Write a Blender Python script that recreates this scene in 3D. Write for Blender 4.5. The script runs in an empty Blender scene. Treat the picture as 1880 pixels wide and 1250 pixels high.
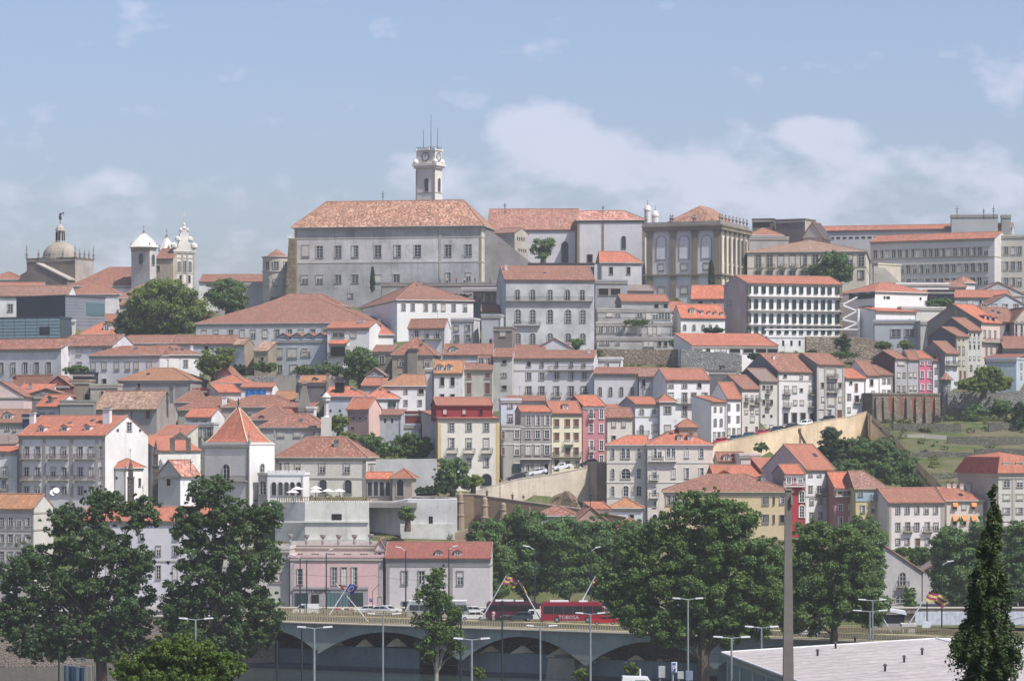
import bpy, math, random
import numpy as np
from mathutils import Vector, Matrix
random.seed(7); RNG = np.random.default_rng(7)
S = bpy.context.scene
COL = S.collection
# ---------------------------------------------------------------- camera, sky, sun, exposure
F, H, YH, CX = 5500.0, 38.5, 804.0, 940.0      # focal length in photo pixels, eye height, horizon row, centre column
cam_d = bpy.data.cameras.new('camera'); cam = bpy.data.objects.new('camera', cam_d); COL.objects.link(cam)
cam.location = (0, 0, H); cam.rotation_euler = (math.radians(90), 0, 0)
cam_d.sensor_width = 36; cam_d.lens = 36 * F / 1880; cam_d.shift_y = (YH - 625) / 1880
cam_d.clip_start = 1; cam_d.clip_end = 30000
S.camera = cam
SUN_EL, SUN_AZ = math.radians(57), math.radians(51)   # azimuth from the viewer's direction round to the right
sd = Vector((math.cos(SUN_EL) * math.sin(SUN_AZ), -math.cos(SUN_EL) * math.cos(SUN_AZ), math.sin(SUN_EL)))
sun_d = bpy.data.lights.new('sun', 'SUN'); sun = bpy.data.objects.new('sun', sun_d); COL.objects.link(sun)
sun_d.energy = 4.0; sun_d.angle = math.radians(0.53); sun_d.color = (1.0, 0.955, 0.88)
sun.rotation_euler = sd.to_track_quat('Z', 'Y').to_euler()
W = bpy.data.worlds.new('World'); S.world = W; W.use_nodes = True
wt = W.node_tree; wn = wt.nodes; wl = wt.links; wn.clear()
def wnode(t, **k):
    n = wn.new(t)
    for a, b in k.items(): setattr(n, a, b)
    return n
def wmath(op, a, b=None, c=None):
    n = wnode('ShaderNodeMath', operation=op)
    for i, x in enumerate((a, b, c)):
        if x is None: continue
        if isinstance(x, (int, float)): n.inputs[i].default_value = x
        else: wl.new(x, n.inputs[i])
    return n.outputs[0]
sky = wnode('ShaderNodeTexSky', sky_type='NISHITA', sun_disc=False, sun_elevation=SUN_EL,
            sun_rotation=math.atan2(sd.x, sd.y), altitude=50, air_density=1.0, dust_density=2.2, ozone_density=2.0)
tc = wnode('ShaderNodeTexCoord'); sp = wnode('ShaderNodeSeparateXYZ'); wl.new(tc.outputs['Generated'], sp.inputs[0])
yy = wmath('MAXIMUM', sp.outputs[1], 0.02)
az = wmath('DIVIDE', sp.outputs[0], yy); el = wmath('DIVIDE', sp.outputs[2], yy)     # tangents of bearing and elevation
cmb = wnode('ShaderNodeCombineXYZ'); wl.new(wmath('MULTIPLY', az, 34), cmb.inputs[0]); wl.new(wmath('MULTIPLY', el, 60), cmb.inputs[1])
nz = wnode('ShaderNodeTexNoise'); nz.inputs['Scale'].default_value = 1.0; nz.inputs['Detail'].default_value = 9; nz.inputs['Roughness'].default_value = .58
wl.new(cmb.outputs[0], nz.inputs['Vector'])
def cloud(px, py, rx, ry, amp):   # a soft cloud bank in the direction of (px,py)
    dx = wmath('MULTIPLY', wmath('SUBTRACT', az, (px - CX) / F), F / rx)
    dy = wmath('MULTIPLY', wmath('SUBTRACT', el, (YH - py) / F), F / ry)
    r2 = wmath('ADD', wmath('MULTIPLY', dx, dx), wmath('MULTIPLY', dy, dy))
    return wmath('MULTIPLY', wmath('MAXIMUM', wmath('SUBTRACT', 1.0, r2), 0.0), amp)
den = None
for c in [(1000, 262, 140, 92, 1.1), (1110, 290, 150, 80, .9), (930, 305, 140, 70, .55), (1240, 330, 260, 90, .75), (1505, 255, 120, 55, .9),
          (1450, 330, 280, 110, .62), (800, 330, 140, 62, .55), (215, 335, 90, 40, .55), (90, 350, 160, 50, .45), (1850, 120, 140, 80, .33),
          (1750, 360, 260, 110, .45), (1000, 440, 1700, 150, .36)]:
    v = cloud(*c); den = v if den is None else wmath('MAXIMUM', den, v)
thr = wmath('SUBTRACT', wmath('ADD', den, wmath('MULTIPLY', nz.outputs[0], 2.3)), 1.36)
mask = wmath('MINIMUM', wmath('MULTIPLY', wmath('MAXIMUM', thr, 0.0), 1.45), 0.68)
nz2 = wnode('ShaderNodeTexNoise'); nz2.inputs['Scale'].default_value = .5; nz2.inputs['Detail'].default_value = 4
wl.new(cmb.outputs[0], nz2.inputs['Vector'])
cr = wnode('ShaderNodeMixRGB'); wl.new(nz2.outputs[0], cr.inputs[0]); cr.inputs[1].default_value = (3.9, 4.2, 5.3, 1); cr.inputs[2].default_value = (5.0, 5.0, 5.9, 1)
tint = wnode('ShaderNodeMixRGB', blend_type='MULTIPLY'); tint.inputs[0].default_value = 1; wl.new(sky.outputs[0], tint.inputs[1]); tint.inputs[2].default_value = (.85, .825, .935, 1)
mx = wnode('ShaderNodeMixRGB'); wl.new(mask, mx.inputs[0]); wl.new(tint.outputs[0], mx.inputs[1]); wl.new(cr.outputs[0], mx.inputs[2])
bg = wnode('ShaderNodeBackground'); bg.inputs[1].default_value = 0.115; wl.new(mx.outputs[0], bg.inputs[0])
wo = wnode('ShaderNodeOutputWorld'); wl.new(bg.outputs[0], wo.inputs[0])
S.view_settings.view_transform = 'Standard'; S.view_settings.look = 'None'; S.view_settings.gamma = 1
S.view_settings.use_curve_mapping = False; S.view_settings.exposure = 0.55
S.cycles.max_bounces = 6; S.cycles.volume_bounces = 0; S.cycles.transparent_max_bounces = 8

# ---------------------------------------------------------------- projection helpers (bearing, row and distance -> place)
def X_(px, D): return (px - CX) / F * D
def Z_(py, D): return H + (YH - py) / F * D
def P(px, py, D): return Vector((X_(px, D), D, Z_(py, D)))

# ---------------------------------------------------------------- materials
MC = {}
def newmat(name):
    m = bpy.data.materials.new(name); m.use_nodes = True; nt = m.node_tree; nt.nodes.clear()
    o = nt.nodes.new('ShaderNodeOutputMaterial'); b = nt.nodes.new('ShaderNodeBsdfPrincipled'); nt.links.new(b.outputs[0], o.inputs[0])
    return m, nt, b, o
def nd(nt, t, ins=None, **k):
    n = nt.nodes.new(t)
    for a, b in k.items(): setattr(n, a, b)
    for a, b in (ins or {}).items():
        if hasattr(b, 'node'): nt.links.new(b, n.inputs[a])
        else: n.inputs[a].default_value = b
    return n
def mixc(nt, f, a, b, mode='MIX'):
    n = nt.nodes.new('ShaderNodeMixRGB'); n.blend_type = mode
    for i, x in enumerate((f, a, b)):
        if hasattr(x, 'node'): nt.links.new(x, n.inputs[i])
        elif i == 0: n.inputs[0].default_value = x
        else: n.inputs[i].default_value = (x[0], x[1], x[2], 1)
    return n.outputs[0]
def ramp(nt, f, lo, hi):
    n = nd(nt, 'ShaderNodeMapRange', {0: f, 1: lo, 2: hi}); return n.outputs[0]
def sc(c, k): return (c[0] * k, c[1] * k, c[2] * k)
def plain(name, col, rough=.6, metal=0, spec=.4):
    k = ('p', name)
    if k in MC: return MC[k]
    m, nt, b, o = newmat(name)
    geo = nd(nt, 'ShaderNodeNewGeometry')
    nz = nd(nt, 'ShaderNodeTexNoise', {'Vector': geo.outputs['Position'], 'Scale': 1.7, 'Detail': 4})
    c = mixc(nt, ramp(nt, nz.outputs[0], .3, .75), sc(col, .8), sc(col, 1.1))
    nt.links.new(c, b.inputs['Base Color']); b.inputs['Roughness'].default_value = rough
    b.inputs['Metallic'].default_value = metal; b.inputs['Specular IOR Level'].default_value = spec
    MC[k] = m; return m
def wallm(col, wear=.35, dirt=(.17, .165, .15)):
    k = ('w', col, wear, dirt)
    if k in MC: return MC[k]
    m, nt, b, o = newmat('plaster')
    geo = nd(nt, 'ShaderNodeNewGeometry'); pos = geo.outputs['Position']
    mp = nd(nt, 'ShaderNodeMapping', {0: pos, 3: (1.3, 1.3, .11)})
    st = nd(nt, 'ShaderNodeTexNoise', {'Vector': mp.outputs[0], 'Scale': 1.0, 'Detail': 6, 'Roughness': .65})
    n1 = nd(nt, 'ShaderNodeTexNoise', {'Vector': pos, 'Scale': .16, 'Detail': 6, 'Roughness': .62})
    n2 = nd(nt, 'ShaderNodeTexNoise', {'Vector': pos, 'Scale': 2.3, 'Detail': 4, 'Roughness': .7})
    c = mixc(nt, ramp(nt, n1.outputs[0], .35, .68), sc(col, 1.04), sc(col, 1 - .34 * min(1, wear * 1.5)))
    c = mixc(nt, .22, c, mixc(nt, ramp(nt, n2.outputs[0], .25, .75), (.25, .25, .25), (1, 1, 1)), 'MULTIPLY')
    f = nd(nt, 'ShaderNodeMath', {0: ramp(nt, st.outputs[0], .5, .78), 1: min(.85, wear * .75)}, operation='MULTIPLY').outputs[0]
    brk = nd(nt, 'ShaderNodeTexNoise', {'Vector': pos, 'Scale': .09, 'Detail': 3}); f = nd(nt, 'ShaderNodeMath', {0: f, 1: ramp(nt, brk.outputs[0], .40, .60)}, operation='MULTIPLY').outputs[0]
    c = mixc(nt, f, c, dirt)
    n3 = nd(nt, 'ShaderNodeTexNoise', {'Vector': pos, 'Scale': .55, 'Detail': 7, 'Roughness': .7})
    f2 = nd(nt, 'ShaderNodeMath', {0: ramp(nt, n3.outputs[0], .58, .7), 1: min(.8, wear * .8)}, operation='MULTIPLY').outputs[0]
    c = mixc(nt, f2, c, sc(dirt, 1.5))
    nt.links.new(c, b.inputs['Base Color']); b.inputs['Roughness'].default_value = .9; b.inputs['Specular IOR Level'].default_value = .15
    bp = nd(nt, 'ShaderNodeBump', {'Height': n2.outputs[0], 'Strength': .25, 'Distance': .05}); nt.links.new(bp.outputs[0], b.inputs['Normal'])
    MC[k] = m; return m
def stonem(col, scale=1.4, contrast=.6, joint=.35):
    k = ('st', col, scale, contrast)
    if k in MC: return MC[k]
    m, nt, b, o = newmat('rubble_stone')
    geo = nd(nt, 'ShaderNodeNewGeometry'); pos = geo.outputs['Position']
    mp = nd(nt, 'ShaderNodeMapping', {0: pos, 3: (1, 1, 1.6)})
    nw = nd(nt, 'ShaderNodeTexNoise', {'Vector': pos, 'Scale': .9, 'Detail': 3})
    mv = mixc(nt, .22, mp.outputs[0], nw.outputs[1], 'ADD')
    vo = nd(nt, 'ShaderNodeTexVoronoi', {'Vector': mv, 'Scale': scale}); ve = nd(nt, 'ShaderNodeTexVoronoi', {'Vector': mv, 'Scale': scale}, feature='DISTANCE_TO_EDGE')
    bw = nd(nt, 'ShaderNodeRGBToBW', {0: vo.outputs['Color']})
    c = mixc(nt, bw.outputs[0], sc(col, 1 - contrast * .7), sc(col, 1 + contrast * .5))
    c = mixc(nt, ramp(nt, ve.outputs[0], .12, 0.02), c, sc(col, joint))
    n1 = nd(nt, 'ShaderNodeTexNoise', {'Vector': pos, 'Scale': .25, 'Detail': 7, 'Roughness': .65})
    c = mixc(nt, ramp(nt, n1.outputs[0], .42, .72), c, sc(col, .55))
    mp2 = nd(nt, 'ShaderNodeMapping', {0: pos, 3: (1.1, 1.1, .1)}); st = nd(nt, 'ShaderNodeTexNoise', {'Vector': mp2.outputs[0], 'Scale': 1.0, 'Detail': 5})
    f = nd(nt, 'ShaderNodeMath', {0: ramp(nt, st.outputs[0], .55, .8), 1: .5}, operation='MULTIPLY').outputs[0]
    c = mixc(nt, f, c, (.09, .085, .075))
    nt.links.new(c, b.inputs['Base Color']); b.inputs['Roughness'].default_value = .95; b.inputs['Specular IOR Level'].default_value = .1
    bp = nd(nt, 'ShaderNodeBump', {'Height': ve.outputs[0], 'Strength': .7, 'Distance': .25}); nt.links.new(bp.outputs[0], b.inputs['Normal'])
    MC[k] = m; return m
ROOFC = {'n': ((.47, .150, .088), .4, .35), 'o': ((.36, .132, .085), .55, .5), 'm': ((.27, .115, .080), .65, .65), 'b': ((.27, .145, .115), .6, .75),
         't': ((.40, .27, .19), .9, .8), 'u': ((.36, .19, .125), 1.0, .5), 'p': ((.46, .215, .165), 1.1, .4), 'g': ((.22, .21, .2), .3, .6), 'r': ((.25, .085, .068), .2, .25), 'd': ((.20, .035, .03), .2, .3),
         'y': ((.42, .20, .09), .4, .6), 'k': ((.055, .06, .07), .2, .3)}
def roofm(code, cell=.42):
    k = ('r', code)
    if k in MC: return MC[k]
    col, con, wear = ROOFC[code]
    m, nt, b, o = newmat('clay_tiles'); oi = nd(nt, 'ShaderNodeObjectInfo')
    uv = nd(nt, 'ShaderNodeUVMap', uv_map='UVMap'); geo = nd(nt, 'ShaderNodeNewGeometry')
    cu = .30 if con < .7 else .5; cv = .42 if con < .7 else .62
    sp = nd(nt, 'ShaderNodeSeparateXYZ', {0: uv.outputs[0]})
    fu = nd(nt, 'ShaderNodeMath', {0: sp.outputs[0], 1: cu}, operation='DIVIDE'); fv = nd(nt, 'ShaderNodeMath', {0: sp.outputs[1], 1: cv}, operation='DIVIDE')
    iu = nd(nt, 'ShaderNodeMath', {0: fu.outputs[0]}, operation='FLOOR'); iv = nd(nt, 'ShaderNodeMath', {0: fv.outputs[0]}, operation='FLOOR')
    cb = nd(nt, 'ShaderNodeCombineXYZ', {0: iu.outputs[0], 1: iv.outputs[0]})
    wnz = nd(nt, 'ShaderNodeTexWhiteNoise', {0: cb.outputs[0]}, noise_dimensions='2D')
    c = mixc(nt, wnz.outputs[0], sc(col, 1 - .55 * con), sc(col, 1 + .55 * con))
    c = mixc(nt, nd(nt, 'ShaderNodeMath', {0: ramp(nt, wnz.outputs[0], .82, .95), 1: con * .55}, operation='MULTIPLY').outputs[0], c, (.62, .48, .38))
    n1 = nd(nt, 'ShaderNodeTexNoise', {'Vector': geo.outputs['Position'], 'Scale': .35, 'Detail': 6, 'Roughness': .65})
    n4 = nd(nt, 'ShaderNodeTexNoise', {'Vector': geo.outputs['Position'], 'Scale': .06, 'Detail': 3})
    c = mixc(nt, nd(nt, 'ShaderNodeMath', {0: ramp(nt, n1.outputs[0], .42, .75), 1: wear}, operation='MULTIPLY').outputs[0], c, (.13, .10, .08))
    c = mixc(nt, nd(nt, 'ShaderNodeMath', {0: ramp(nt, n4.outputs[0], .4, .65), 1: .35}, operation='MULTIPLY').outputs[0], c, sc(col, .72))
    c = mixc(nt, nd(nt, 'ShaderNodeMath', {0: oi.outputs['Random'], 1: .12 if code in 'krd' else .55}, operation='MULTIPLY').outputs[0], c, (.20, .115, .085))
    mps = nd(nt, 'ShaderNodeMapping', {0: uv.outputs[0], 3: (1.6, .12, 1)}); ns = nd(nt, 'ShaderNodeTexNoise', {'Vector': mps.outputs[0], 'Scale': 1.0, 'Detail': 5})
    c = mixc(nt, nd(nt, 'ShaderNodeMath', {0: ramp(nt, ns.outputs[0], .48, .75), 1: .55}, operation='MULTIPLY').outputs[0], c, (.16, .11, .085))
    c = mixc(nt, nd(nt, 'ShaderNodeMath', {0: ramp(nt, ns.outputs[0], .42, .25), 1: .16}, operation='MULTIPLY').outputs[0], c, (.50, .32, .23))
    fr = nd(nt, 'ShaderNodeMath', {0: fv.outputs[0]}, operation='FRACT')
    fu2 = nd(nt, 'ShaderNodeMath', {0: fu.outputs[0]}, operation='PINGPONG'); fu2.inputs[1].default_value = .5
    c = mixc(nt, nd(nt, 'ShaderNodeMath', {0: ramp(nt, fr.outputs[0], .25, 0.0), 1: .45}, operation='MULTIPLY').outputs[0], c, sc(col, .35))
    nt.links.new(c, b.inputs['Base Color']); b.inputs['Roughness'].default_value = .85; b.inputs['Specular IOR Level'].default_value = .2
    bp = nd(nt, 'ShaderNodeBump', {'Height': fu2.outputs[0], 'Strength': .6, 'Distance': .12}); nt.links.new(bp.outputs[0], b.inputs['Normal'])
    MC[k] = m; return m
def leafm(name, col, tr=.25):
    k = ('l', name)
    if k in MC: return MC[k]
    m, nt, b, o = newmat(name)
    geo = nd(nt, 'ShaderNodeNewGeometry')
    n1 = nd(nt, 'ShaderNodeTexNoise', {'Vector': geo.outputs['Position'], 'Scale': .35, 'Detail': 3})
    c = mixc(nt, geo.outputs['Random Per Island'], sc(col, .38), (col[0] * 1.9, col[1] * 1.7, col[2] * 1.6))
    c = mixc(nt, ramp(nt, n1.outputs[0], .35, .7), c, (col[0] * 1.25, col[1] * 1.05, col[2] * .7))
    nt.links.new(c, b.inputs['Base Color']); b.inputs['Roughness'].default_value = .6; b.inputs['Specular IOR Level'].default_value = .3
    tl = nd(nt, 'ShaderNodeBsdfTranslucent', {0: c}); ms = nd(nt, 'ShaderNodeMixShader', {0: tr, 1: b.outputs[0], 2: tl.outputs[0]})
    nt.links.new(ms.outputs[0], o.inputs[0]); MC[k] = m; return m
def glassm(name, col=(.03, .04, .05), rough=.12):
    k = ('g', name)
    if k in MC: return MC[k]
    m, nt, b, o = newmat(name)
    oi = nd(nt, 'ShaderNodeObjectInfo')
    c = mixc(nt, oi.outputs['Random'], sc(col, .45), sc(col, 2.0))
    nt.links.new(c, b.inputs['Base Color']); b.inputs['Roughness'].default_value = rough; b.inputs['Specular IOR Level'].default_value = .5
    MC[k] = m; return m

# ---------------------------------------------------------------- mesh builder
class MB:
    def __init__(s): s.v = []; s.f = []; s.m = []
    def face(s, pts, mat=0):
        i = len(s.v); s.v.extend([tuple(p) for p in pts]); s.f.append(tuple(range(i, i + len(pts)))); s.m.append(mat)
    def box(s, x0, x1, y0, y1, z0, z1, mat=0):
        i = len(s.v)
        s.v.extend([(x0, y0, z0), (x1, y0, z0), (x1, y1, z0), (x0, y1, z0), (x0, y0, z1), (x1, y0, z1), (x1, y1, z1), (x0, y1, z1)])
        for q in ((0, 3, 2, 1), (4, 5, 6, 7), (0, 1, 5, 4), (1, 2, 6, 5), (2, 3, 7, 6), (3, 0, 4, 7)):
            s.f.append(tuple(i + a for a in q)); s.m.append(mat)
    def hexa(s, b4, t4, mat=0):
        i = len(s.v); s.v.extend([tuple(p) for p in b4] + [tuple(p) for p in t4])
        for q in ((0, 3, 2, 1), (4, 5, 6, 7), (0, 1, 5, 4), (1, 2, 6, 5), (2, 3, 7, 6), (3, 0, 4, 7)):
            s.f.append(tuple(i + a for a in q)); s.m.append(mat)
    def prism(s, prof, x0, x1, mat=0, axis='x'):      # profile of (y,z) run along x (or (x,z) along y)
        n = len(prof); i = len(s.v)
        for xx in (x0, x1):
            for a, z in prof: s.v.append((xx, a, z) if axis == 'x' else (a, xx, z))
        for k in range(n):
            j = (k + 1) % n; s.f.append((i + k, i + j, i + n + j, i + n + k)); s.m.append(mat)
        s.f.append(tuple(i + k for k in range(n))[::-1]); s.m.append(mat); s.f.append(tuple(i + n + k for k in range(n))); s.m.append(mat)
    def tube(s, p0, p1, r0, r1=None, n=6, mat=0, cap=True):
        r1 = r0 if r1 is None else r1; p0 = Vector(p0); p1 = Vector(p1); d = (p1 - p0)
        if d.length < 1e-6: return
        d.normalize(); a = d.orthogonal().normalized(); b = d.cross(a); i = len(s.v)
        for p, r in ((p0, r0), (p1, r1)):
            for k in range(n):
                t = 2 * math.pi * k / n; s.v.append(tuple(p + (a * math.cos(t) + b * math.sin(t)) * r))
        for k in range(n):
            j = (k + 1) % n; s.f.append((i + k, i + j, i + n + j, i + n + k)); s.m.append(mat)
        if cap:
            s.f.append(tuple(i + k for k in range(n))[::-1]); s.m.append(mat); s.f.append(tuple(i + n + k for k in range(n))); s.m.append(mat)
    def lathe(s, prof, cx=0, cy=0, cz=0, n=12, mat=0, ph=0):
        i = len(s.v); m = len(prof)
        for r, z in prof:
            for k in range(n):
                t = 2 * math.pi * (k + ph) / n; s.v.append((cx + r * math.cos(t), cy + r * math.sin(t), cz + z))
        for q in range(m - 1):
            for k in range(n):
                j = (k + 1) % n; s.f.append((i + q * n + k, i + q * n + j, i + (q + 1) * n + j, i + (q + 1) * n + k)); s.m.append(mat)
        s.f.append(tuple(i + k for k in range(n))[::-1]); s.m.append(mat); s.f.append(tuple(i + (m - 1) * n + k for k in range(n))); s.m.append(mat)
    def mesh(s, name, mats, smooth=False):
        me = bpy.data.meshes.new(name); me.from_pydata(s.v, [], s.f)
        for m in (mats if isinstance(mats, (list, tuple)) else [mats]): me.materials.append(m)
        me.polygons.foreach_set('material_index', s.m)
        if smooth: me.polygons.foreach_set('use_smooth', [True] * len(s.f))
        uvl = me.uv_layers.new(name='UVMap'); uvs = []
        for p in me.polygons:
            n = p.normal; u = Vector((-n.y, n.x, 0))
            u = u.normalized() if u.length > 1e-4 else Vector((1, 0, 0)); v = n.cross(u)
            for li in p.loop_indices:
                co = me.vertices[me.loops[li].vertex_index].co; uvs.extend((co.dot(u), co.dot(v)))
        uvl.data.foreach_set('uv', uvs)
        return me
    def build(s, name, mats, parent=None, loc=None, smooth=False):
        o = bpy.data.objects.new(name, s.mesh(name, mats, smooth)); COL.objects.link(o)
        if parent: o.parent = parent
        if loc is not None: o.location = loc
        return o
def put(name, me, parent=None, loc=(0, 0, 0), rz=0):
    o = bpy.data.objects.new(name, me); COL.objects.link(o); o.location = loc; o.rotation_euler = (0, 0, rz)
    if parent: o.parent = parent
    return o
def tag(o, label=None, cat=None, group=None, kind=None):
    if label: o['label'] = label
    if cat: o['category'] = cat
    if group: o['group'] = group
    if kind: o['kind'] = kind
    return o
def empty(name, loc, rz=0, label=None, cat=None, group=None):
    o = bpy.data.objects.new(name, None); COL.objects.link(o); o.location = loc; o.rotation_euler = (0, 0, rz); o.empty_display_size = .5
    return tag(o, label, cat, group)
def copy_tree(o, parent=None):
    c = o.copy(); COL.objects.link(c); c.parent = parent
    for ch in list(o.children): copy_tree(ch, c)
    return c

# ---------------------------------------------------------------- shared materials
GLASS = glassm('window_glass'); GLASSB = glassm('shop_glass', (.05, .09, .10), .08)
FRAMEW = plain('white_joinery', (.66, .66, .64), .6); FRAMED = plain('dark_joinery', (.08, .07, .065), .6)
STONE = wallm((.42, .39, .34), .4); STONEG = wallm((.30, .29, .27), .5); STONEB = wallm((.27, .215, .14), .5, (.1, .09, .07))
BLINDW = wallm((.66, .66, .68), .3); BLIND = plain('roller_blind', (.50, .48, .44), .8); SHG = plain('green_shutter', (.015, .045, .045), .5); SHB = plain('brown_shutter', (.14, .055, .045), .6)
IRON = plain('wrought_iron', (.03, .03, .033), .6); CONC = wallm((.36, .35, .33), .5); DARK = plain('dark_opening', (.012, .012, .014), .9)
RUST = plain('rusty_iron', (.13, .07, .06), .7); RIDGE = wallm((.33, .19, .14), .5)
WOOD = plain('weathered_wood', (.10, .06, .04), .7)
# ---------------------------------------------------------------- windows
WC = {}
def arch_pts(w, h, z0, n=8):     # outline: bottom corners then a round head; h = full height
    r = w / 2; pts = [(-r, z0), (r, z0)]
    for k in range(n + 1):
        t = math.pi * k / n; pts.append((r * math.cos(t), z0 + h - r + r * math.sin(t)))
    return pts
def window(kind, w, h, parent, x, z, y=0, rz=0, sur=None):
    w = max(.3, round(w * 10) / 10); h = max(.3, round(h * 10) / 10)
    var = random.choice((0, 0, 0, 1, 2, 3)) if kind in 'wd' else 0
    sur = sur or STONE
    key = (kind, w, h, var, sur.name)
    if key not in WC:
        a = MB(); g = MB(); x0, x1, z0, z1 = -w / 2, w / 2, -h / 2, h / 2; t = min(.17, w * .14)
        if kind in 'wdhsbxr':
            a.box(x0 - t, x0, -.13, .05, z0, z1, 1); a.box(x1, x1 + t, -.13, .05, z0, z1, 1)
            a.box(x0 - t - .04, x1 + t + .04, -.17, .05, z1, z1 + t, 1)
            a.box(x0 - t - .06, x1 + t + .06, -.2, .05, z0 - t * .8, z0, 1)
        if kind in 'acl':
            o = arch_pts(w + 2 * t, h + t, z0); i_ = arch_pts(w, h, z0); n = len(o)
            for k in range(1, n):
                j = (k + 1) % n
                q = [o[k], o[j], i_[j], i_[k]]
                if k == n - 1: q = [o[k], o[0], i_[0], i_[k]]
                a.hexa([(p[0], .04, p[1]) for p in q], [(p[0], -.13, p[1]) for p in q], 1)
            a.box(x0 - t - .05, x1 + t + .05, -.18, .05, z0 - t * .7, z0, 1)
        if kind in 'wda':
            f = min(.065, w * .065)
            a.box(x0, x0 + f, -.07, .02, z0, z1 - (w / 2 if kind == 'a' else 0)); a.box(x1 - f, x1, -.07, .02, z0, z1 - (w / 2 if kind == 'a' else 0))
            a.box(-f * .6, f * .6, -.075, .02, z0, z1 - .02)
            nb = 2 if h < 2.4 else 3
            for k in range(1, nb + 1):
                zz = z0 + h * k / (nb + 1); a.box(x0 + f, x1 - f, -.06, .02, zz - f * .4, zz + f * .4)
            if kind != 'a': a.box(x0, x1, -.07, .02, z1 - f, z1 - .003)
        if kind == 'x':
            for sx in (-1, 1): a.box(min(sx * w * .5, sx * w * .98), max(sx * w * .5, sx * w * .98), -.24, -.18, z0, z1, 2)
        if kind == 'r':
            k = int(w / .22)
            for q in range(1, k): xx = x0 + w * q / k; a.box(xx - .025, xx + .025, -.1, -.05, z0, z1)
        pts = arch_pts(w, h, z0) if kind in 'acl' else [(x0, z0), (x1, z0), (x1, z1), (x0, z1)]
        g.face([(p[0], -.02, p[1]) for p in pts][::1])
        if kind == 's': g.box(x0, x1, -.06, -.03, z0 + h * .08, z1, 1)
        if kind == 'b': g.box(x0, x1, -.06, -.03, z0, z1, 2)
        if kind == 'n': a.box(x0 - .06, x1 + .06, -.05, -.01, z0 - .06, z0, 0)
        if var == 1: g.box(x0 + .02, x1 - .02, -.035, -.025, z1 - h * .45, z1 - .02, 1)
        if var == 3: g.box(x0 + .02, x1 - .02, -.035, -.025, z0 + .02, z1 - h * .12, 1)
        if var == 2: g.box(x0 + .02, x0 + w * .3, -.035, -.025, z0 + .1, z1 - .1, 1)
        gm = GLASS if kind not in 'hnl' else (BLINDW if kind == 'l' else DARK)
        WC[key] = (a.mesh('window', [FRAMEW, sur, SHG]) if a.f else None, g.mesh('pane', [gm, BLIND, SHB]))
    am, gm = WC[key]
    if am is None: return put('window', gm, parent, (x, y, z), rz)
    o = put('window', am, parent, (x, y, z), rz); put('shutter' if kind in 'sb' else 'pane', gm, o)
    return o

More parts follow.
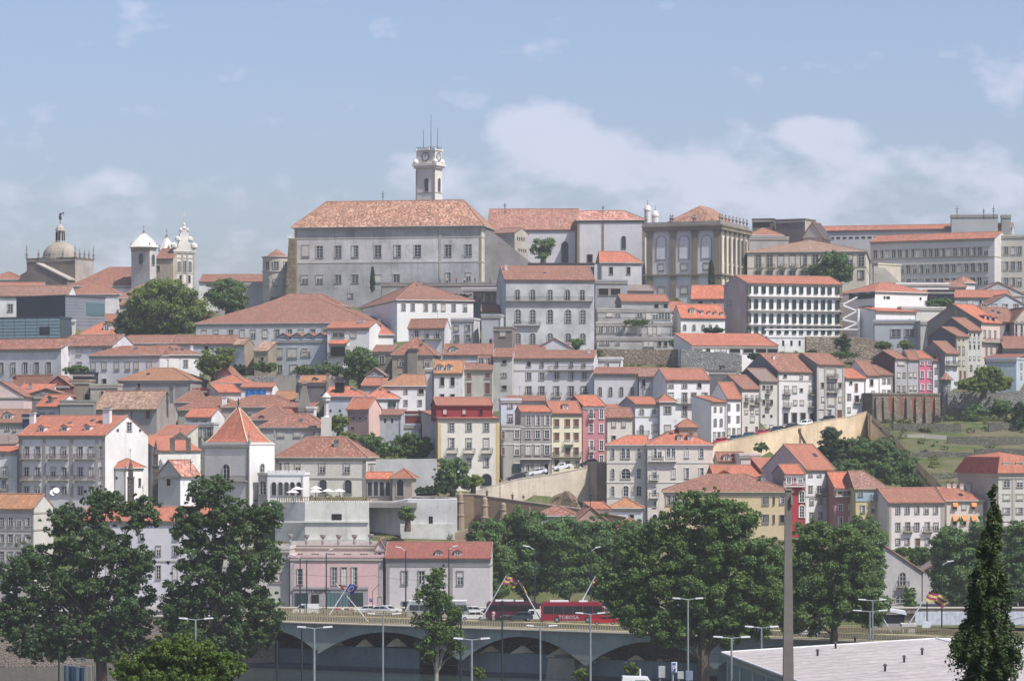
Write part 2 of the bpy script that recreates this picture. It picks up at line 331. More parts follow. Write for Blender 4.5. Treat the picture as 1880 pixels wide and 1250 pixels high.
# ---------------------------------------------------------------- buildings
ALL = []; CONS = []
def house(label, xl, xr, yt, yb, D, psi=0, dep=10, roof=('g', None, 'o'), wall=(.7, .69, .66), rows=(), srows=(), wear=.52, cat='house', name='house',
          balc=(), chim=(), dorm=(), bands=(), pil=(), cor=True, dn=12, side=None, sx=None, sur=None, quoin=None, ov=.45, inset=None, group=None, dirt=(.17, .165, .15), plinth=None, wallmat=None, cons=True):
    """facade between bearings xl..xr at distance D turned by psi degrees; yt,yb rows of eave and visible foot at its centre."""
    psi = math.radians(psi); c, n = math.cos(psi), math.sin(psi)
    xc = (xl + xr) / 2; tc_ = (xc - CX) / F; Cx = tc_ * D
    def s_of(px): t = (px - CX) / F; return D * (t - tc_) / (c - t * n)
    def r_of(px, s):                                      # depth along a side wall starting at facade station s
        t = (px - CX) / F; return (Cx + s * c - t * (D + s * n)) / (n + t * c)
    L, R = s_of(xl), s_of(xr)
    if sx is not None: dep = min(60, max(2.5, r_of(sx, R if sx > xr else L)))
    zb = Z_(yb, D); ze = Z_(yt, D) - zb
    if cons and dn > 3: CONS.append((xl, xr, D, yb, dep))
    root = empty(name, (Cx, D, zb), psi, label, cat, group)
    wm = wallmat or wallm(wall, wear, dirt); sur = sur or STONE
    code = roof[0]; rc = roof[2] if len(roof) > 2 else 'o'
    if code in 'f': zr = ze
    elif code == 'e': zr = Z_(roof[1], D) - zb
    elif code == 's': zr = Z_(roof[1], D + dep * c) - zb
    else: zr = Z_(roof[1], D + dep / 2 * c) - zb
    w = MB()
    fl = [(L, 0), (R, 0), (R, dep), (L, dep)]
    b4 = [(x, y, -dn) for x, y in fl]; t4 = [(x, y, ze) for x, y in fl]
    w.face([b4[0], b4[1], t4[1], t4[0]]) if code != 'e' else w.face([b4[0], b4[1], t4[1], ((L + R) / 2, 0, zr - .02), t4[0]])
    w.face([b4[2], b4[3], t4[3], t4[2]]) if code not in 'es' else (w.face([b4[2], b4[3], t4[3], ((L + R) / 2, dep, zr - .02), t4[2]]) if code == 'e' else w.face([b4[2], b4[3], (L, dep, zr), (R, dep, zr)]))
    for (a, b_, sgn) in ((1, 2, 1), (3, 0, -1)):
        if code == 'g': w.face([b4[a], b4[b_], t4[b_], (R if sgn > 0 else L, dep / 2, zr - .02), t4[a]], 1 if side else 0)
        elif code == 's':
            A, B = list(t4[a]), list(t4[b_])
            (B if sgn > 0 else A)[2] = zr - .02
            w.face([b4[a], b4[b_], B, A], 1 if side else 0)
        else: w.face([b4[a], b4[b_], t4[b_], t4[a]], 1 if side else 0)
    w.face(t4 if code not in 'f' else t4)
    w.build('wall', [wm, wallm(side, max(wear, .35), dirt) if side else wm], root)  # separate side colour
    o_ = ov; rm = roofm(rc) if isinstance(rc, str) else rc
    rf = MB(); caps = MB()
    def slab(p):                 # thin sloping slab from its upper outline
        lo = [(a, b, z - .2) for a, b, z in p]; m_ = len(p); i = len(rf.v)
        rf.v.extend(p + lo); rf.f.append(tuple(range(i, i + m_))); rf.m.append(0)
        rf.f.append(tuple(range(i + m_, i + 2 * m_))[::-1]); rf.m.append(1)
        for k in range(m_): j = (k + 1) % m_; rf.f.append((i + m_ + k, i + m_ + j, i + j, i + k)); rf.m.append(0)
    zt = ze + .2
    def cap(p0, p1): caps.tube(p0, p1, .16, n=5)
    if code == 'g':
        k = (zr - ze) / (dep / 2); el_ = zt - k * o_; g = .12
        slab([(L - g, -o_, el_), (R + g, -o_, el_), (R + g, dep / 2, zr + .2), (L - g, dep / 2, zr + .2)])
        slab([(R + g, dep + o_, el_), (L - g, dep + o_, el_), (L - g, dep / 2, zr + .2), (R + g, dep / 2, zr + .2)])
        cap((L - g, dep / 2, zr + .22), (R + g, dep / 2, zr + .22))
        for xx in (L - g, R + g): cap((xx, -o_, el_ + .02), (xx, dep / 2, zr + .2))
    elif code == 's':
        k = (zr - ze) / dep; el_ = zt - k * o_
        slab([(L - .12, -o_, el_), (R + .12, -o_, el_), (R + .12, dep + .1, zr + .2), (L - .12, dep + .1, zr + .2)])
        for xx in (L - .12, R + .12): cap((xx, -o_, el_ + .02), (xx, dep, zr + .22))
    elif code == 'e':
        m_ = (L + R) / 2; k = (zr - ze) / (R - m_); el_ = zt - k * o_
        slab([(m_, -.15, zr + .2), (m_, dep + .1, zr + .2), (L - o_, dep + .1, el_), (L - o_, -.15, el_)])
        slab([(m_, dep + .1, zr + .2), (m_, -.15, zr + .2), (R + o_, -.15, el_), (R + o_, dep + .1, el_)])
        cap((m_, -.15, zr + .22), (m_, dep, zr + .22))
        for xx in (L - o_, R + o_): cap((xx, -.15, el_), (m_, -.15, zr + .2))
    elif code in 'hlrp':
        iw = inset if inset is not None else min(dep / 2, (R - L) / 2)
        li = iw if code in 'hlp' else -o_ * 0; ri = iw if code in 'hrp' else 0
        if code == 'p': li = ri = (R - L) / 2 - .01
        A, B, C_, E = (L - o_, -o_, ze), (R + o_, -o_, ze), (R + o_, dep + o_, ze), (L - o_, dep + o_, ze)
        m0, m1 = (L + li, dep / 2, zr + .2), (R - ri, dep / 2, zr + .2)
        rf.face([A, B, m1, m0]); rf.face([C_, E, m0, m1]); rf.face([B, C_, m1]) ; rf.face([E, A, m0])
        rf.face([E, C_, B, A], 1)
        rf.box(L - o_, R + o_, -o_, dep + o_, ze - .16, ze - .003, 1)
        cap(m0, m1)
        for q, r in ((A, m0), (B, m1), (C_, m1), (E, m0)): cap(q, r)
    elif code == 'f':
        rf.box(L - .15, R + .15, -.15, .2, ze + .003, ze + .5, 1); rf.box(L - .15, R + .15, dep - .2, dep + .15, ze + .003, ze + .5, 1)
        rf.box(L - .15, L + .2, .2, dep - .2, ze + .003, ze + .5, 1); rf.box(R - .2, R + .15, .2, dep - .2, ze + .003, ze + .5, 1)
    ro = rf.build('roof', [rm, wm], root)
    if caps.f: caps.build('ridge_cap', RIDGE, ro)
    if cor:
        b = MB(); b.box(L - .1, R + .1, -.22, -.003, ze - .55, ze - .19); b.box(L - .06, R + .06, -.12, -.003, ze - .8, ze - .55)
        if code in 'hp':
            b.box(R + .003, R + .2, -.22, dep, ze - .55, ze - .19); b.box(L - .2, L - .003, -.22, dep, ze - .55, ze - .19)
        b.build('cornice', sur, root)
    for yb_ in bands:
        b = MB(); z = Z_(yb_, D) - zb; b.box(L - .05, R + .05, -.09, -.003, z - .14, z + .14); b.box(R + .003, R + .09, 0, dep, z - .14, z + .14)
        b.box(L - .09, L - .003, 0, dep, z - .14, z + .14)
        b.build('string_course', sur, root)
    for px in pil:
        b = MB(); x = s_of(px); b.box(x - .3, x + .3, -.14, -.003, -dn, ze - .8); b.build('pilaster', sur, root)
    if quoin:
        for x in (L, R):
            b = MB(); b.box(x - .02 if x == L else x - .75, x + .75 if x == L else x + .02, -.07, -.003, -dn, ze - .8)
            b.build('corner_pilaster', quoin, root)
    if plinth:
        b = MB(); z = Z_(plinth[0], D) - zb; b.box(L - .06, R + .06, -.1, -.003, -dn, z); b.build('plinth', wallm(plinth[1], .5), root)
    def zat(py, s): return Z_(py, D + s * n) - zb
    for row in rows:                                     # (y, height, width, kind, xs)
        y, hp, wp, kd, xs = row[:5]; sm = row[5] if len(row) > 5 else sur
        if isinstance(xs, tuple): k, a, b_ = xs; xs = [a + (b_ - a) * i / max(1, k - 1) for i in range(k)]
        sm_ = sum(s_of(q) for q in xs) / len(xs); zrow = zat(y, sm_)      # one level for the whole row
        for px in xs:
            s = s_of(px); Dl = D + s * n; k2 = kd
            if kd == 'W': k2 = random.choice('wwws')
            if kd == 'D': k2 = random.choice('dds')
            window(k2, wp * Dl / F / c, hp * Dl / F, root, s, zrow, -.003, 0, sm)
    for row in srows:
        y, hp, wp, kd, xs = row
        right = psi < 0; s = R if right else L; rm0 = sum(r_of(q, s) for q in xs) / len(xs); zrow = Z_(y, D + s * n + rm0 * c) - zb
        for px in xs:
            s = R if right else L; r = r_of(px, s); Dl = D + s * n + r * c
            wm_ = wp * Dl / F / max(.2, abs(n))
            window(kd, wm_, hp * Dl / F, root, s + (.003 if right else -.003), zrow, r, math.pi / 2 if right else -math.pi / 2, sur)
    for bb in balc:
        x0, x1, y = bb[:3]; mt = bb[3] if len(bb) > 3 else IRON; hgt = bb[4] if len(bb) > 4 else 1.0
        a, b_ = s_of(x0), s_of(x1); z = zat(y, (a + b_) / 2); m_ = MB(); d = .85
        m_.box(a, b_, -d, -.003, z - .16, z, 1)
        m_.box(a, b_, -d, -d + .06, z + hgt - .07, z + hgt); m_.box(a, a + .06, -d, -.003, z + hgt - .07, z + hgt); m_.box(b_ - .06, b_, -d, -.003, z + hgt - .07, z + hgt)
        k = max(2, int((b_ - a) / .22))
        for q in range(k + 1): xx = a + (b_ - a - .05) * q / k; m_.box(xx, xx + .045, -d + .01, -d + .05, z, z + hgt - .07)
        for q in (1, 2): m_.box(a + .01, a + .05, -d * q / 3, -d * q / 3 + .04, z, z + hgt - .07); m_.box(b_ - .05, b_ - .01, -d * q / 3, -d * q / 3 + .04, z, z + hgt - .07)
        for xx in (a + .2, b_ - .4): m_.box(xx, xx + .2, -d * .6, -.003, z - .45, z - .16, 1)
        m_.build('balcony', [mt, sur], root)
    def slope_at(py):
        hd = dep if code == 's' else dep / 2
        lo, hi = 0.0, hd
        for _ in range(24):
            r = (lo + hi) / 2; z = ze + .2 + (zr - ze) * r / hd
            if YH - (z + zb - H) * F / (D + r * c) > py: lo = r
            else: hi = r
        return lo
    for ch in chim:                                      # (x, ytop, ybottom, width_px, material, depth fraction)
        x, y1, y0, wp = ch[:4]; mt = ch[4] if len(ch) > 4 and ch[4] else wm; fr = ch[5] if len(ch) > 5 else .35
        r = dep * fr; s = s_of(x) ; Dl = D + s * n + r * c; ww = wp * Dl / F
        # keep the bearing when it stands back from the facade
        t = (x - CX) / F; s = (t * (D + r * c) - Cx + r * n) / (c - t * n)
        m_ = MB(); z1 = Z_(y1, Dl) - zb; z0 = Z_(y0, Dl) - zb - 2.0
        m_.box(s - ww / 2, s + ww / 2, r - ww * .35, r + ww * .35, z0, z1 - .35)
        m_.box(s - ww * .62, s + ww * .62, r - ww * .47, r + ww * .47, z1 - .35, z1 - .2)
        m_.box(s - ww * .42, s + ww * .42, r - ww * .3, r + ww * .3, z1 - .2, z1 - .05); m_.box(s - ww * .55, s + ww * .55, r - ww * .42, r + ww * .42, z1 - .05, z1 + .06, 1)
        m_.build('chimney', [mt, RIDGE], ro)
    for dm in dorm:                                      # (x, ybottom, w_px, h_px, wallcolour, roofcode)
        x, y0, wp, hp = dm[:4]; wc = dm[4] if len(dm) > 4 else (.7, .68, .64); r = slope_at(y0)
        t = (x - CX) / F; s = (t * (D + r * c) - Cx + r * n) / (c - t * n); k = (D + r * c) / F
        ww, hh = wp * k / 2, hp * k; z = Z_(y0, D + s * n + r * c) - zb - .1; m_ = MB(); dd = min(4.0, dep * .45)
        m_.box(s - ww, s + ww, r, r + dd, z - .6, z + hh)
        m_.prism([(s - ww - .15, z + hh), (s, z + hh + ww * .55), (s + ww + .15, z + hh), (s + ww + .15, z + hh + .1), (s, z + hh + ww * .55 + .15), (s - ww - .15, z + hh + .1)], r - .25, r + dd, 1, 'y')
        m_.face([(s - ww, r - .003, z + hh), (s + ww, r - .003, z + hh), (s, r - .003, z + hh + ww * .55)], 0)
        q = ww * .6; m_.box(s - q, s + q, r - .03, r - .003, z + hh * .15, z + hh * .88, 3)
        m_.box(s - .05, s + .05, r - .06, r - .031, z + hh * .15, z + hh * .88, 2)
        for sg in (-1, 1): m_.box(s + sg * q - .05, s + sg * q + .05, r - .06, r - .031, z + hh * .1, z + hh * .92, 2)
        for zz in (z + hh * .12, z + hh * .86, z + hh * .5): m_.box(s - q + .05, s + q - .05, r - .055, r - .031, zz - .03, zz + .03, 2)
        m_.build('dormer', [wallm(wc, .3), rm, FRAMEW, GLASS], ro)
    root['_c'] = 0; del root['_c']
    h = dict(root=root, L=L, R=R, dep=dep, ze=ze, zr=zr, zb=zb, D=D, s_of=s_of, r_of=r_of, zat=zat, c=c, n=n, wm=wm, roof=ro, Cx=Cx)
    ALL.append((label, h)); return h

# ---------------------------------------------------------------- foliage
def leaf_mesh(name, centers, radii, counts, size, mat, squash=.8, flat=0.0):
    """leaf-sized faces over the shells of many clumps"""
    ps, ns = [], []
    for c, r, k in zip(centers, radii, counts):
        d = RNG.normal(size=(k, 3)); d /= np.linalg.norm(d, axis=1)[:, None]
        d[:, 2] = np.abs(d[:, 2]) * np.where(RNG.random(k) < .72, 1, -1)
        rr = r * (0.5 + .55 * RNG.random(k) ** .6) * np.where(RNG.random(k) < .16, 1.32, 1)
        p = d * rr[:, None]; p[:, 2] *= squash
        ps.append(p + np.asarray(c)); ns.append(d)
    p = np.concatenate(ps); n = np.concatenate(ns); k = len(p)
    n = n + RNG.normal(size=(k, 3)) * .55; n[:, 2] += .25; n /= np.linalg.norm(n, axis=1)[:, None]
    a = np.cross(n, RNG.normal(size=(k, 3))); a /= np.linalg.norm(a, axis=1)[:, None]; b = np.cross(n, a)
    s = size * (.5 + 1.1 * RNG.random(k))[:, None]
    q = np.stack([p - a * s * .5, p + b * s * .32 + n * s * .08, p + a * s * .5, p - b * s * .32 - n * s * .05], axis=1).reshape(-1, 3)
    me = bpy.data.meshes.new(name); me.vertices.add(4 * k); me.vertices.foreach_set('co', q.ravel().astype(np.float32))
    me.loops.add(4 * k); me.loops.foreach_set('vertex_index', np.arange(4 * k, dtype=np.int32))
    me.polygons.add(k); me.polygons.foreach_set('loop_start', np.arange(0, 4 * k, 4, dtype=np.int32)); me.polygons.foreach_set('loop_total', np.full(k, 4, dtype=np.int32))
    me.materials.append(mat); me.update(calc_edges=True); me.validate()
    return me
BARK = wallm((.13, .105, .08), .5, (.05, .045, .04)); BARKL = wallm((.34, .32, .28), .4, (.1, .1, .09))
def tree(label, blobs, D, foot, mat, size=.42, dens=1.0, clump=.34, name='tree', cat='tree', group=None, trunk=True, tr=None, bark=None, squash=.8, fill=1.0):
    """blobs: (px,py,rx,ry) crown masses seen at distance D; foot: (px,py) of the trunk's foot"""
    k = D / F; base = P(foot[0], foot[1], D); root = empty(name, base, 0, label, cat, group); base = np.array(base)
    cs, rs = [], []
    for (px, py, rx, ry) in blobs:
        c = np.array(P(px, py, D)); ax = np.array([rx * k, rx * k * .85, ry * k]); r = clump * min(ax[0], ax[2]) * 1.15
        m = int(max(6, fill * 3.4 * (ax[0] * ax[2]) / (r * r)))
        for _ in range(m):
            d = RNG.normal(size=3); d /= np.linalg.norm(d); q = (RNG.random() ** .4) * .92
            cs.append(c + d * ax * q - base); rs.append(r * (.55 + .75 * RNG.random()))
    for (px, py, rx, ry) in blobs:          # small outer sprays that break the outline
        c = np.array(P(px, py, D)); ax = np.array([rx * k, rx * k * .85, ry * k]); r = clump * min(ax[0], ax[2]) * .5
        for _ in range(int(14 * fill) if rx > 20 else 6):
            d = RNG.normal(size=3); d[2] = abs(d[2]) if RNG.random() < .7 else d[2]; d /= np.linalg.norm(d); cs.append(c + d * ax * RNG.uniform(.88, 1.13) - base); rs.append(r * RNG.uniform(.6, 1.3))
    cnt = [max(30, int(dens * 30 * r * r / (size * size) )) for r in rs]
    me = leaf_mesh('crown', cs, rs, cnt, size, mat, squash); o = put('crown', me, root)
    if trunk:
        t = MB(); top = np.mean(cs, axis=0); R0 = tr or max(.18, .02 * D / 10 * .5); hh = top[2]
        lim = [c for c in cs if True]; mid = np.array([0, 0, hh * .35])
        p = [Vector((0, 0, -2)), Vector((.1, 0, hh * .3)), Vector((top[0] * .5, top[1] * .5, hh * .75)), Vector((top[0], top[1], hh * 1.15))]
        rr = [R0 * 1.2, R0 * .85, R0 * .6, R0 * .2]
        for i in range(3): t.tube(p[i], p[i + 1], rr[i], rr[i + 1], 7)
        for c in lim[:: max(1, len(lim) // 26)]:
            f = random.uniform(.25, .95); j = 0 if f < .4 else 1; a = p[j].lerp(p[j + 1], f if j else f / .4)
            e = Vector(c); m2 = a.lerp(e, .5) + Vector((0, 0, .12 * (e - a).length))
            t.tube(a, m2, R0 * .3, R0 * .18, 5); t.tube(m2, e, R0 * .18, R0 * .06, 4)
        t.build('trunk', bark or BARK, root)
    return root
GA = leafm('leaves_poplar', (.056, .112, .042), .3); LB = leafm('leaves_plane', (.085, .165, .062), .3); GC = leafm('leaves_light', (.12, .185, .045), .3); GD = leafm('leaves_dark', (.026, .058, .024))
GE = leafm('leaves_bush', (.070, .128, .022), .3); GF = leafm('leaves_elm', (.078, .150, .046), .3); GG = leafm('grass_blades', (.11, .13, .045)); GP = leafm('leaves_pine', (.042, .078, .028))
# ---------------------------------------------------------------- ground, river, hill
DT = [(505, 1132), (540, 1112), (560, 1062), (580, 1003), (630, 900), (690, 800), (760, 700), (830, 620), (920, 545), (965, 500), (1080, 470)]
def Dy(y):
    y = max(471, min(1130, y))
    for (d0, y0), (d1, y1) in zip(DT, DT[1:]):
        if y1 <= y <= y0: return d0 + (d1 - d0) * (y0 - y) / (y0 - y1)
    return 520
def ground_z(D):
    if D <= 556: return 7.9
    y = np.interp(D, [d for d, _ in DT], [q for _, q in DT]); z = H + (YH - y) * D / F - 3.0
    if D > 1080: z = 101 - (D - 1080) * .05
    return max(7.9, float(z))
def sheet(name, xs, ys, zf, mat, kind='structure', label=None):
    v = [(x, y, zf(x, y)) for y in ys for x in xs]; n = len(xs)
    f = [(j * n + i, j * n + i + 1, (j + 1) * n + i + 1, (j + 1) * n + i) for j in range(len(ys) - 1) for i in range(n - 1)]
    me = bpy.data.meshes.new(name); me.from_pydata(v, [], f); me.materials.append(mat)
    me.polygons.foreach_set('use_smooth', [True] * len(f)); o = put(name, me); return tag(o, label, kind=kind)
def groundm(name, a, b, s=.3):
    m, nt, bs, o = newmat(name); geo = nd(nt, 'ShaderNodeNewGeometry')
    n1 = nd(nt, 'ShaderNodeTexNoise', {'Vector': geo.outputs['Position'], 'Scale': s, 'Detail': 8, 'Roughness': .7})
    n2 = nd(nt, 'ShaderNodeTexNoise', {'Vector': geo.outputs['Position'], 'Scale': s * 9, 'Detail': 5, 'Roughness': .7})
    c = mixc(nt, ramp(nt, n1.outputs[0], .4, .62), a, b); c = mixc(nt, .5, c, mixc(nt, ramp(nt, n2.outputs[0], .3, .7), (.35, .35, .35), (1.1, 1.1, 1.1)), 'MULTIPLY')
    nt.links.new(c, bs.inputs['Base Color']); bs.inputs['Roughness'].default_value = .95; bs.inputs['Specular IOR Level'].default_value = .1
    bp = nd(nt, 'ShaderNodeBump', {'Height': n2.outputs[0], 'Strength': .6, 'Distance': .3}); nt.links.new(bp.outputs[0], bs.inputs['Normal'])
    return m
HILL = groundm('hill_ground', (.075, .105, .032), (.16, .14, .085), .16)
sheet('river_bed', [-6000, -1200, 0, 1200, 6000], [380, 440, 520], lambda x, y: -2.0, plain('river_mud', (.05, .045, .03), .9))
sheet('near_bank', [-6000, -900] + [-500 + 25 * i for i in range(41)] + [900, 6000], [-400, -50] + [10 * i for i in range(2, 45)], lambda x, y: max(2.2 + .3 * math.sin(x * .2), 36 - .0845 * max(0, y)) if y < 430 else -2.0, HILL)
sheet('far_ground', [-14000, -700, 700, 14000], [506, 1355, 25000], lambda x, y: 6.5 if y < 5000 else 0, HILL)
m, nt, bs, o = newmat('river_water'); geo = nd(nt, 'ShaderNodeNewGeometry'); mp = nd(nt, 'ShaderNodeMapping', {0: geo.outputs['Position'], 3: (.5, .16, 1)})
n1 = nd(nt, 'ShaderNodeTexNoise', {'Vector': mp.outputs[0], 'Scale': 1.2, 'Detail': 4}); bs.inputs['Base Color'].default_value = (.035, .05, .045, 1); bs.inputs['Roughness'].default_value = .12
bp = nd(nt, 'ShaderNodeBump', {'Height': n1.outputs[0], 'Strength': .35, 'Distance': .5}); nt.links.new(bp.outputs[0], bs.inputs['Normal'])
sheet('river', [-6000, -500, 500, 6000], [410, 450, 509], lambda x, y: 0.0, m)
ASPH = groundm('asphalt', (.05, .05, .052), (.075, .073, .07), .5); PAVE = groundm('pavement', (.26, .25, .23), (.33, .31, .29), .5)
sheet('riverside_road', [-300, -41], [512, 527], lambda x, y: 7.93, ASPH); sheet('riverside_road', [-41, 300], [524.2, 527], lambda x, y: 7.93, ASPH)
sheet('pavement', [-300, 0, 300], [527.2, 553], lambda x, y: 8.03, PAVE)
WH, W2, GY, GB, LV, CR, TN = (.82, .81, .79), (.74, .735, .72), (.50, .50, .49), (.58, .61, .635), (.70, .685, .70), (.70, .66, .56), (.46, .38, .28)
def hs(label, xl, xr, yt, yb, psi, dep, ridge, code, rc, wall, rows=(), D=None, **k):
    return house(label, xl, xr, yt, yb, D or Dy(yb), psi, dep, (code, ridge, rc), wall, rows, **k)
def merge(h, g):
    """turn g's parts into parts of h"""
    A, B = h['root'], g['root']; d = Matrix.Rotation(-A.rotation_euler.z, 3, 'Z') @ (B.location - A.location); dz = B.rotation_euler.z - A.rotation_euler.z
    for c in list(B.children):
        p = Matrix.Rotation(dz, 3, 'Z') @ c.location; c.parent = A; c.location = p + d; c.rotation_euler.z += dz
    bpy.data.objects.remove(B)
def polywall(label, name, cat, pts, D, thick, mat, psi=0, kind=None, part=None, group=None):
    """a wall with the given outline (bearing,row) standing at distance D; returns its mesh object"""
    b = MB(); o0 = P(pts[0][0], pts[0][1], D); q = []
    for p in pts:
        d = p[2] if len(p) > 2 else D; q.append(P(p[0], p[1], d) - o0)
    t = [v + Vector((0, thick, 0)) for v in q]; n = len(q)
    b.face(q[::-1]); b.face(t)
    for i in range(n): j = (i + 1) % n; b.face([q[i], q[j], t[j], t[i]])
    o = b.build(name, mat, None, o0); return tag(o, label, cat, group, kind)
RUB = stonem((.30, .26, .21), 1.1); RUBG = stonem((.33, .33, .31), 1.2, .5); RUBB = stonem((.27, .225, .175), 1.6); OCH = wallm((.76, .61, .42), 1.0, (.36, .24, .14)); BRW = wallm((.30, .22, .15), .6, (.12, .09, .06))

# ================================================================ skyline
hs('orange hipped roof at the left end of the skyline', -25, 38, 513, 530, -8, 12, 500, 'h', 'o', W2, D=962)
hs('long low orange roof strip below the domed church', -25, 76, 528, 540, -5, 8, 520, 'g', 'o', W2, D=935)
hs('old tan tiled long house above the dark slate block', -25, 124, 543, 600, -6, 12, 526, 'g', 'b', WH, [(565, 13, 9, 'w', [19])], D=905)
hs('church nave with broad orange roof left of the bell tower', 130, 242, 525, 560, -6, 22, 492, 'l', 'm', W2, D=950, cat='church', name='church_nave')
hs('white house with orange hip roof under the church nave', 124, 216, 540, 590, -6, 12, 522, 'h', 'o', WH, D=925)
hs('brown tiled long house just left of the big round tree', 218, 310, 547, 600, -4, 12, 523, 'l', 'b', W2, [(555, 6, 5, 'n', [222, 262])], D=915)
hs('low lean-to with pinkish tiles beside the big round tree', 220, 292, 560, 600, -4, 6, 550, 's', 'b', GY, D=903)
hs('low orange roof on posts right of the slate block', 138, 214, 590, 606, -3, 9, 578, 'g', 'o', GY, [(599, 14, 14, 'w', [150, 166, 182])], D=893)
hs('small white house with one dormer beside the dark hedge', 147, 214, 613, 628, -3, 12, 593, 'h', 'n', W2, D=878, dorm=[(196, 607, 12, 11)])
hs('long orange roof on the skyline behind the dark round tree', 366, 482, 517, 570, -4, 12, 505, 'g', 'm', W2, D=965)
hs('grey walled block between dark round tree and round bastion', 400, 482, 522, 590, -10, 10, None, 'f', 'o', GY, D=945, wear=.6)
# cathedral crossing with dome
h = hs('square church crossing with grey dome and lantern', 49, 138, 476, 520, -24, 14, None, 'f', 'b', (.25, .21, .18), D=960, sx=172, wear=.7, sur=STONE, cat='church', name='domed_church', side=(.45, .41, .37))  # side colour paler than the front: sunlight painted in
r0, L, R, dp, ze = h['root'], h['L'], h['R'], h['dep'], h['ze']; mx_, my_ = (L + R) / 2, dp / 2
b = MB(); rr = 5.6; b.lathe([(rr + .5, 0), (rr + .5, .8), (rr, .9)] + [(rr * math.cos(t), .9 + 5.0 * math.sin(t)) for t in [i * math.pi / 2 / 9 for i in range(1, 9)]] + [(1.3, 5.9)], mx_, my_, ze, 24)
b.build('dome', wallm((.36, .32, .26), .8), r0, smooth=False)
b = MB(); b.lathe([(1.6, 0), (1.6, .5), (1.3, .6), (1.3, 3.6), (1.7, 3.8), (1.6, 4.1), (1.3, 4.9), (.6, 5.6), (.15, 6)], mx_, my_, ze + 5.6, 8)
for k in range(8): t = (k + .5) * math.pi / 4; b.box(mx_ + 1.3 * math.cos(t) - .16, mx_ + 1.3 * math.cos(t) + .16, my_ + 1.3 * math.sin(t) - .16, my_ + 1.3 * math.sin(t) + .16, ze + 6.3, ze + 9, 1)
b.build('lantern', [STONE, DARK], r0)
b = MB(); b.tube((mx_, my_, ze + 11.5), (mx_, my_, ze + 13), .12, .1); b.lathe([(.1, 0), (.5, .4), (.55, 1), (.35, 1.7), (.42, 2), (.2, 2.4)], mx_, my_, ze + 12.8, 6); b.tube((mx_ + .2, my_, ze + 14.7), (mx_ + 1.3, my_, ze + 15.4), .2, .1); b.tube((mx_ + 1.3, my_, ze + 15.4), (mx_ + 1.2, my_, ze + 14.3), .1, .05)
b.build('weather_statue', IRON, r0)
for i in range(9):
    x, y = (L + (R - L) * i / 4, 0) if i < 5 else (R, dp * (i - 4) / 4); b = MB(); k = 1.5 if i in (0, 4, 8) else .95
    b.lathe([(.45, 0), (.45, .6), (.25, .7), (.5, 1.3), (.16, 1.6 * k), (.28, 1.8 * k), (.05, 3.0 * k)], x, y, ze + .5, 6); b.build('pinnacle', STONEG, r0)
b = MB(); gx0, gx1 = h['s_of'](50), h['s_of'](136); b.prism([(gx0, -8), (gx1, -8), (gx1, h['zat'](516, 0)), (h['s_of'](82), h['zat'](487, 0)), (gx0, h['zat'](505, 0))], -4, -.003, 0, 'y'); b.build('gable_wing', wallm((.25, .21, .18), .7), r0)
b = MB(); b.hexa(*[[(x, y, z + dz) for x, y, z in ((h['s_of'](80), -4.3, h['zat'](486, 0)), (gx1 + .4, -4.3, h['zat'](516.5, 0)), (gx1 + .4, .3, h['zat'](516.5, 0)), (h['s_of'](80), .3, h['zat'](486, 0)))] for dz in (.02, .5)]); b.build('coping', STONE, r0)
# bell towers and ornate front of the cathedral
def bell_tower(label, xl, xr, sx, yt, yb, D, ytop, group=None):
    h = hs(label, xl, xr, yt, yb, -32, 8, None, 'f', 'b', (.58, .56, .52), [(yt + 18, 19, 8, 'c', [(xl + xr) / 2 + 1])], D=D, sx=sx, srows=[(yt + 20, 19, 4, 'c', [(xr + sx) / 2])], wear=.5, cat='bell tower', name='bell_tower', group=group)
    r0, L, R, dp, ze = h['root'], h['L'], h['R'], h['dep'], h['ze']; cx, cy = (L + R) / 2, dp / 2; w = (R - L) / 2
    b = MB(); zt = Z_(ytop, D) - h['zb']; n = 7; pr = [(w * (1 - (i / n)) ** .8 * 1.25 + .25, ze + .5 + (zt - ze) * (i / n)) for i in range(n + 1)]
    b.lathe(pr, cx, cy, 0, 8, 0, .5); b.build('spire_roof', wallm((.74, .70, .62), .25), r0)
    b = MB(); b.lathe([(.35, 0), (.55, .5), (.25, .9), (.4, 1.3), (.1, 1.7)], cx, cy, zt, 8); b.tube((cx, cy, zt + 1.5), (cx, cy, zt + 3.2), .07); b.tube((cx - .4, cy, zt + 2.6), (cx + .4, cy, zt + 2.6), .07); b.build('finial', STONEG, r0)
    for x, y in ((L, 0), (R, 0), (R, dp), (L, dp)):
        b = MB(); b.lathe([(.3, 0), (.2, .4), (.4, .9), (.12, 1.5), (.05, 2.0)], x, y, ze + .45, 6); b.build('urn', STONEG, r0)
bell_tower('grey stone bell tower with pale domed cap, left of the ornate church front', 241, 275, 287, 457, 525, 945, 431)
bell_tower('second pale domed church tower rising behind the orange church roof', 292, 310, 320, 462, 500, 975, 438)
hs('small orange church roof between the two pale domed towers', 287, 318, 474, 520, -15, 10, 458, 'g', 'm', (.50, .45, .36), [(492, 8, 5, 'h', [291])], D=955, cat='church', name='church_transept', wear=.6)
h = hs('ornate baroque church front with scrolled gable and tall cross', 319, 358, 462, 520, 20, 5, None, 'f', 'b', (.78, .75, .69), [(489, 17, 5, 'a', [329, 349]), (489, 20, 6, 'a', [339]), (512, 12, 5, 'h', [332, 347])], D=958, wear=.6, sx=308, bands=[474, 502], pil=[323, 335, 344, 356], cat='church', name='baroque_church')
r0, L, R, dp, ze = h['root'], h['L'], h['R'], h['dep'], h['ze']; cx = (L + R) / 2; w = (R - L) / 2
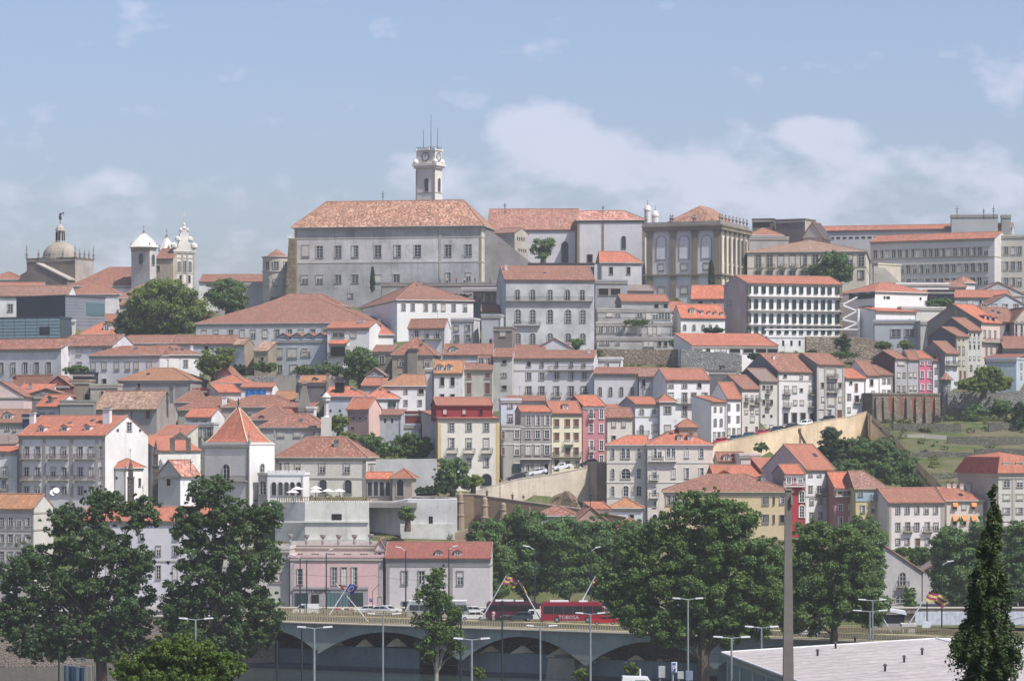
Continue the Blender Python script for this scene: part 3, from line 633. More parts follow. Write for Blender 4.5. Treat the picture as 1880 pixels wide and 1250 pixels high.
b = MB(); b.prism([(cx - w, ze), (cx + w, ze), (cx + w * .9, ze + 1.5), (cx + w * .62, ze + 1.2), (cx + w * .5, ze + 3.2), (cx + w * .42, ze + 5.6), (cx + w * .15, ze + 7), (cx - w * .15, ze + 7), (cx - w * .42, ze + 5.6), (cx - w * .5, ze + 3.2), (cx - w * .62, ze + 1.2), (cx - w * .9, ze + 1.5)], -.1, 1.3, 0, 'y')
for sx_ in (-1, 1):
    for k, (dx, z, rr) in enumerate(((.95, 1.5, 1.15), (.58, 3.7, .95), (.30, 6.6, .7))): b.lathe([(.05, -rr), (rr, -rr * .4), (rr, rr * .4), (.05, rr)], cx + sx_ * w * dx, .4, ze + z + .3, 8)
b.lathe([(.6, 0), (.9, .6), (.4, 1.2), (.5, 1.8), (.15, 2.4)], cx, .5, ze + 6.9, 8); b.tube((cx, .5, ze + 9), (cx, .5, ze + 12.6), .09); b.tube((cx - .6, .5, ze + 11.6), (cx + .6, .5, ze + 11.6), .09)
b.build('scrolled_gable', wallm((.74, .71, .65), .6), r0)
# round bastion
b = MB(); D = 935; c = P(506, 540, D); k = D / F; rr = 26 * k
root = empty('round_building', c + Vector((0, rr, 0)), 0, 'round cream bastion house with small conical orange roof beside the palace', 'building')
zt = Z_(470, D) - c.z; zm = Z_(499, D) - c.z
b.lathe([(rr, -8), (rr, zm), (rr + .25, zm + .02), (rr + .25, zm + .4), (rr, zm + .42), (rr, zt - .3), (rr + .3, zt - .28), (rr + .3, zt), (.2, zt)], n=28); b.build('wall', wallm((.58, .53, .46), .4), root)
b = MB(); b.lathe([(rr * .75, zt - .1), (rr * .75, zt + .1), (.2, Z_(456, D) - c.z)], n=14); b.build('roof', roofm('o'), root)
for yy_, kd in ((487, 'w'), (519, 's')):
    for px in (491, 507, 524):
        x = (px - 506) * k; a = math.asin(x / rr); window(kd, 9 * k, 13 * k, root, x * 1.003, Z_(yy_, D) - c.z, -rr * math.cos(a) * 1.003, a)
# palace (university) main block
pal_ = hs('huge grey stained palace block with long speckled brown roof below the clock tower', 541, 884, 416, 545, -9, 22, 370, 'h', 'u', (.62, .615, .60),
   [(461, 21, 12, 'w', [587, 621, 652, 694, 730, 767, 823, 860]), (461, 22, 13, 's', [561]), (512, 15, 12, 'w', [560, 587, 621, 652, 728]), (508, 15, 9, 'w', [823, 860]), (512, 15, 12, 's', [694]), (543, 8, 9, 'w', [568, 644])],
   D=915, wear=.85, bands=[437, 482], ov=1.0, cat='palace', name='palace', dirt=(.13, .13, .125), pil=[808], quoin=wallm((.36, .29, .15), .6), cor=True, inset=7.5, dn=14)
for y0, y1, cc, nm_ in ((600, 482.5, (.45, .45, .445), 'lower_render'), (436.5, 421, (.40, .40, .39), 'stained_frieze')):
    b = MB(); b.box(pal_['L'] + .02, pal_['R'] - .02, -.014, -.003, max(-14, pal_['zat'](y0, 0)), pal_['zat'](y1, 0)); b.build(nm_, wallm(cc, 1.0, (.10, .10, .10)), pal_['root'])
polywall('dark sloping buttress wall at the right end of the palace', 'buttress_wall', 'wall', [(886, 420), (905, 426), (977, 484), (977, 530), (886, 530)], 916, 2.5, wallm((.30, .285, .27), .8))
hs('grey stone wing with two rows of tiny windows behind the palace buttress', 905, 945, 428, 500, -30, 10, 420, 'g', 'b', (.36, .35, .33), D=932, sx=970, srows=[(439, 7, 2, 'n', [950, 954, 958, 962]), (460, 6, 2, 'n', [953, 957, 961, 965])], wear=.8, side=(.52, .48, .42))  # lit flank painted: the side wall gets a paler stone colour
polywall('white iron balcony platform hanging on the left corner of the palace', 'wall_balcony', 'balcony', [(526, 431), (536, 431), (536, 438), (526, 438)], 914, 2, plain('white_iron', (.6, .62, .62)))
polywall('battered stone corner buttress at the left end of the palace', 'corner_buttress', 'buttress', [(530, 438), (541, 438), (541, 560), (523, 560)], 912.5, 5, stonem((.24, .20, .13), 1.5))
# clock tower
h = hs('pale stone clock tower with belfry, clock faces and three masts', 763.5, 799, 308, 372, -28, 6, None, 'f', 'b', (.70, .67, .62), [(340, 24, 7, 'c', [783])], D=950, sx=812, srows=[(340, 25, 4, 'c', [806])], wear=.3, bands=[354], cat='clock tower', name='clock_tower', pil=[765, 797], cor=False, dn=20)
r0, L, R, dp, ze = h['root'], h['L'], h['R'], h['dep'], h['ze']; cx, cy = (L + R) / 2, dp / 2; TW = wallm((.70, .67, .62), .3)
b = MB(); b.box(L - .5, R + .5, -.5, dp + .5, ze - .2, ze + .5); b.box(L - .9, R + .9, -.9, dp + .9, ze + .5, ze + 1.3)
b.box(L + .1, R - .1, .1, dp - .1, ze + 1.3, ze + 5.4)
for x, y in ((L, 0), (R, 0), (R, dp), (L, dp)): b.lathe([(.75, 0), (.95, .7), (.6, 1.3), (.3, 1.6)], x, y, ze + 1.2, 10); b.lathe([(.35, 0), (.35, .9), (.1, 1.0)], x, y, ze + 5.2, 8)
b.box(L - .15, R + .15, -.15, dp + .15, ze + 5.4, ze + 5.7)
b.prism([(cx - 1.9, ze + 5.4), (cx - 1.3, ze + 6.0), (cx, ze + 6.4), (cx + 1.3, ze + 6.0), (cx + 1.9, ze + 5.4)], -.12, .3, 0, 'y')
b.build('clock_stage', TW, r0)
b = MB()
for x0, x1, y0, y1 in ((L, R, 0, .08), (L, R, dp - .08, dp), (L, L + .08, 0, dp), (R - .08, R, 0, dp)): b.box(x0, x1, y0, y1, ze + 6.4, ze + 6.5)
for i in range(9): x = L + (R - L) * i / 8; b.box(x - .05, x + .05, 0, .1, ze + 5.7, ze + 6.45)
b.build('railing', IRON, r0)
for rot, px, py in ((0, cx, -.02), (math.pi / 2, R - .0, cy)):
    b = MB(); n = 24; rr = 1.42
    b.face([(rr * math.cos(2 * math.pi * i / n), -.06, rr * math.sin(2 * math.pi * i / n)) for i in range(n)])
    for i in range(n):
        a0, a1 = 2 * math.pi * i / n, 2 * math.pi * (i + 1) / n
        b.hexa([(q * math.cos(a), -.03, q * math.sin(a)) for q, a in ((rr, a0), (rr, a1), (rr * .87, a1), (rr * .87, a0))], [(q * math.cos(a), -.12, q * math.sin(a)) for q, a in ((rr, a0), (rr, a1), (rr * .87, a1), (rr * .87, a0))], 1)
    for i in range(12):
        a = i * math.pi / 6; b.tube((rr * .62 * math.cos(a), -.08, rr * .62 * math.sin(a)), (rr * .82 * math.cos(a), -.08, rr * .82 * math.sin(a)), .05, n=4, mat=1)
    b.tube((0, -.1, 0), (.35, -.1, .75), .07, .04, 4, 1); b.tube((0, -.1, 0), (0.05, -.1, 1.1), .05, .03, 4, 1)
    b.build('clock_face', [plain('clock_dial', (.55, .56, .56)), IRON], r0, (px, py, ze + 3.45)).rotation_euler = (0, 0, rot)
for px, py in ((787, 210), (773, 237), (808.5, 235)):
    s = h['s_of'](px); b = MB(); b.tube((min(s, R), 1.5, ze + 5.6), (min(s, R), 1.5, Z_(py, 950) - h['zb']), .11, .05, 5); b.build('mast', IRON, r0)
# right of the palace
hs('long bright orange church roof with white eaves right of the palace', 896, 1060, 421, 500, -3, 20, 385, 'g', 'p', (.66, .65, .66), [(463, 38, 11, 'c', [1037], STONEB)], D=945, wear=.3, quoin=wallm((.36, .29, .2), .6), cat='church', name='university_chapel')
hs('white chapel block with stone quoins and one dark tall window', 1060, 1184, 404, 500, -5, 14, 388, 'r', 'p', (.66, .65, .67), [(445, 22, 7, 'c', [1145], STONEB), (475, 14, 9, 'h', [1083], STONEB)], D=938, wear=.22, quoin=wallm((.34, .27, .18), .6), pil=[1107], sur=STONEB, cat='church', name='chapel_block')
for px, yt_, lb in ((1189, 376, 'left white ball-shaped turret beside the pilastered library'), (1203, 386, 'right white ball-shaped turret beside the pilastered library')):
    D = 930; root = empty('turret', P(px, 412, D), 0, lb, 'turret', 'white turrets beside the library'); z = Z_(yt_ + 12, D) - Z_(412, D)
    b = MB(); b.lathe([(1.0, -4), (1.0, z), (1.15, z + .1), (1.15, z + .5), (1.05, z + .8), (.7, z + 1.5), (.25, z + 1.9)], n=12); b.build('drum', wallm((.68, .66, .62), .3), root)
    b = MB(); b.lathe([(.12, 0), (.25, .4), (.08, .8), (.12, 1.2), (.03, 1.8)], 0, 0, z + 1.8, 6); b.build('finial', STONEG, root)
hs('small white house with bright orange roof left of the pilastered library', 1103, 1178, 482, 520, 5, 9, 463, 'r', 'n', (.60, .60, .60), [(497, 13, 6, 'h', [1122, 1154])], D=895)
# library with giant pilasters
LP = wallm((.27, .235, .175), .7, (.1, .09, .07))
h = hs('library with brown giant pilasters, white arched panels and urns on its roof edge', 1187, 1322, 418, 556, -22, 26, None, 'f', 'u', (.62, .62, .64), [(454, 42, 17, 'l', [1214, 1256, 1297], LP), (490, 13, 10, 's', [1214, 1256, 1297], LP), (533, 14, 11, 's', [1214, 1256, 1297], LP)], D=912, sx=1374, wear=.35,
       srows=[(462, 46, 3.2, 'c', [1331, 1339, 1347, 1355, 1362, 1369]), (496, 12, 2.5, 'h', [1331, 1339, 1347, 1355, 1362, 1369])], cat='library', name='library', sur=LP, cor=False, side=(.72, .68, .60), dn=12)  # warmer, brighter side colour paints in the sun on the right flank
r0, L, R, dp, ze = h['root'], h['L'], h['R'], h['dep'], h['ze']
for px in (1193, 1236, 1276, 1316):
    s = h['s_of'](px); b = MB(); b.box(s - .95, s + .95, -.5, -.003, -12, ze - .9); b.box(s - 1.15, s + 1.15, -.6, -.003, ze - 1.7, ze - .95); b.build('pilaster', LP, r0)
for i in range(7):
    y = .4 + (dp - .8) * i / 6; b = MB(); b.box(R + .003, R + .4, y - .55, y + .55, -12, ze - .9); b.build('pilaster', LP, r0)
for zc, hh, pr_ in ((ze - .9, 1.1, .95), (h['zat'](506, 0), .5, .75), (ze + .2, .5, 1.2)):
    b = MB(); b.box(L - pr_, R + pr_, -pr_, dp + pr_, zc, zc + hh); b.build('cornice', LP, r0)
zt = ze + .7
b = MB(); b.box(L - .2, R + .2, -.2, .1, zt, zt + 1.1); b.box(R - .1, R + .2, .1, dp, zt, zt + 1.1); b.build('parapet', STONEG, r0)
for i in range(6): 
    x = L + (R - L) * (0, .33, .36, .64, .67, 1)[i]; b = MB(); b.lathe([(.25, 0), (.2, .5), (.5, 1.1), (.2, 1.6), (.3, 1.9), (.05, 2.4)], x, -.05, zt + 1.1, 7); b.build('urn', STONEG, r0)
for i in range(8): 
    y = dp * (i + .6) / 8; b = MB(); b.lathe([(.25, 0), (.2, .5), (.5, 1.1), (.2, 1.6), (.3, 1.9), (.05, 2.4)], R, y, zt + 1.1, 7); b.build('urn', STONEG, r0)
b = MB(); ap = (h['s_of'](1270), 8, Z_(378, 920) - h['zb']); q = [(h['s_of'](1206), 1.2, zt), (R - .8, 1.2, zt), (R - .8, dp - 1, zt), (h['s_of'](1206), dp - 1, zt)]; ap2 = (ap[0], dp - 9, ap[2])
b.face([q[0], q[1], ap]); b.face([q[1], q[2], ap2, ap]); b.face([q[2], q[3], ap2]); b.face([q[3], q[0], ap, ap2]); b.build('roof', roofm('u'), r0)
# right skyline
hs('dark flat topped stone block on the skyline right of the library', 1381, 1421, 404, 440, -12, 10, None, 'f', 'k', (.17, .15, .14), [(413, 12, 30, 'n', [1398])], D=985, sx=1432, wear=.5)
hs('brown stone block with white pediment on the skyline', 1424, 1478, 405, 450, -30, 12, None, 'f', 'k', (.20, .17, .155), D=980, sx=1497, wear=.6, side=(.45, .42, .36))
h = hs('white temple pediment on the skyline beside the brown stone block', 1474, 1510, 434, 460, -25, 8, 409, 'e', 'k', (.52, .49, .42), D=968, ov=.9, wear=.4)
hs('small bright orange hip roof above the tan roofed palace', 1377, 1438, 432, 450, 6, 10, 420, 'h', 'o', W2, D=960)
hs('grey flat house under the small orange hip roof', 1376, 1448, 437, 455, 6, 8, None, 'f', 'o', (.40, .39, .37), D=956, wear=.5)
h = hs('long cream mansion with speckled tan roof right of the library', 1372, 1590, 462, 530, -8, 16, 442, 'h', 't', (.62, .58, .49), [(478, 20, 10, 'd', (10, 1392, 1581), STONEB), (505, 15, 10, 'w', (10, 1392, 1581), STONEB)], D=925, sx=1648, bands=[491], wear=.35, sur=STONE, cat='mansion', name='mansion', balc=[(1390 + 21 * i, 1402 + 21 * i, 491) for i in range(9)])
hs('stone flank with sloping parapet beside the cream mansion', 1602, 1612, 486, 530, -50, 10, None, 'f', 'k', (.55, .50, .40), D=905, sx=1654, wear=.5)
polywall('sloping cream stair wall below the long office block', 'stair_wall', 'wall', [(1604, 488), (1625, 492), (1655, 522), (1655, 535), (1604, 535)], 902, 2, wallm((.56, .52, .44), .5))
hs('long modern office block with rows of square windows and thin orange roof', 1598, 1826, 441, 535, -28, 14, 430, 'g', 'o', (.60, .59, .57), [(464, 15, 7, 'w', (19, 1607, 1824 - 14), STONE), (493, 15, 7, 'w', (16, 1632, 1810), STONE), (518, 14, 7, 'w', (15, 1645, 1810), STONE)], D=960, bands=[474], cat='office block', name='office_block', wear=.3)
hs('right wing of the office block with tall square windows', 1828, 1900, 434, 535, -14, 14, None, 'f', 'k', (.58, .55, .48), [(460, 14, 7, 'w', (4, 1835, 1872), STONE), (488, 15, 7, 'w', (4, 1835, 1872), STONE), (517, 14, 7, 'w', (4, 1835, 1872), STONE)], D=955, cat='office block', name='office_block', wear=.3)
hs('upper pale office storey with a strip of slit windows and orange roof edge', 1508, 1858, 421, 445, -14, 14, 414, 'g', 'o', (.54, .53, .53), [(435, 4, 7, 'n', (29, 1516, 1838))], D=1005, cat='office block', name='office_block', wear=.25, sx=1862)
hs('grey rooftop plant block with aerials on the skyline at right', 1747, 1832, 396, 414, -6, 8, None, 'f', 'k', (.42, .44, .44), D=995, cat='plant room', name='plant_room', wear=.2)
hs('small round-cornered grey tank house at the right end of the skyline', 1839, 1856, 397, 414, -6, 6, None, 'f', 'k', (.38, .40, .38), D=996, cat='plant room', name='plant_room')
for px, yt_, yb_, lb in ((1757, 378, 397, 'leftmost thin mast on the grey rooftop plant block'), (1806, 382, 397, 'middle thin mast on the grey rooftop plant block'), (1824, 378, 397, 'rightmost thin mast on the grey rooftop plant block'), (927, 372, 386, 'small iron cross on the bright orange church roof'), (703, 350, 370, 'small weather vane on the palace roof ridge'), (1107, 377, 389, 'thin iron rod on the white chapel roof')):
    D = 940; b = MB(); p = P(px, yb_, D); t = Z_(yt_, D) - p.z; b.tube((0, 0, -1), (0, 0, t), .12, .07); b.tube((-.5, 0, t * .7), (.5, 0, t * .7), .08)
    b.lathe([(.1, 0), (.3, .2), (.1, .5)], 0, 0, t * .4, 6); tag(b.build('rooftop_mast', IRON, None, p), lb, 'mast')
# ================================================================ museum left
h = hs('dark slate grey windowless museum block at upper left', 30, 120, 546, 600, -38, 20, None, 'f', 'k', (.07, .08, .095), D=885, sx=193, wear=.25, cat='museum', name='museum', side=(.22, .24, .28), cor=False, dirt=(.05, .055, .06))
for i in range(9): b = MB(); z = h['ze'] - .6 - i * .95; b.box(h['L'] - .02, h['R'] + .02, -.03, -.003, z, z + .06); b.box(h['R'] + .003, h['R'] + .03, 0, h['dep'], z, z + .06); b.build('slate_course', plain('slate_dark', (.05, .055, .065)), h['root'])
b = MB(); b.box(h['R'] + .003, h['R'] + .06, h['r_of'](158, h['R']), h['dep'] - .3, h['ze'] - 5.2, h['ze'] - 1.5); b.build('window', GLASSB, h['root'])
D = 862; h = hs('pale blue glass clad gallery below the slate museum block', -15, 110, 585, 640, -22, 8, None, 'f', 'k', (.06, .08, .10), D=D, sx=131, cat='gallery', name='glass_gallery', wear=.1, cor=False)
GP_ = plain('pale_glass_panel', (.23, .33, .38), .2, 0, .6); me = None
for j in range(7):
    for i in range(6):
        x0 = h['L'] + (h['R'] - h['L']) * i / 6; w = (h['R'] - h['L']) / 6; z0 = h['ze'] - .95 * (j + 1)
        if me is None: b = MB(); b.box(.09, w - .09, -.14, -.01, .10, .86); me = b.mesh('glass_panel', GP_)
        put('glass_panel', me, h['root'], (x0, 0, z0))
b = MB(); x = h['s_of'](73); b.box(x, x + 3.4, -.2, -.15, h['ze'] - 4.7, h['ze'] - 2.4); b.build('window', GLASS, h['root'])
hs('narrow white pillar wall between glass gallery and posts', 132, 137, 590, 628, 0, 2, None, 'f', 'k', WH, D=868)
# ================================================================ long white row
hs('long lavender-white wing at the left edge with four tall windows', -30, 112, 641, 706, -24, 14, 624, 'g', 'm', LV, [(675, 19, 8, 'w', [3, 25, 47, 68, 90])], D=775, cat='building')
hs('two-storey white wing with four small attic windows right of the lavender wing', 112, 206, 635, 706, -18, 14, 616, 'g', 'm', LV, [(645, 11, 9, 'w', [122, 145, 173, 192]), (672, 14, 9, 'w', [123, 146])], D=772, cat='building')
hs('white front with seven shuttered windows and orange roof', 164, 293, 652, 712, -16, 12, 637, 'l', 'm', LV, [(671, 15, 8, 's', [172, 192, 215, 235, 251, 275]), (701, 11, 7, 'h', [192])], D=757)
hs('bright white end with two windows beside the bushy green tree', 294, 366, 651, 690, 14, 12, 636, 'r', 'm', WH, [(667, 12, 7, 'w', [305, 341])], D=760, chim=[(352, 634, 650, 5)])
hs('orange hip roof behind the white front with shuttered windows', 200, 345, 630, 655, -6, 10, 617, 'h', 'm', LV, D=800)
hs('white low house with one black square window behind the bushy tree', 315, 432, 630, 690, -8, 12, 617, 'g', 'm', GB, [(638, 9, 7, 'h', [379]), (638, 9, 6, 'w', [395, 408])], D=798, sx=442)
hs('bare ochre gable of a ruined outhouse beside the bushy tree', 430, 449, 632, 690, -30, 8, 622, 'g', 't', GB, D=795, sx=466, wear=.7, side=(.42, .33, .25))
hs('crumbling tan outhouse with broken roof', 467, 492, 644, 690, -12, 8, 628, 's', 't', (.36, .31, .23), [(659, 7, 5, 'h', [482])], D=790, wear=.8)
# ================================================================ below the palace
hs('very long brown roofed college wing below the palace', 360, 684, 593, 642, -10, 18, 551, 'h', 'm', (.58, .58, .60), [(612, 14, 8, 'w', [375, 397, 424, 445, 465, 487, 509, 532, 553, 575, 597, 620])], D=850, sx=738, srows=[(597, 14, 6, 'w', [698, 724])], cat='college', name='college_wing', wear=.4)
hs('low brown roof ridge rising behind the long college wing', 482, 625, 560, 575, -8, 14, 541, 'h', 'm', W2, D=885)
hs('sunlit white wing with brown hip roof and seven small windows', 729, 869, 551, 624, 14, 16, 519, 'h', 'm', WH, [(564, 12, 6, 'w', [741, 758, 782, 798, 814, 833, 854]), (592, 12, 6, 'w', [770, 800, 840])], D=850, sx=662, wear=.15)
hs('lavender house with three french windows and one long iron balcony', 750, 816, 601, 642, -16, 9, 587, 'g', 'm', LV, [(613, 14, 7, 'd', [765, 784, 803])], D=805, sx=826, balc=[(755, 812, 622)])
hs('flat topped lavender block with four small windows', 828, 870, 587, 634, -14, 8, None, 'f', 'k', LV, [(602, 10, 8, 's', [838]), (602, 10, 8, 'w', [859]), (620, 10, 8, 'w', [839, 859])], D=812, sx=881)
hs('flat grey house wall beside the tall arcaded house', 884, 919, 580, 634, -6, 8, None, 'f', 'k', (.50, .51, .53), [(627, 9, 5, 'n', [901])], D=806)
hs('blank dark brown box of a house in front of the arcaded house', 906, 940, 603, 642, -8, 8, None, 'f', 'k', (.24, .20, .18), [(613, 8, 9, 's', [923])], D=792, wear=.4)
hs('reddish low roofs and dark hedge gap under the glass terrace', 884, 918, 572, 582, 0, 6, 560, 's', 'm', (.3, .2, .17), D=826)
hs('tall grey stained house with arched windows on three floors', 927, 1091, 514, 645, 5, 14, 490, 'g', 'm', (.56, .57, .575), [(541, 18, 9, 'a', [950, 978, 1010, 1042, 1069]), (580, 23, 10, 'a', [951, 978, 1010, 1043, 1070]), (621, 18, 10, 'a', [951, 978, 1010, 1043, 1070])],
   D=815, sx=912, balc=[(930, 1088, 552), (944, 992, 597)], wear=.7, cat='mansion', name='arcaded_house', chim=[(929, 484, 492, 5)])
hs('thin dark pergola roof on the tall arcaded house', 970, 1091, 486, 496, 0, 8, None, 'f', 'k', (.06, .06, .07), D=838, wear=.1)
hs('concrete terrace with a glazed room left of the arcaded house', 869, 918, 533, 560, -4, 10, None, 'f', 'k', (.12, .16, .18), [(545, 18, 14, 'w', [877, 894, 911])], D=862)
hs('grey concrete terrace wall with visitors under the palace', 700, 918, 521, 560, -4, 12, None, 'f', 'k', (.34, .34, .32), D=888, wear=.7)
hs('pale concrete slab canopy over the glazed terrace room', 848, 919, 530.5, 533, -4, 8, None, 'f', 'k', (.55, .54, .52), D=858, dn=.1, wear=.2)
# houses between the arcaded house and the green-shuttered block
hs('concrete viewing terrace right of the arcaded house', 1093, 1152, 517, 545, 8, 14, None, 'f', 'k', (.36, .37, .38), [(536, 12, 18, 'h', [1108, 1130])], D=862, wear=.4)
hs('sloping concrete canopy below the pilastered library', 1150, 1200, 534, 545, 10, 6, 524, 's', 'g', (.40, .40, .39), D=868)
hs('orange roofed attic row on the planted terraces', 1141, 1228, 553, 572, 8, 10, 542, 'g', 'n', (.42, .42, .42), [(562, 9, 8, 'h', [1205, 1222])], D=842, chim=[(1163, 548, 575, 6, RUST)])
hs('grey upper terrace storey with plants and a glazed winter garden', 1096, 1233, 569, 592, 4, 7, None, 'f', 'k', (.42, .42, .41), [(576, 9, 10, 'w', [1119, 1134, 1174]), (578, 16, 10, 'w', [1192, 1203, 1214, 1225])], D=833, wear=.6, balc=[(1096, 1185, 590)])
hs('grey middle terrace storey with long balcony', 1095, 1234, 594, 620, 4, 7, None, 'f', 'k', (.45, .45, .44), [(605, 11, 8, 'w', [1103, 1116, 1124, 1134, 1153]), (608, 18, 8, 's', [1173, 1194, 1211])], D=826, wear=.6, balc=[(1094, 1230, 619)])
hs('grey lower terrace storey above the stained retaining wall', 1096, 1236, 621, 645, 4, 8, None, 'f', 'k', (.44, .43, .41), [(628, 9, 7, 'w', [1105, 1115, 1134]), (630, 14, 8, 's', [1186, 1196]), (630, 10, 6, 'h', [1211, 1222])], D=819, wear=.7)
hs('white villa with five small dormers in an orange roof', 1250, 1331, 583, 615, 12, 14, 560, 'g', 'n', WH, [(601, 10, 5, 'a', [1257, 1274, 1291, 1304, 1316])], D=838, sx=1234, dorm=[(1271, 575, 9, 8), (1289, 576, 5, 5), (1302, 577, 5, 5), (1313, 578, 5, 5), (1325, 579, 5, 5)])
hs('little orange roofed wing behind the white dormer villa', 1228, 1262, 571, 600, 12, 12, 555, 'g', 'n', WH, D=850)
hs('pinkish house with sloping orange roof below the library cypress', 1269, 1333, 548, 600, -6, 14, 525, 'g', 'n', (.55, .47, .47), [(555, 7, 8, 'h', [1286]), (560, 14, 8, 'w', [1311])], D=868)
XS = [1375, 1388, 1402, 1416, 1430, 1444, 1458, 1471, 1485, 1498, 1511, 1523, 1537]
hs('big white hostel block with four rows of dark green shuttered windows', 1371, 1546, 521, 616, 16, 14, 508, 'g', 'n', WH, [(532, 15, 4, 'x', XS), (559, 17, 4, 'x', XS), (585, 17, 4, 'x', XS), (607, 12, 4, 'x', XS)], D=842, sx=1329,
   balc=[(1372, 1545, 545, FRAMEW, .1), (1372, 1545, 571, FRAMEW, .1), (1372, 1545, 597, FRAMEW, .1)], srows=[(557, 10, 7, 'w', [1339])], wear=.12, cat='apartment block', name='hostel_block', side=(.50, .42, .42), quoin=STONEB)
hs('sunlit white corner block with few tiny windows right of the hostel', 1606, 1702, 536, 615, 30, 22, 520, 'h', 'n', (.80, .79, .77), [(547, 5, 4, 'n', [1624, 1629, 1632, 1690]), (570, 7, 6, 'n', [1630, 1648, 1666])], D=845, sx=1546, srows=[(543, 11, 13, 'x', [1575, 1592]), (570, 15, 10, 'x', [1590]), (596, 15, 10, 'x', [1590])], wear=.12, cat='apartment block')
hs('white sunlit terrace annex with round arches right of the hostel', 1608, 1682, 572, 625, 28, 8, 566, 's', 'n', (.78, .77, .75), [(592, 9, 9, 'c', [1627, 1640, 1653]), (590, 8, 14, 'c', [1670])], D=832, wear=.1)
hs('low white ground floor of the hostel with narrow red framed openings', 1410, 1480, 620, 645, 8, 6, None, 'f', 'k', WH, [(630, 10, 4, 'n', [1438, 1453, 1468])], D=826, cor=False)
D = 834; root = empty('outdoor_staircase', P(1560, 616, D), 0, 'white zigzag outdoor staircase at the right end of the hostel', 'staircase')
b = MB()
for i, (x0, y0, x1, y1) in enumerate([(1544, 562, 1574, 547), (1574, 572, 1544, 560), (1544, 588, 1574, 572), (1574, 594, 1544, 587), (1544, 608, 1576, 594)]):
    a, c_ = P(x0, y0, D) - root.location, P(x1, y1, D) - root.location
    b.hexa([a, c_, c_ + Vector((0, 1.6, 0)), a + Vector((0, 1.6, 0))], [p + Vector((0, 0, .45)) for p in (a, c_, c_ + Vector((0, 1.6, 0)), a + Vector((0, 1.6, 0)))])
b.build('flight', wallm(WH, .15), root); b = MB(); a = P(1575, 620, D) - root.location; b.box(a.x, a.x + .6, 0, 1.6, a.z, Z_(567, D) - root.location.z); b.box(a.x - 26, a.x, -.4, 1.4, Z_(606, D) - root.location.z, Z_(603.5, D) - root.location.z); b.build('post', wallm(WH, .15), root)
hs('grey blue concrete block with two wide windows', 1604, 1682, 590, 650, -6, 12, None, 'f', 'k', (.46, .49, .52), [(611, 13, 17, 'w', [1645, 1670])], D=815, sx=1690, wear=.25)
hs('bare sunlit concrete retaining block beside the brown gable', 1690, 1722, 592, 655, 10, 8, None, 'f', 'k', (.50, .49, .46), D=811, wear=.5)
hs('white parapet wall in front of the bush at upper right', 1655, 1736, 566, 600, 12, 3, None, 'f', 'k', (.60, .59, .54), D=838, wear=.35)
hs('long grey blue house with orange roof and dark skylight strip', 1702, 1858, 546, 600, 3, 12, 534, 'g', 'n', (.52, .56, .60), [(556, 13, 9, 's', [1758, 1781]), (554, 10, 4, 'h', [1800])], D=868)
hs('black glazed strip on the long grey blue house', 1706, 1752, 535, 543, 3, 2, None, 'f', 'k', (.03, .035, .05), D=864, wear=.05, cat='skylight', name='skylight')
hs('tiny cream house with brown roof behind the black skylight', 1740, 1773, 527, 540, 4, 8, 518, 'g', 'b', CR, [(531, 6, 4, 'w', [1763])], D=892)
hs('white cube with pyramid cap in front of the office block', 1766, 1790, 519, 540, 25, 6, 508, 'p', WH and 'p', (.78, .77, .75), D=898)
hs('white parapet wall below the office block', 1645, 1742, 522, 540, 4, 3, None, 'f', 'k', (.76, .75, .72), D=890, wear=.1)
hs('wide pale gable below the office block at right', 1786, 1880, 541, 560, 4, 12, 519, 'e', 'g', (.50, .50, .50), D=885)
hs('white blue gabled house with four windows at the right edge', 1790, 1905, 574, 620, 6, 14, 541, 'e', 'm', (.56, .60, .64), [(564, 11, 8, 'w', [1806, 1826, 1846, 1866])], D=842)
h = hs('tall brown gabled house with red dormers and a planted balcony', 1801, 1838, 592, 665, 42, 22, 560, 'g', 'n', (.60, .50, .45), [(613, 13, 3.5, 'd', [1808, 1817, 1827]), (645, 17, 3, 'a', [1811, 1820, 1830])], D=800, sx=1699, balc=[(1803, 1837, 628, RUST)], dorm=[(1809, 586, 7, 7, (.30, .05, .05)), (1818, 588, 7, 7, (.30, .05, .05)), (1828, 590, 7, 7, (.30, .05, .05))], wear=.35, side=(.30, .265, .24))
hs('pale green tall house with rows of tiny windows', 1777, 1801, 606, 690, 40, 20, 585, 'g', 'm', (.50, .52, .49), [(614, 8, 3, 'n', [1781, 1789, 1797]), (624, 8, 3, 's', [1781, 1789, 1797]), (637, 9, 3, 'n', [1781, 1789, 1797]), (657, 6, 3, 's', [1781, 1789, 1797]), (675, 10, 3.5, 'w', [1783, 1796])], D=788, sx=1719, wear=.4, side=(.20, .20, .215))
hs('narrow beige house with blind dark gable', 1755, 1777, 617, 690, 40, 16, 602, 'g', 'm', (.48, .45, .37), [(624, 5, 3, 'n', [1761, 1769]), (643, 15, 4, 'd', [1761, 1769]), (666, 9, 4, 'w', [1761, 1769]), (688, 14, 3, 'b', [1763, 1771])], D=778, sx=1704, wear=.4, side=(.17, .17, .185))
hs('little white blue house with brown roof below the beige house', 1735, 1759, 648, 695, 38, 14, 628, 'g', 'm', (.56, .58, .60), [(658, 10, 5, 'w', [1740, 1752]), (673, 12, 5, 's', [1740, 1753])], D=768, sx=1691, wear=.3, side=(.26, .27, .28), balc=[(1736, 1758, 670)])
hs('brown roofed cottage at the right edge above the grey gable', 1816, 1862, 590, 640, 10, 12, 566, 'g', 'm', (.40, .38, .38), [(600, 16, 14, 'h', [1852]), (618, 14, 4, 'w', [1848, 1857])], D=815)
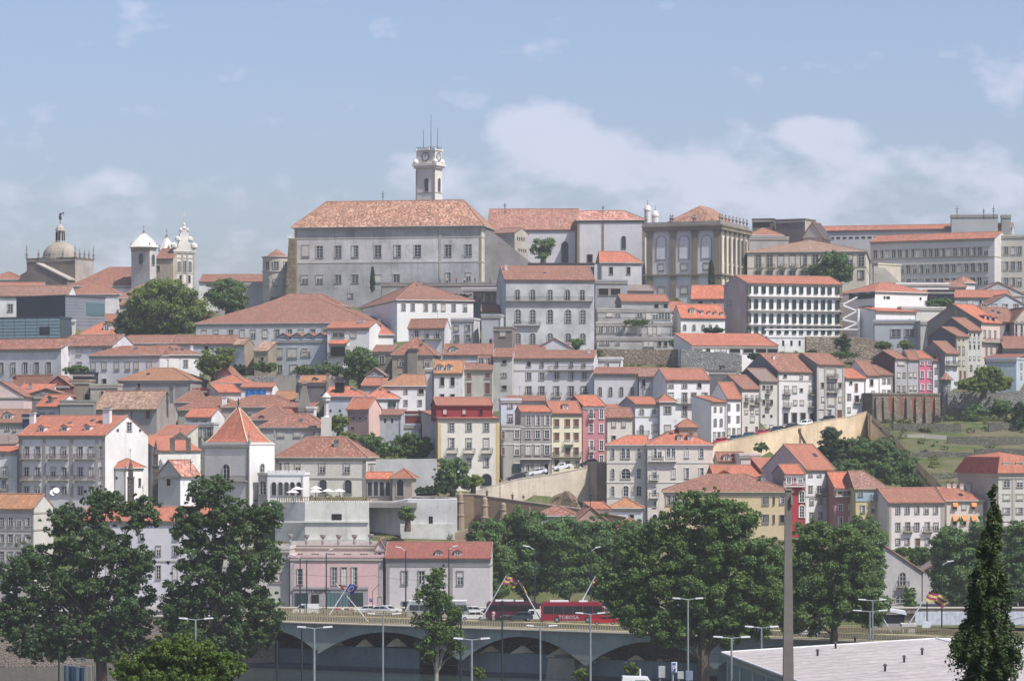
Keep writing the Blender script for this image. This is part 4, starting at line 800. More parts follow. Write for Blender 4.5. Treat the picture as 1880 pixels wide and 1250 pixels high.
hs('pale pink gable with long slit windows at the right edge', 1862, 1900, 590, 660, 10, 12, 566, 'e', 'm', (.62, .54, .50), [(600, 20, 3, 'h', [1866, 1876]), (620, 14, 3, 'h', [1866, 1876])], D=812)
hs('plain grey gable end at the right edge of the slope', 1843, 1905, 640, 690, -5, 14, 618, 's', 'm', (.30, .31, .33), D=795)
hs('pale blue house with rust red roof terrace', 1811, 1866, 660, 725, -25, 12, None, 'f', 'k', (.44, .52, .57), D=772, sx=1884, srows=[(672, 9, 4, 'w', [1875]), (690, 9, 4, 'w', [1875])], wear=.35)
hs('red parapet roof above the pale blue house', 1808, 1868, 658, 662, -25, 10, 651, 's', 'r', (.4, .1, .08), D=775, dn=1)
# ================================================================ long shed and retaining walls
hs('long white canteen shed with bright orange lean-to roof', 1270, 1428, 635, 653, 12, 22, 613, 's', 'n', WH, [(642, 9, 16, 'w', [1281]), (643, 8, 7, 'h', [1300]), (642, 9, 10, 's', [1318, 1329]), (643, 9, 19, 'h', [1349, 1374, 1397, 1418])], D=795, sx=1237, wear=.1, ov=.3)
polywall('stained tall stone retaining wall under the terrace houses', 'retaining_wall', 'wall', [(1094, 640), (1140, 641), (1262, 642), (1262, 700), (1094, 700)], 806, 4, stonem((.34, .27, .21), 1.0))
polywall('grey rubble retaining wall under the canteen shed', 'retaining_wall', 'wall', [(1250, 640), (1362, 652), (1362, 700), (1250, 700)], 790, 4, RUBG)
polywall('stone retaining wall below the hostel car park', 'retaining_wall', 'wall', [(1480, 618), (1575, 618), (1605, 624), (1640, 632), (1640, 665), (1480, 665)], 806, 4, stonem((.36, .30, .23), 1.1))
GUT = plain('zinc_pipe', (.16, .16, .16), .6)
# ================================================================ the houses of the slope, middle
hs('yellow brown rough house with a broad blind chimney under a red hip roof', 720, 795, 651, 715, -8, 12, 620, 'h', 'm', TN, [(666, 11, 9, 'w', [737, 784]), (691, 9, 8, 'h', [737])], D=765, chim=[(758, 640, 672, 18, wallm((.27, .25, .21), .6), .0)], wear=.7)
hs('dark grey rough gable with one window beside the yellow brown house', 684, 719, 646, 705, -4, 10, 634, 's', 'm', (.24, .22, .19), [(660, 12, 9, 'w', [701])], D=770, wear=.7)
hs('white modern house with wide window and recessed balcony', 601, 678, 602, 668, -14, 12, 591, 'g', 'n', W2, [(612, 13, 22, 'w', [621]), (612, 13, 10, 'w', [649]), (644, 20, 28, 'h', [620])], D=790, balc=[(603, 636, 654)], wear=.12, chim=[(663, 588, 618, 10)])
hs('white wing with tomato red hip roof and one roof light', 671, 722, 614, 655, 10, 10, 590, 'h', 'n', W2, [(620, 5, 6, 'n', [650])], D=797, wear=.1)
hs('tiny red balcony roof on the white modern house', 604, 636, 631, 634, -14, 3, 625, 's', 'n', W2, D=786, dn=.1)
h = hs('long blue grey house with a sawtooth of four gabled attics', 498, 600, 625, 690, -14, 14, None, 'f', 'k', (.44, .49, .53), [(648, 17, 9, 's', [514]), (648, 18, 17, 's', [537]), (647, 14, 8, 's', [560]), (650, 8, 16, 'w', [562]), (676, 12, 9, 'w', [514]), (676, 14, 14, 's', [540, 565])], D=798, wear=.35)
for px in (520, 545, 567, 589):
    s = h['s_of'](px); b = MB(); z = h['ze']; b.prism([(s - 1.6, z), (s + 1.6, z), (s + 1.6, z + .9), (s, z + 1.7), (s - 1.6, z + .9)], -.1, 6, 0, 'y'); b.prism([(s - 1.9, z + .85), (s, z + 1.85), (s + 1.9, z + .85), (s + 1.9, z + 1.05), (s, z + 2.1), (s - 1.9, z + 1.05)], -.4, 6.2, 1, 'y')
    b.box(s - 1, s + 1, -.14, -.103, z + .15, z + .75, 2); b.build('attic_gable', [h['wm'], roofm('m'), GLASS], h['root'])
hs('low house with long red roof and a small white dormer', 814, 903, 651, 675, -4, 10, 633, 'g', 'm', GB, D=762, dorm=[(832, 645, 16, 6)], chim=[(901, 638, 650, 4)])
hs('ochre topped roof between the red roof and the lavender gable', 945, 1000, 646, 655, -4, 9, 635, 'g', 'm', GB, D=775)
hs('lavender painted gable below the arcaded house', 985, 1050, 640, 655, -4, 9, 622, 'e', 'm', LV, D=778, chim=[(1043, 628, 650, 11)])
hs('long lavender house with two rows of five windows and a black planted balcony', 942, 1090, 658, 738, -6, 14, 645, 'g', 'm', LV, [(668, 9, 7, 'h', [971]), (668, 10, 6, 'w', [995, 1022, 1049, 1072]), (690, 12, 8, 'w', [971, 995, 1022, 1049, 1073]), (718, 18, 9, 'd', [971, 995, 1022, 1049, 1073])],
   D=738, balc=[(1008, 1090, 679), (963, 979, 728), (987, 1003, 728), (1013, 1031, 728), (1041, 1058, 728), (1065, 1081, 728)], bands=[680], wear=.3, chim=[(1081, 641, 655, 5)])
hs('narrow grey cream house with three small windows one above another', 906, 940, 655, 738, -6, 10, 641, 'g', 'm', (.48, .48, .46), [(664, 7, 8, 'h', [926]), (688, 7, 8, 'w', [926]), (711, 7, 8, 'h', [926])], D=735)
hs('cream house with brown panelled windows and a glazed roof lantern', 852, 904, 679, 738, -4, 10, 668, 'g', 'm', (.50, .49, .42), [(686, 16, 8, 'b', [861, 895]), (713, 20, 8, 'b', [861, 895])], D=732, wear=.4)
hs('glazed brown roof lantern on the cream house', 877, 903, 669, 676, -4, 6, 656, 'g', 'n', (.14, .07, .06), [(662, 10, 10, 'w', [883, 895])], D=736, dn=1)
hs('white narrow house with two black windows and a pair of attic windows', 797, 849, 684, 735, -5, 10, 663, 'g', 'y', W2, [(700, 15, 7, 'h', [812, 831]), (727, 7, 7, 'h', [812, 831])], D=728, dorm=[(807, 680, 11, 9), (824, 680, 11, 9)])
hs('white corner house with orange roof beside the narrow white house', 702, 781, 708, 760, 3, 10, 689, 'l', 'y', W2, [(717, 9, 6, 'w', [745]), (717, 11, 9, 'h', [773]), (739, 9, 6, 'w', [745, 771])], D=716, wear=.25)
hs('narrow grey strip of a house behind the white corner house', 781, 796, 678, 735, -5, 8, None, 'f', 'k', LV, D=731)
hs('white house with parapet attic and four arched windows', 1091, 1171, 686, 745, -6, 10, 676, 'g', 'm', LV, [(690, 4, 4, 'n', (12, 1105, 1153)), (718, 15, 6, 'a', [1102, 1121, 1141, 1161])], D=730, bands=[695], wear=.35)
hs('small flat pale house below the stained retaining wall', 1092, 1140, 659, 690, -6, 8, None, 'f', 'k', W2, [(671, 8, 6, 'w', [1115])], D=752)
hs('grey lavender house with two shuttered windows and brown roof', 1173, 1222, 691, 745, -8, 11, 677, 'g', 'b', (.50, .50, .53), [(701, 14, 6, 'h', [1182]), (697, 8, 6, 'h', [1205]), (721, 14, 10, 's', [1187, 1208])], D=727, wear=.4)
hs('white three storey house with long iron balcony and an orange roof', 1223, 1303, 697, 815, 12, 13, 678, 'g', 'n', WH, [(706, 10, 8, 'w', [1232, 1257]), (706, 11, 7, 'h', [1284]), (729, 16, 8, 'd', [1232, 1257, 1274, 1294]), (754, 18, 8, 'd', [1257]), (754, 16, 6, 'd', [1288]), (780, 11, 6, 'w', [1288]), (799, 12, 6, 'w', [1285, 1300])], D=716,
   balc=[(1241, 1302, 740), (1281, 1294, 763)], wear=.3, chim=[(1298, 682, 697, 5)])
hs('dark grey stone shed with stumpy chimney behind the sloping street', 1263, 1350, 682, 700, 25, 10, None, 'f', 'k', (.13, .13, .14), D=748, chim=[(1326, 670, 690, 9)], wear=.4)
hs('pinkish white house with three little balconies on the sloping street', 1362, 1393, 713, 800, 36, 16, 690, 'g', 'm', (.66, .61, .57), [(731, 11, 4, 'd', [1370, 1381, 1390]), (756, 6, 5, 's', [1370, 1381, 1390]), (769, 10, 7, 's', [1381]), (790, 14, 4, 'b', [1370, 1389])], D=722, sx=1313, balc=[(1366, 1374, 738), (1377, 1386, 743), (1387, 1394, 738)], wear=.35, side=(.25, .235, .22))  # dark side colour paints the left gable's shade
hs('bright white house with tall orange roof on the sloping street', 1334, 1360, 730, 812, 30, 14, 703, 'g', 'n', WH, [(747, 11, 5, 'w', [1338, 1355]), (769, 11, 5, 'w', [1338, 1355]), (792, 12, 5, 'w', [1338, 1347, 1356])], D=712, sx=1303, wear=.12)
hs('low white house front with arched openings on the sloping street', 1306, 1333, 738, 818, 24, 10, 727, 's', 'n', WH, [(751, 8, 3.5, 'w', [1313, 1324]), (775, 13, 4, 'a', [1313, 1324]), (800, 14, 4, 'd', [1312, 1320, 1328])], D=703, wear=.2)
hs('grey roofed narrow house with stacked central balconies', 1394, 1427, 699, 792, 36, 16, 678, 'g', 'g', (.56, .56, .51), [(711, 7, 5, 'h', [1402, 1416]), (715, 14, 4, 'd', [1409]), (738, 8, 5, 'h', [1402, 1416]), (741, 15, 4, 'd', [1409]), (764, 5, 5, 'n', [1402, 1416]), (783, 6, 6, 's', [1403, 1416])], D=730, sx=1350, balc=[(1405, 1413, 723), (1405, 1413, 748)], wear=.35, side=(.10, .105, .12))  # near-black side: gable shade put into the wall colour
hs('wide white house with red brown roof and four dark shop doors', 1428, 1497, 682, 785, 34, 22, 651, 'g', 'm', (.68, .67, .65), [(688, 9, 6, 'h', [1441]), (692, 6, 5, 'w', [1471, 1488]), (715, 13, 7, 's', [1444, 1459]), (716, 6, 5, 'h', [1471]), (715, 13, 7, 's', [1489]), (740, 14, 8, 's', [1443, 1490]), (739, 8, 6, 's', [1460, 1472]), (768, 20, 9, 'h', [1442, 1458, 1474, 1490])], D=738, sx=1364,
   balc=[(1437, 1451, 723), (1484, 1496, 724), (1437, 1451, 747), (1484, 1496, 747)], bands=[699], wear=.25, chim=[(1420, 652, 662, 5)], side=(.19, .20, .22))  # left gable coloured dark in place of shade
hs('grey ribbed apartment house with blue shop front', 1500, 1549, 669, 782, 32, 20, 650, 'g', 'm', (.54, .54, .53), [(684, 14, 16, 's', [1524]), (708, 12, 15, 'w', [1524]), (735, 20, 12, 's', [1526]), (707, 9, 5, 'h', [1510, 1542]), (733, 9, 5, 's', [1511, 1542]), (760, 16, 10, 'w', [1507, 1521]), (760, 15, 9, 'b', [1541])], D=742, sx=1446, balc=[(1518, 1537, 694), (1518, 1537, 720)], pil=[1501, 1515, 1535, 1548], wear=.35, side=(.22, .225, .235))  # side wall darkened by colour to stand for its shade
hs('low white house with black iron balcony at the top of the ramp', 1552, 1589, 694, 770, 24, 12, 678, 'g', 'n', WH, [(702, 6, 5, 'h', [1562]), (711, 14, 5, 'b', [1572]), (728, 10, 6, 'w', [1559]), (729, 10, 6, 's', [1585]), (732, 12, 7, 'h', [1573]), (752, 9, 5, 's', [1559]), (752, 11, 4, 'h', [1585])], D=748, wear=.2, balc=[(1568, 1578, 739)])
hs('white blank house with one black window beside the iron balcony house', 1590, 1613, 688, 760, 28, 20, 663, 'g', 'm', WH, [(702, 11, 6, 'h', [1600]), (722, 9, 5, 's', [1603])], D=752, sx=1550, wear=.15)
hs('cream white framed house above the brick buttressed wall', 1615, 1638, 688, 735, 26, 14, 672, 'g', 'm', WH, [(699, 9, 5, 'w', [1623, 1632]), (721, 10, 5, 'w', [1623, 1632])], D=758, wear=.15)
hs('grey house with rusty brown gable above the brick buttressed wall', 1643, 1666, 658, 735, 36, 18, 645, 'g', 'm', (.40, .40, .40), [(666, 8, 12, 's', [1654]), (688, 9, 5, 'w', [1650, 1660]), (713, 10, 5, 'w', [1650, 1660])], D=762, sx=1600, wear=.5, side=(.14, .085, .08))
hs('narrow grey house with white shutters left of the pink house', 1667, 1686, 657, 735, 30, 12, 644, 'g', 'm', (.42, .42, .43), [(688, 9, 5, 's', [1672, 1680]), (712, 8, 5, 's', [1672, 1680])], D=764, sx=1655, wear=.5)
hs('bright magenta pink house above the brick buttressed wall', 1687, 1711, 658, 724, 18, 12, 645, 'g', 'n', (.56, .16, .25), [(664, 11, 6, 'w', [1693, 1706]), (687, 12, 6, 'w', [1693, 1706]), (710, 10, 6, 'w', [1693, 1706])], D=766, wear=.12, sur=wallm(WH, .1))
hs('white blue sliver house right of the magenta house', 1713, 1733, 662, 724, 20, 12, 649, 'g', 'm', (.62, .66, .68), [(680, 10, 5, 'w', [1719, 1730]), (703, 10, 5, 'w', [1719])], D=768, wear=.3, dorm=[(1722, 660, 8, 7, (.2, .06, .05))])
# brick buttressed wall and round tower
h = hs('long stone terrace wall with brick red recesses under the pink house', 1601, 1727, 725, 776, 22, 8, None, 'f', 'k', (.2, .16, .12), D=748, cat='retaining wall', name='buttressed_wall', wallmat=RUBB, cor=False)
for i, px in enumerate((1611, 1625, 1644, 1667, 1684, 1701, 1719)):
    s = h['s_of'](px); b = MB(); b.hexa([(s - .9, -1.6, -7), (s + .9, -1.6, -7), (s + .9, -.003, -7), (s - .9, -.003, -7)], [(s - .7, -.5, h['ze'] - .6), (s + .7, -.5, h['ze'] - .6), (s + .7, -.003, h['ze'] - .6), (s - .7, -.003, h['ze'] - .6)]); b.build('buttress', RUBB, h['root'])
for px in (1635, 1653, 1676, 1693, 1711):
    s = h['s_of'](px); b = MB(); b.box(s - .75, s + .75, -.06, -.003, h['ze'] - 4.6, h['ze'] - .4); b.build('brick_panel', wallm((.28, .12, .085), .6), h['root'])
D = 752; root = empty('round_tower', P(1737, 775, D), 0, 'round grey stone tower with small conical brown roof', 'tower'); zt = Z_(697, D) - Z_(775, D)
b = MB(); b.lathe([(1.45, -6), (1.3, 3), (1.25, zt)], n=14); b.build('wall', RUBG, root); b = MB(); b.lathe([(1.9, zt - .1), (1.9, zt + .05), (.1, zt + 1.9)], n=10); b.build('roof', roofm('b'), root)
polywall('tall rough stone garden wall right of the round tower', 'garden_wall', 'wall', [(1740, 718), (1775, 719), (1842, 720), (1880, 716), (1880, 790), (1740, 790)], 750, 3, RUBG)
TWM = stonem((.21, .205, .165), 1.8, .5)
for i, (x0, x1, y0, y1, lb) in enumerate([(1640, 1765, 778, 788, 'upper dry stone terrace wall on the grassy slope'), (1650, 1738, 798, 802, 'pale kerb-like terrace wall on the grassy slope'), (1815, 1868, 776, 789, 'short stone terrace wall with creepers at the right of the slope'),
    (1668, 1790, 830, 840, 'lower dry stone terrace wall on the grassy slope'), (1740, 1890, 802, 811, 'dark middle terrace wall on the grassy slope'), (1700, 1860, 869, 876, 'lowest dry stone terrace wall behind the crimson mansard'), (1790, 1890, 824, 832, 'short stone wall at the right edge above the crimson mansard')]):
    D = Dy(y1 - 22); polywall(lb, 'terrace_wall', 'wall', [(x0, y0), ((x0 + x1) / 2, y0 - 1.5), (x1, y0 + 1), (x1, y1 + 12), (x0, y1 + 12)], D, 1.2, TWM if i != 1 else wallm((.42, .40, .35), .6), group='terrace walls on the grassy slope'); CONS.append((x0, x1, D, y1, 1))
polywall('low grey stone garden wall above the blue tarpaulin', 'garden_wall', 'wall', [(452, 690), (545, 688), (640, 692), (640, 730), (452, 730)], 752, 1.5, RUBG); polywall('pale block garden wall beside the smoke stained house', 'garden_wall', 'wall', [(505, 692), (545, 690), (545, 720), (505, 720)], 748, 1.5, wallm((.36, .34, .3), .7))
# ================================================================ ramp street with retaining wall
ST = [(1290, 822, 668), (1312, 815, 672), (1400, 797, 690), (1500, 775, 712), (1560, 765, 722), (1592, 756, 730)]
def strip(name, pts, w, mat, lab=None, cat=None, kind=None, up=0.0, th=.25):
    b = MB(); o0 = P(*pts[0])
    q = [P(*p) - o0 + Vector((0, 0, up)) for p in pts]
    for a, c_ in zip(q, q[1:]):
        a2, c2 = a + Vector((0, w, 0)), c_ + Vector((0, w, 0)); dn = Vector((0, 0, -th))
        b.hexa([a + dn, c_ + dn, c2 + dn, a2 + dn], [a, c_, c2, a2])
    o = b.build(name, mat, None, o0); return tag(o, lab, cat, kind=kind)
def wallalong(label, name, cat, top, bottom, th, mat, kind=None, cope=None):
    b = MB(); o0 = P(*top[0]); q = [P(*p) - o0 for p in top]; r = [P(t[0], y, t[2]) - o0 for t, y in zip(top, bottom)]; e = Vector((0, th, 0))
    for i in range(len(q) - 1): b.hexa([r[i], r[i + 1], r[i + 1] + e, r[i] + e], [q[i], q[i + 1], q[i + 1] + e, q[i] + e])
    o = b.build(name, mat, None, o0); tag(o, label, cat, kind=kind)
    if cope:
        b = MB(); f = Vector((0, -.12, 0)); u = Vector((0, 0, .18)); e2 = Vector((0, th + .12, 0))
        for i in range(len(q) - 1): b.hexa([q[i] + f, q[i + 1] + f, q[i + 1] + e2, q[i] + e2], [q[i] + f + u, q[i + 1] + f + u, q[i + 1] + e2 + u, q[i] + e2 + u])
        b.build('coping', cope, o)
    return o
ow = wallalong('long ochre retaining wall of the sloping street with parked cars', 'street_retaining_wall', 'retaining wall', [(x, y, d - 1) for x, y, d in ST], [905, 900, 900, 900, 880, 850], 1.0, OCH, cope=wallm((.60, .50, .36), .4))
strip('sloping_street', [(x, y + 9, d + .2) for x, y, d in ST], 26, ASPH, kind='structure', th=3)
wallalong('ochre stepped wall running steeply down to the right from the ramp top', 'stair_parapet', 'wall', [(1592, 757, 729), (1640, 800, 698), (1690, 855, 664), (1728, 892, 641)], [800, 845, 895, 925], 1.5, wallm((.52, .44, .32), .6, (.16, .13, .1)), cope=wallm((.66, .56, .42), .4))
wallalong('second parallel stair wall left of the steep steps', 'stair_parapet', 'wall', [(1594, 768, 726), (1632, 806, 699), (1674, 856, 666), (1708, 893, 643)], [800, 850, 895, 925], .8, OCH)
for i, (px, py, pb) in enumerate([(1467, 786, 832), (1345, 812, 850), (1595, 762, 800)]):
    b = MB(); p = P(px, pb, 690 + i); b.tube((0, -3, 0), (0, -3, Z_(py, 690) - Z_(pb, 690)), .25, n=6); tag(b.build('drain_pipe', wallm((.3, .24, .17), .5), None, p), ('dark', 'short', 'thin')[i] + ' drain pipe on the ochre retaining wall', 'pipe')
wallalong('leaning flight of steps climbing the ochre retaining wall', 'wall_stair', 'staircase', [(1466, 786, 684), (1492, 835, 676)], [794, 846], 1.2, wallm((.3, .25, .18), .6))
# ================================================================ left slope
hs('small brown roofed house with red gable at the left', 22, 93, 707, 740, -18, 10, 690, 'g', 'm', W2, D=745, sx=100, side=(.36, .06, .06), chim=[(28, 690, 706, 5, wallm((.3, .07, .06), .3))])
hs('dark red brick gable with three small windows', 86, 128, 707, 740, -5, 10, 691, 'e', 'm', (.26, .09, .085), [(713, 9, 6, 'n', [92, 103, 114])], D=730)
hs('orange patch roof and grey chimney below the brick gable', 30, 88, 722, 740, -5, 8, 706, 's', 'n', W2, D=722, chim=[(56, 702, 722, 6, CONC)])
hs('black pergola box with plants on a ruin', 134, 172, 686, 698, -5, 5, None, 'f', 'k', (.04, .04, .05), D=740, dn=1, wear=.1)
hs('ochre patched ruin wall with dark doorway', 128, 164, 700, 755, -5, 6, None, 'f', 'k', (.35, .28, .22), [(732, 18, 8, 'h', [160])], D=733, wear=.9)
hs('cream ruin wall with two arched openings', 166, 216, 708, 735, -6, 5, None, 'f', 'k', (.46, .43, .36), [(725, 14, 6, 'c', [188, 202])], D=731, wear=.7)
hs('old barn with stained blackened wall and orange brown hip roof', 218, 350, 698, 735, -12, 14, 677, 'h', 'y', (.34, .34, .33), [(705, 12, 6, 'h', [255])], D=742, sx=380, wear=1.0, dirt=(.07, .075, .08))
hs('old rough stone house with bleached tan tiles and bare right gable', 176, 288, 748, 795, -22, 13, 719, 'g', 't', (.42, .41, .40), [(762, 14, 7, 'w', [240]), (761, 14, 8, 'b', [272])], D=708, sx=323, wear=1.0, side=(.36, .32, .29), chim=[(316, 709, 725, 8, STONEG, .5)], ov=.7)
hs('red brown hip roofed house behind the bare gable', 322, 378, 738, 760, -10, 12, 712, 'h', 'm', W2, D=728)
hs('dark crimson box on the roofs beside the green white terrace house', 354, 382, 716, 728, -10, 6, None, 'f', 'k', (.22, .04, .05), D=733, dn=1)
hs('wide red brown roof stepping down right of the bare gable', 326, 440, 752, 778, -12, 12, 729, 'h', 'm', (.48, .46, .40), D=718)
hs('flat faced pink rendered house at the left edge', -40, 43, 727, 765, -2, 14, 702, 'e', 'm', (.66, .53, .51), D=702, wear=.15)
hs('grey rubble gable beside the pink rendered house', 44, 126, 727, 762, -2, 10, 714, 'e', 'm', (.27, .26, .25), D=712, wear=.6, wallmat=stonem((.24, .24, .24), 1.2))
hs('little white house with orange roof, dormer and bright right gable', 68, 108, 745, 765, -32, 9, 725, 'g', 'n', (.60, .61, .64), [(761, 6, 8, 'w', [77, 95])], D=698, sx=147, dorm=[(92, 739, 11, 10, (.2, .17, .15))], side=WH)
hs('grey rendered yard wall with rounded gable in the left quarter', 110, 172, 738, 765, -3, 3, None, 'f', 'k', (.27, .27, .25), D=694, wear=.6)
hs('orange brown roof and small skylight hood at the left edge', -25, 44, 775, 805, -8, 11, 753, 'g', 'm', (.56, .52, .48), [(784, 9, 7, 'w', [14]), (788, 6, 5, 'w', [27])], D=680, dorm=[(14, 768, 18, 8)])
hs('navy blue panel box behind the big white chimney', 41, 92, 764, 786, -8, 4, None, 'f', 'k', (.03, .05, .10), D=672, dn=3, wear=.1)
RM = plain('rust_railing', (.13, .06, .06), .7)
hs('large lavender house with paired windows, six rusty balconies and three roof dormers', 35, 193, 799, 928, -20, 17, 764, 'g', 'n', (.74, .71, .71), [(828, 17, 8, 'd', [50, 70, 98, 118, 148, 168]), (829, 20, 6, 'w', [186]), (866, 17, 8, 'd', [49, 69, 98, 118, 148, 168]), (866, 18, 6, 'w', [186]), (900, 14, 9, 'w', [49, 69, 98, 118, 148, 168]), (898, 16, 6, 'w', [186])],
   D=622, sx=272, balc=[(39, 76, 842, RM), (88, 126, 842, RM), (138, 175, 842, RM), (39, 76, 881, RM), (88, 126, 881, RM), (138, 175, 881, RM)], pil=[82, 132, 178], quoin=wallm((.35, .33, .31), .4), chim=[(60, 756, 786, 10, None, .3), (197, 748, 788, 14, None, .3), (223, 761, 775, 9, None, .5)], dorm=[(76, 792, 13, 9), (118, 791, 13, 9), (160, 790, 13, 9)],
   srows=[(783, 15, 6, 'd', [237]), (790, 4, 3, 'n', [216, 257])], wear=.3, side=WH)  # gable whiter than the front: its sunlight is in the colour
hs('narrow white house with two blue balconies at the left edge', -30, 31, 829, 915, -10, 10, 819, 's', 'n', W2, [(834, 7, 4, 'w', [5]), (864, 14, 9, 'd', [8]), (889, 15, 8, 'd', [8])], D=628, balc=[(-2, 16, 875, plain('blue_iron', (.12, .17, .2))), (-2, 16, 898, plain('blue_iron', (.12, .17, .2)))])
hs('grey rooflet with skylight above the narrow white house', -30, 28, 815, 825, -10, 8, 800, 's', 'g', W2, D=638)
NB = wallm((.10, .15, .22), .2)
hs('cream corner building with orange roof and satellite dishes at lower left', -40, 62, 932, 1110, -20, 14, 908, 'g', 'y', (.56, .53, .48), [(957, 16, 8, 'w', [4, 20, 35, 51]), (988, 15, 8, 'w', [4, 20, 35, 51]), (1020, 16, 8, 'w', [4, 20, 35, 51]), (1055, 18, 8, 'w', [4, 20, 35, 51])], D=560, sx=98, bands=[941, 972, 1004], wear=.25, side=(.62, .59, .53), cat='building')
for px, py in ((97, 905), (103, 901), (63, 928)):
    b = MB(); b.lathe([(.05, 0), (.45, .1), (.62, .25)], n=10); b.tube((0, 0, -1.2), (0, 0, 0), .04); o = b.build('satellite_dish', plain('dish_white', (.7, .7, .7)), None, P(px, py, 566 - (px == 63) * 3)); o.rotation_euler = (math.radians(60), 0, .3)
    tag(o, {97: 'left of two white satellite dishes at the cream building gable', 103: 'right one of two white satellite dishes at the cream building gable', 63: 'white satellite dish on the orange eave of the cream building'}[px], 'satellite dish')
# church with pinnacled buttresses
hs('old church with grey front gable, orange roof and sunlit right wall', 207, 290, 826, 905, -34, 22, 800, 'e', 'n', (.44, .44, .44), D=640, sx=368, wear=.45, cat='church', name='church', side=WH)  # grey front and white side: the church's shade and sun painted in
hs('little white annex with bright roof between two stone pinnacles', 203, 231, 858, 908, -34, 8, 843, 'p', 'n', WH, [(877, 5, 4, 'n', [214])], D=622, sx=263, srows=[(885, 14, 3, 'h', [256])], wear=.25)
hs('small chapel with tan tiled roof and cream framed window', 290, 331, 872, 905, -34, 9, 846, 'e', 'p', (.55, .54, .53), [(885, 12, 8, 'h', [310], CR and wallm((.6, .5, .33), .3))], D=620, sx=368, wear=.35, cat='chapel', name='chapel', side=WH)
for i, (px, y0, y1, D) in enumerate([(205, 812, 880, 628), (240, 843, 905, 617), (286, 808, 897, 624)]):
    p = P(px, y1, D); k = D / F; hh = (y1 - y0) * k; b = MB(); w = .62
    b.box(-w, w, -w, w, -4, hh * .45); b.box(-w * 1.2, w * 1.2, -w * 1.2, w * 1.2, hh * .45, hh * .48); b.box(-w * .75, w * .75, -w * .75, w * .75, hh * .48, hh * .7); b.lathe([(w * 1.1, 0), (w * .7, hh * .06), (w * .5, hh * .12), (w * .6, hh * .14), (w * .1, hh * .3)], 0, 0, hh * .7, 6)
    tag(b.build('stone_pinnacle', stonem((.16, .14, .12), 2), None, p), ('leftmost', 'middle short', 'tall right')[i] + ' dark stone pinnacle buttress of the old church', 'buttress', 'pinnacle buttresses of the old church')
b = MB(); p = P(331, 824, 635); b.box(-2.2, -1.2, -.4, .4, -1, 2.0); b.box(1.2, 2.2, -.4, .4, -1, 2.0); b.box(-2.2, 2.2, -.4, .4, 1.9, 2.4); b.prism([(-1.8, 2.4), (1.8, 2.4), (0, 3.6)], -.3, .3, 0, 'y'); b.tube((0, 0, 3.5), (0, 0, 4.6), .06); tag(b.build('bell_gable', stonem((.25, .22, .19), 2), None, p), 'small weathered stone bell gable on the orange church roof', 'bell gable')
b = MB(); p = P(350, 857, 618); b.tube((0, 0, -1), (0, 0, 1.8), .08); b.tube((-.5, 0, 1.1), (.5, 0, 1.1), .07); tag(b.build('roof_cross', IRON, None, p), 'black iron cross standing on the chapel roof', 'cross')
hs('small white attic storey with two blue windows and bright orange roof', 342, 388, 765, 779, -20, 8, 750, 'g', 'n', W2, [(770, 9, 9, 'w', [358, 375])], D=694, sx=412, side=WH)
hs('white house with grey green shutters and thin balcony behind the square tower', 340, 392, 779, 820, -20, 10, None, 'f', 'k', (.58, .58, .60), [(793, 16, 8, 'd', [350, 367, 384])], D=688, balc=[(342, 390, 803)], sx=402)
hs('low orange lean roof and cream gable left of the grey green shutters', 285, 341, 800, 815, -12, 9, 781, 's', 'n', (.62, .62, .50), D=672)
# tower with flared pyramid roof
h = hs('square white tower with flared red pyramid roof and pointed windows', 371, 458, 816, 905, -28, 8, None, 'f', 'n', (.70, .68, .64), [(869, 33, 12, 'a', [416])], D=628, sx=504, srows=[(866, 30, 6, 'a', [481])], wear=.3, cat='tower', name='square_tower', quoin=STONE, side=WH, cor=True, balc=[(371, 455, 882)])  # front toned greyer, right side white: shade and sunlight painted as colours
r0, L, R, dp, ze = h['root'], h['L'], h['R'], h['dep'], h['ze']; hw, hd = (R - L) / 2 - .6, dp / 2 - .4; zt = Z_(752, 633) - h['zb']; prf = [(1.0, .0), (.86, .10), (.72, .24), (.52, .46), (.30, .72), (.03, 1.0)]
b = MB(); q = [[((L + R) / 2 + sx_ * hw * f, dp / 2 + sy * hd * f, ze + .45 + (zt - ze) * t) for sx_, sy in ((-1, -1), (1, -1), (1, 1), (-1, 1))] for f, t in prf]
for a, c_ in zip(q, q[1:]):
    for i in range(4): j = (i + 1) % 4; b.face([a[i], a[j], c_[j], c_[i]])
b.build('spire_roof', roofm('n'), r0); b = MB()
for a, c_ in zip(q, q[1:]):
    for i in range(4): b.tube(a[i], c_[i], .13, n=5)
b.build('ridge_cap', wallm((.7, .55, .4), .3), r0); b = MB(); b.lathe([(.15, 0), (.35, .4), (.1, .9), (.25, 1.3), (.05, 2.6)], (L + R) / 2, dp / 2, zt, 6); b.build('finial', IRON, r0)
for x, y in ((L, 0), (R, 0), (R, dp), (L, dp)): b = MB(); b.lathe([(.35, 0), (.35, .6), (.15, .8), (.28, 1.6), (.05, 2.8)], x, y, ze + .4, 6); b.build('pinnacle', STONEG, r0)
hs('long cream palace wing with brown hip roof and tall stone chimney', 506, 672, 839, 912, -9, 16, 803, 'h', 'm', (.70, .67, .60), [(859, 20, 6, 'd', [514, 528]), (859, 19, 9, 'w', [547]), (858, 17, 10, 'w', [592, 637]), (893, 26, 13, 'c', [593, 639])], D=642, sx=692, srows=[(860, 18, 3, 'd', [677, 682, 687])], bands=[878], chim=[(618, 807, 840, 9, STONEG, .25)], wear=.25, quoin=STONEG, cat='mansion', name='palace_wing')
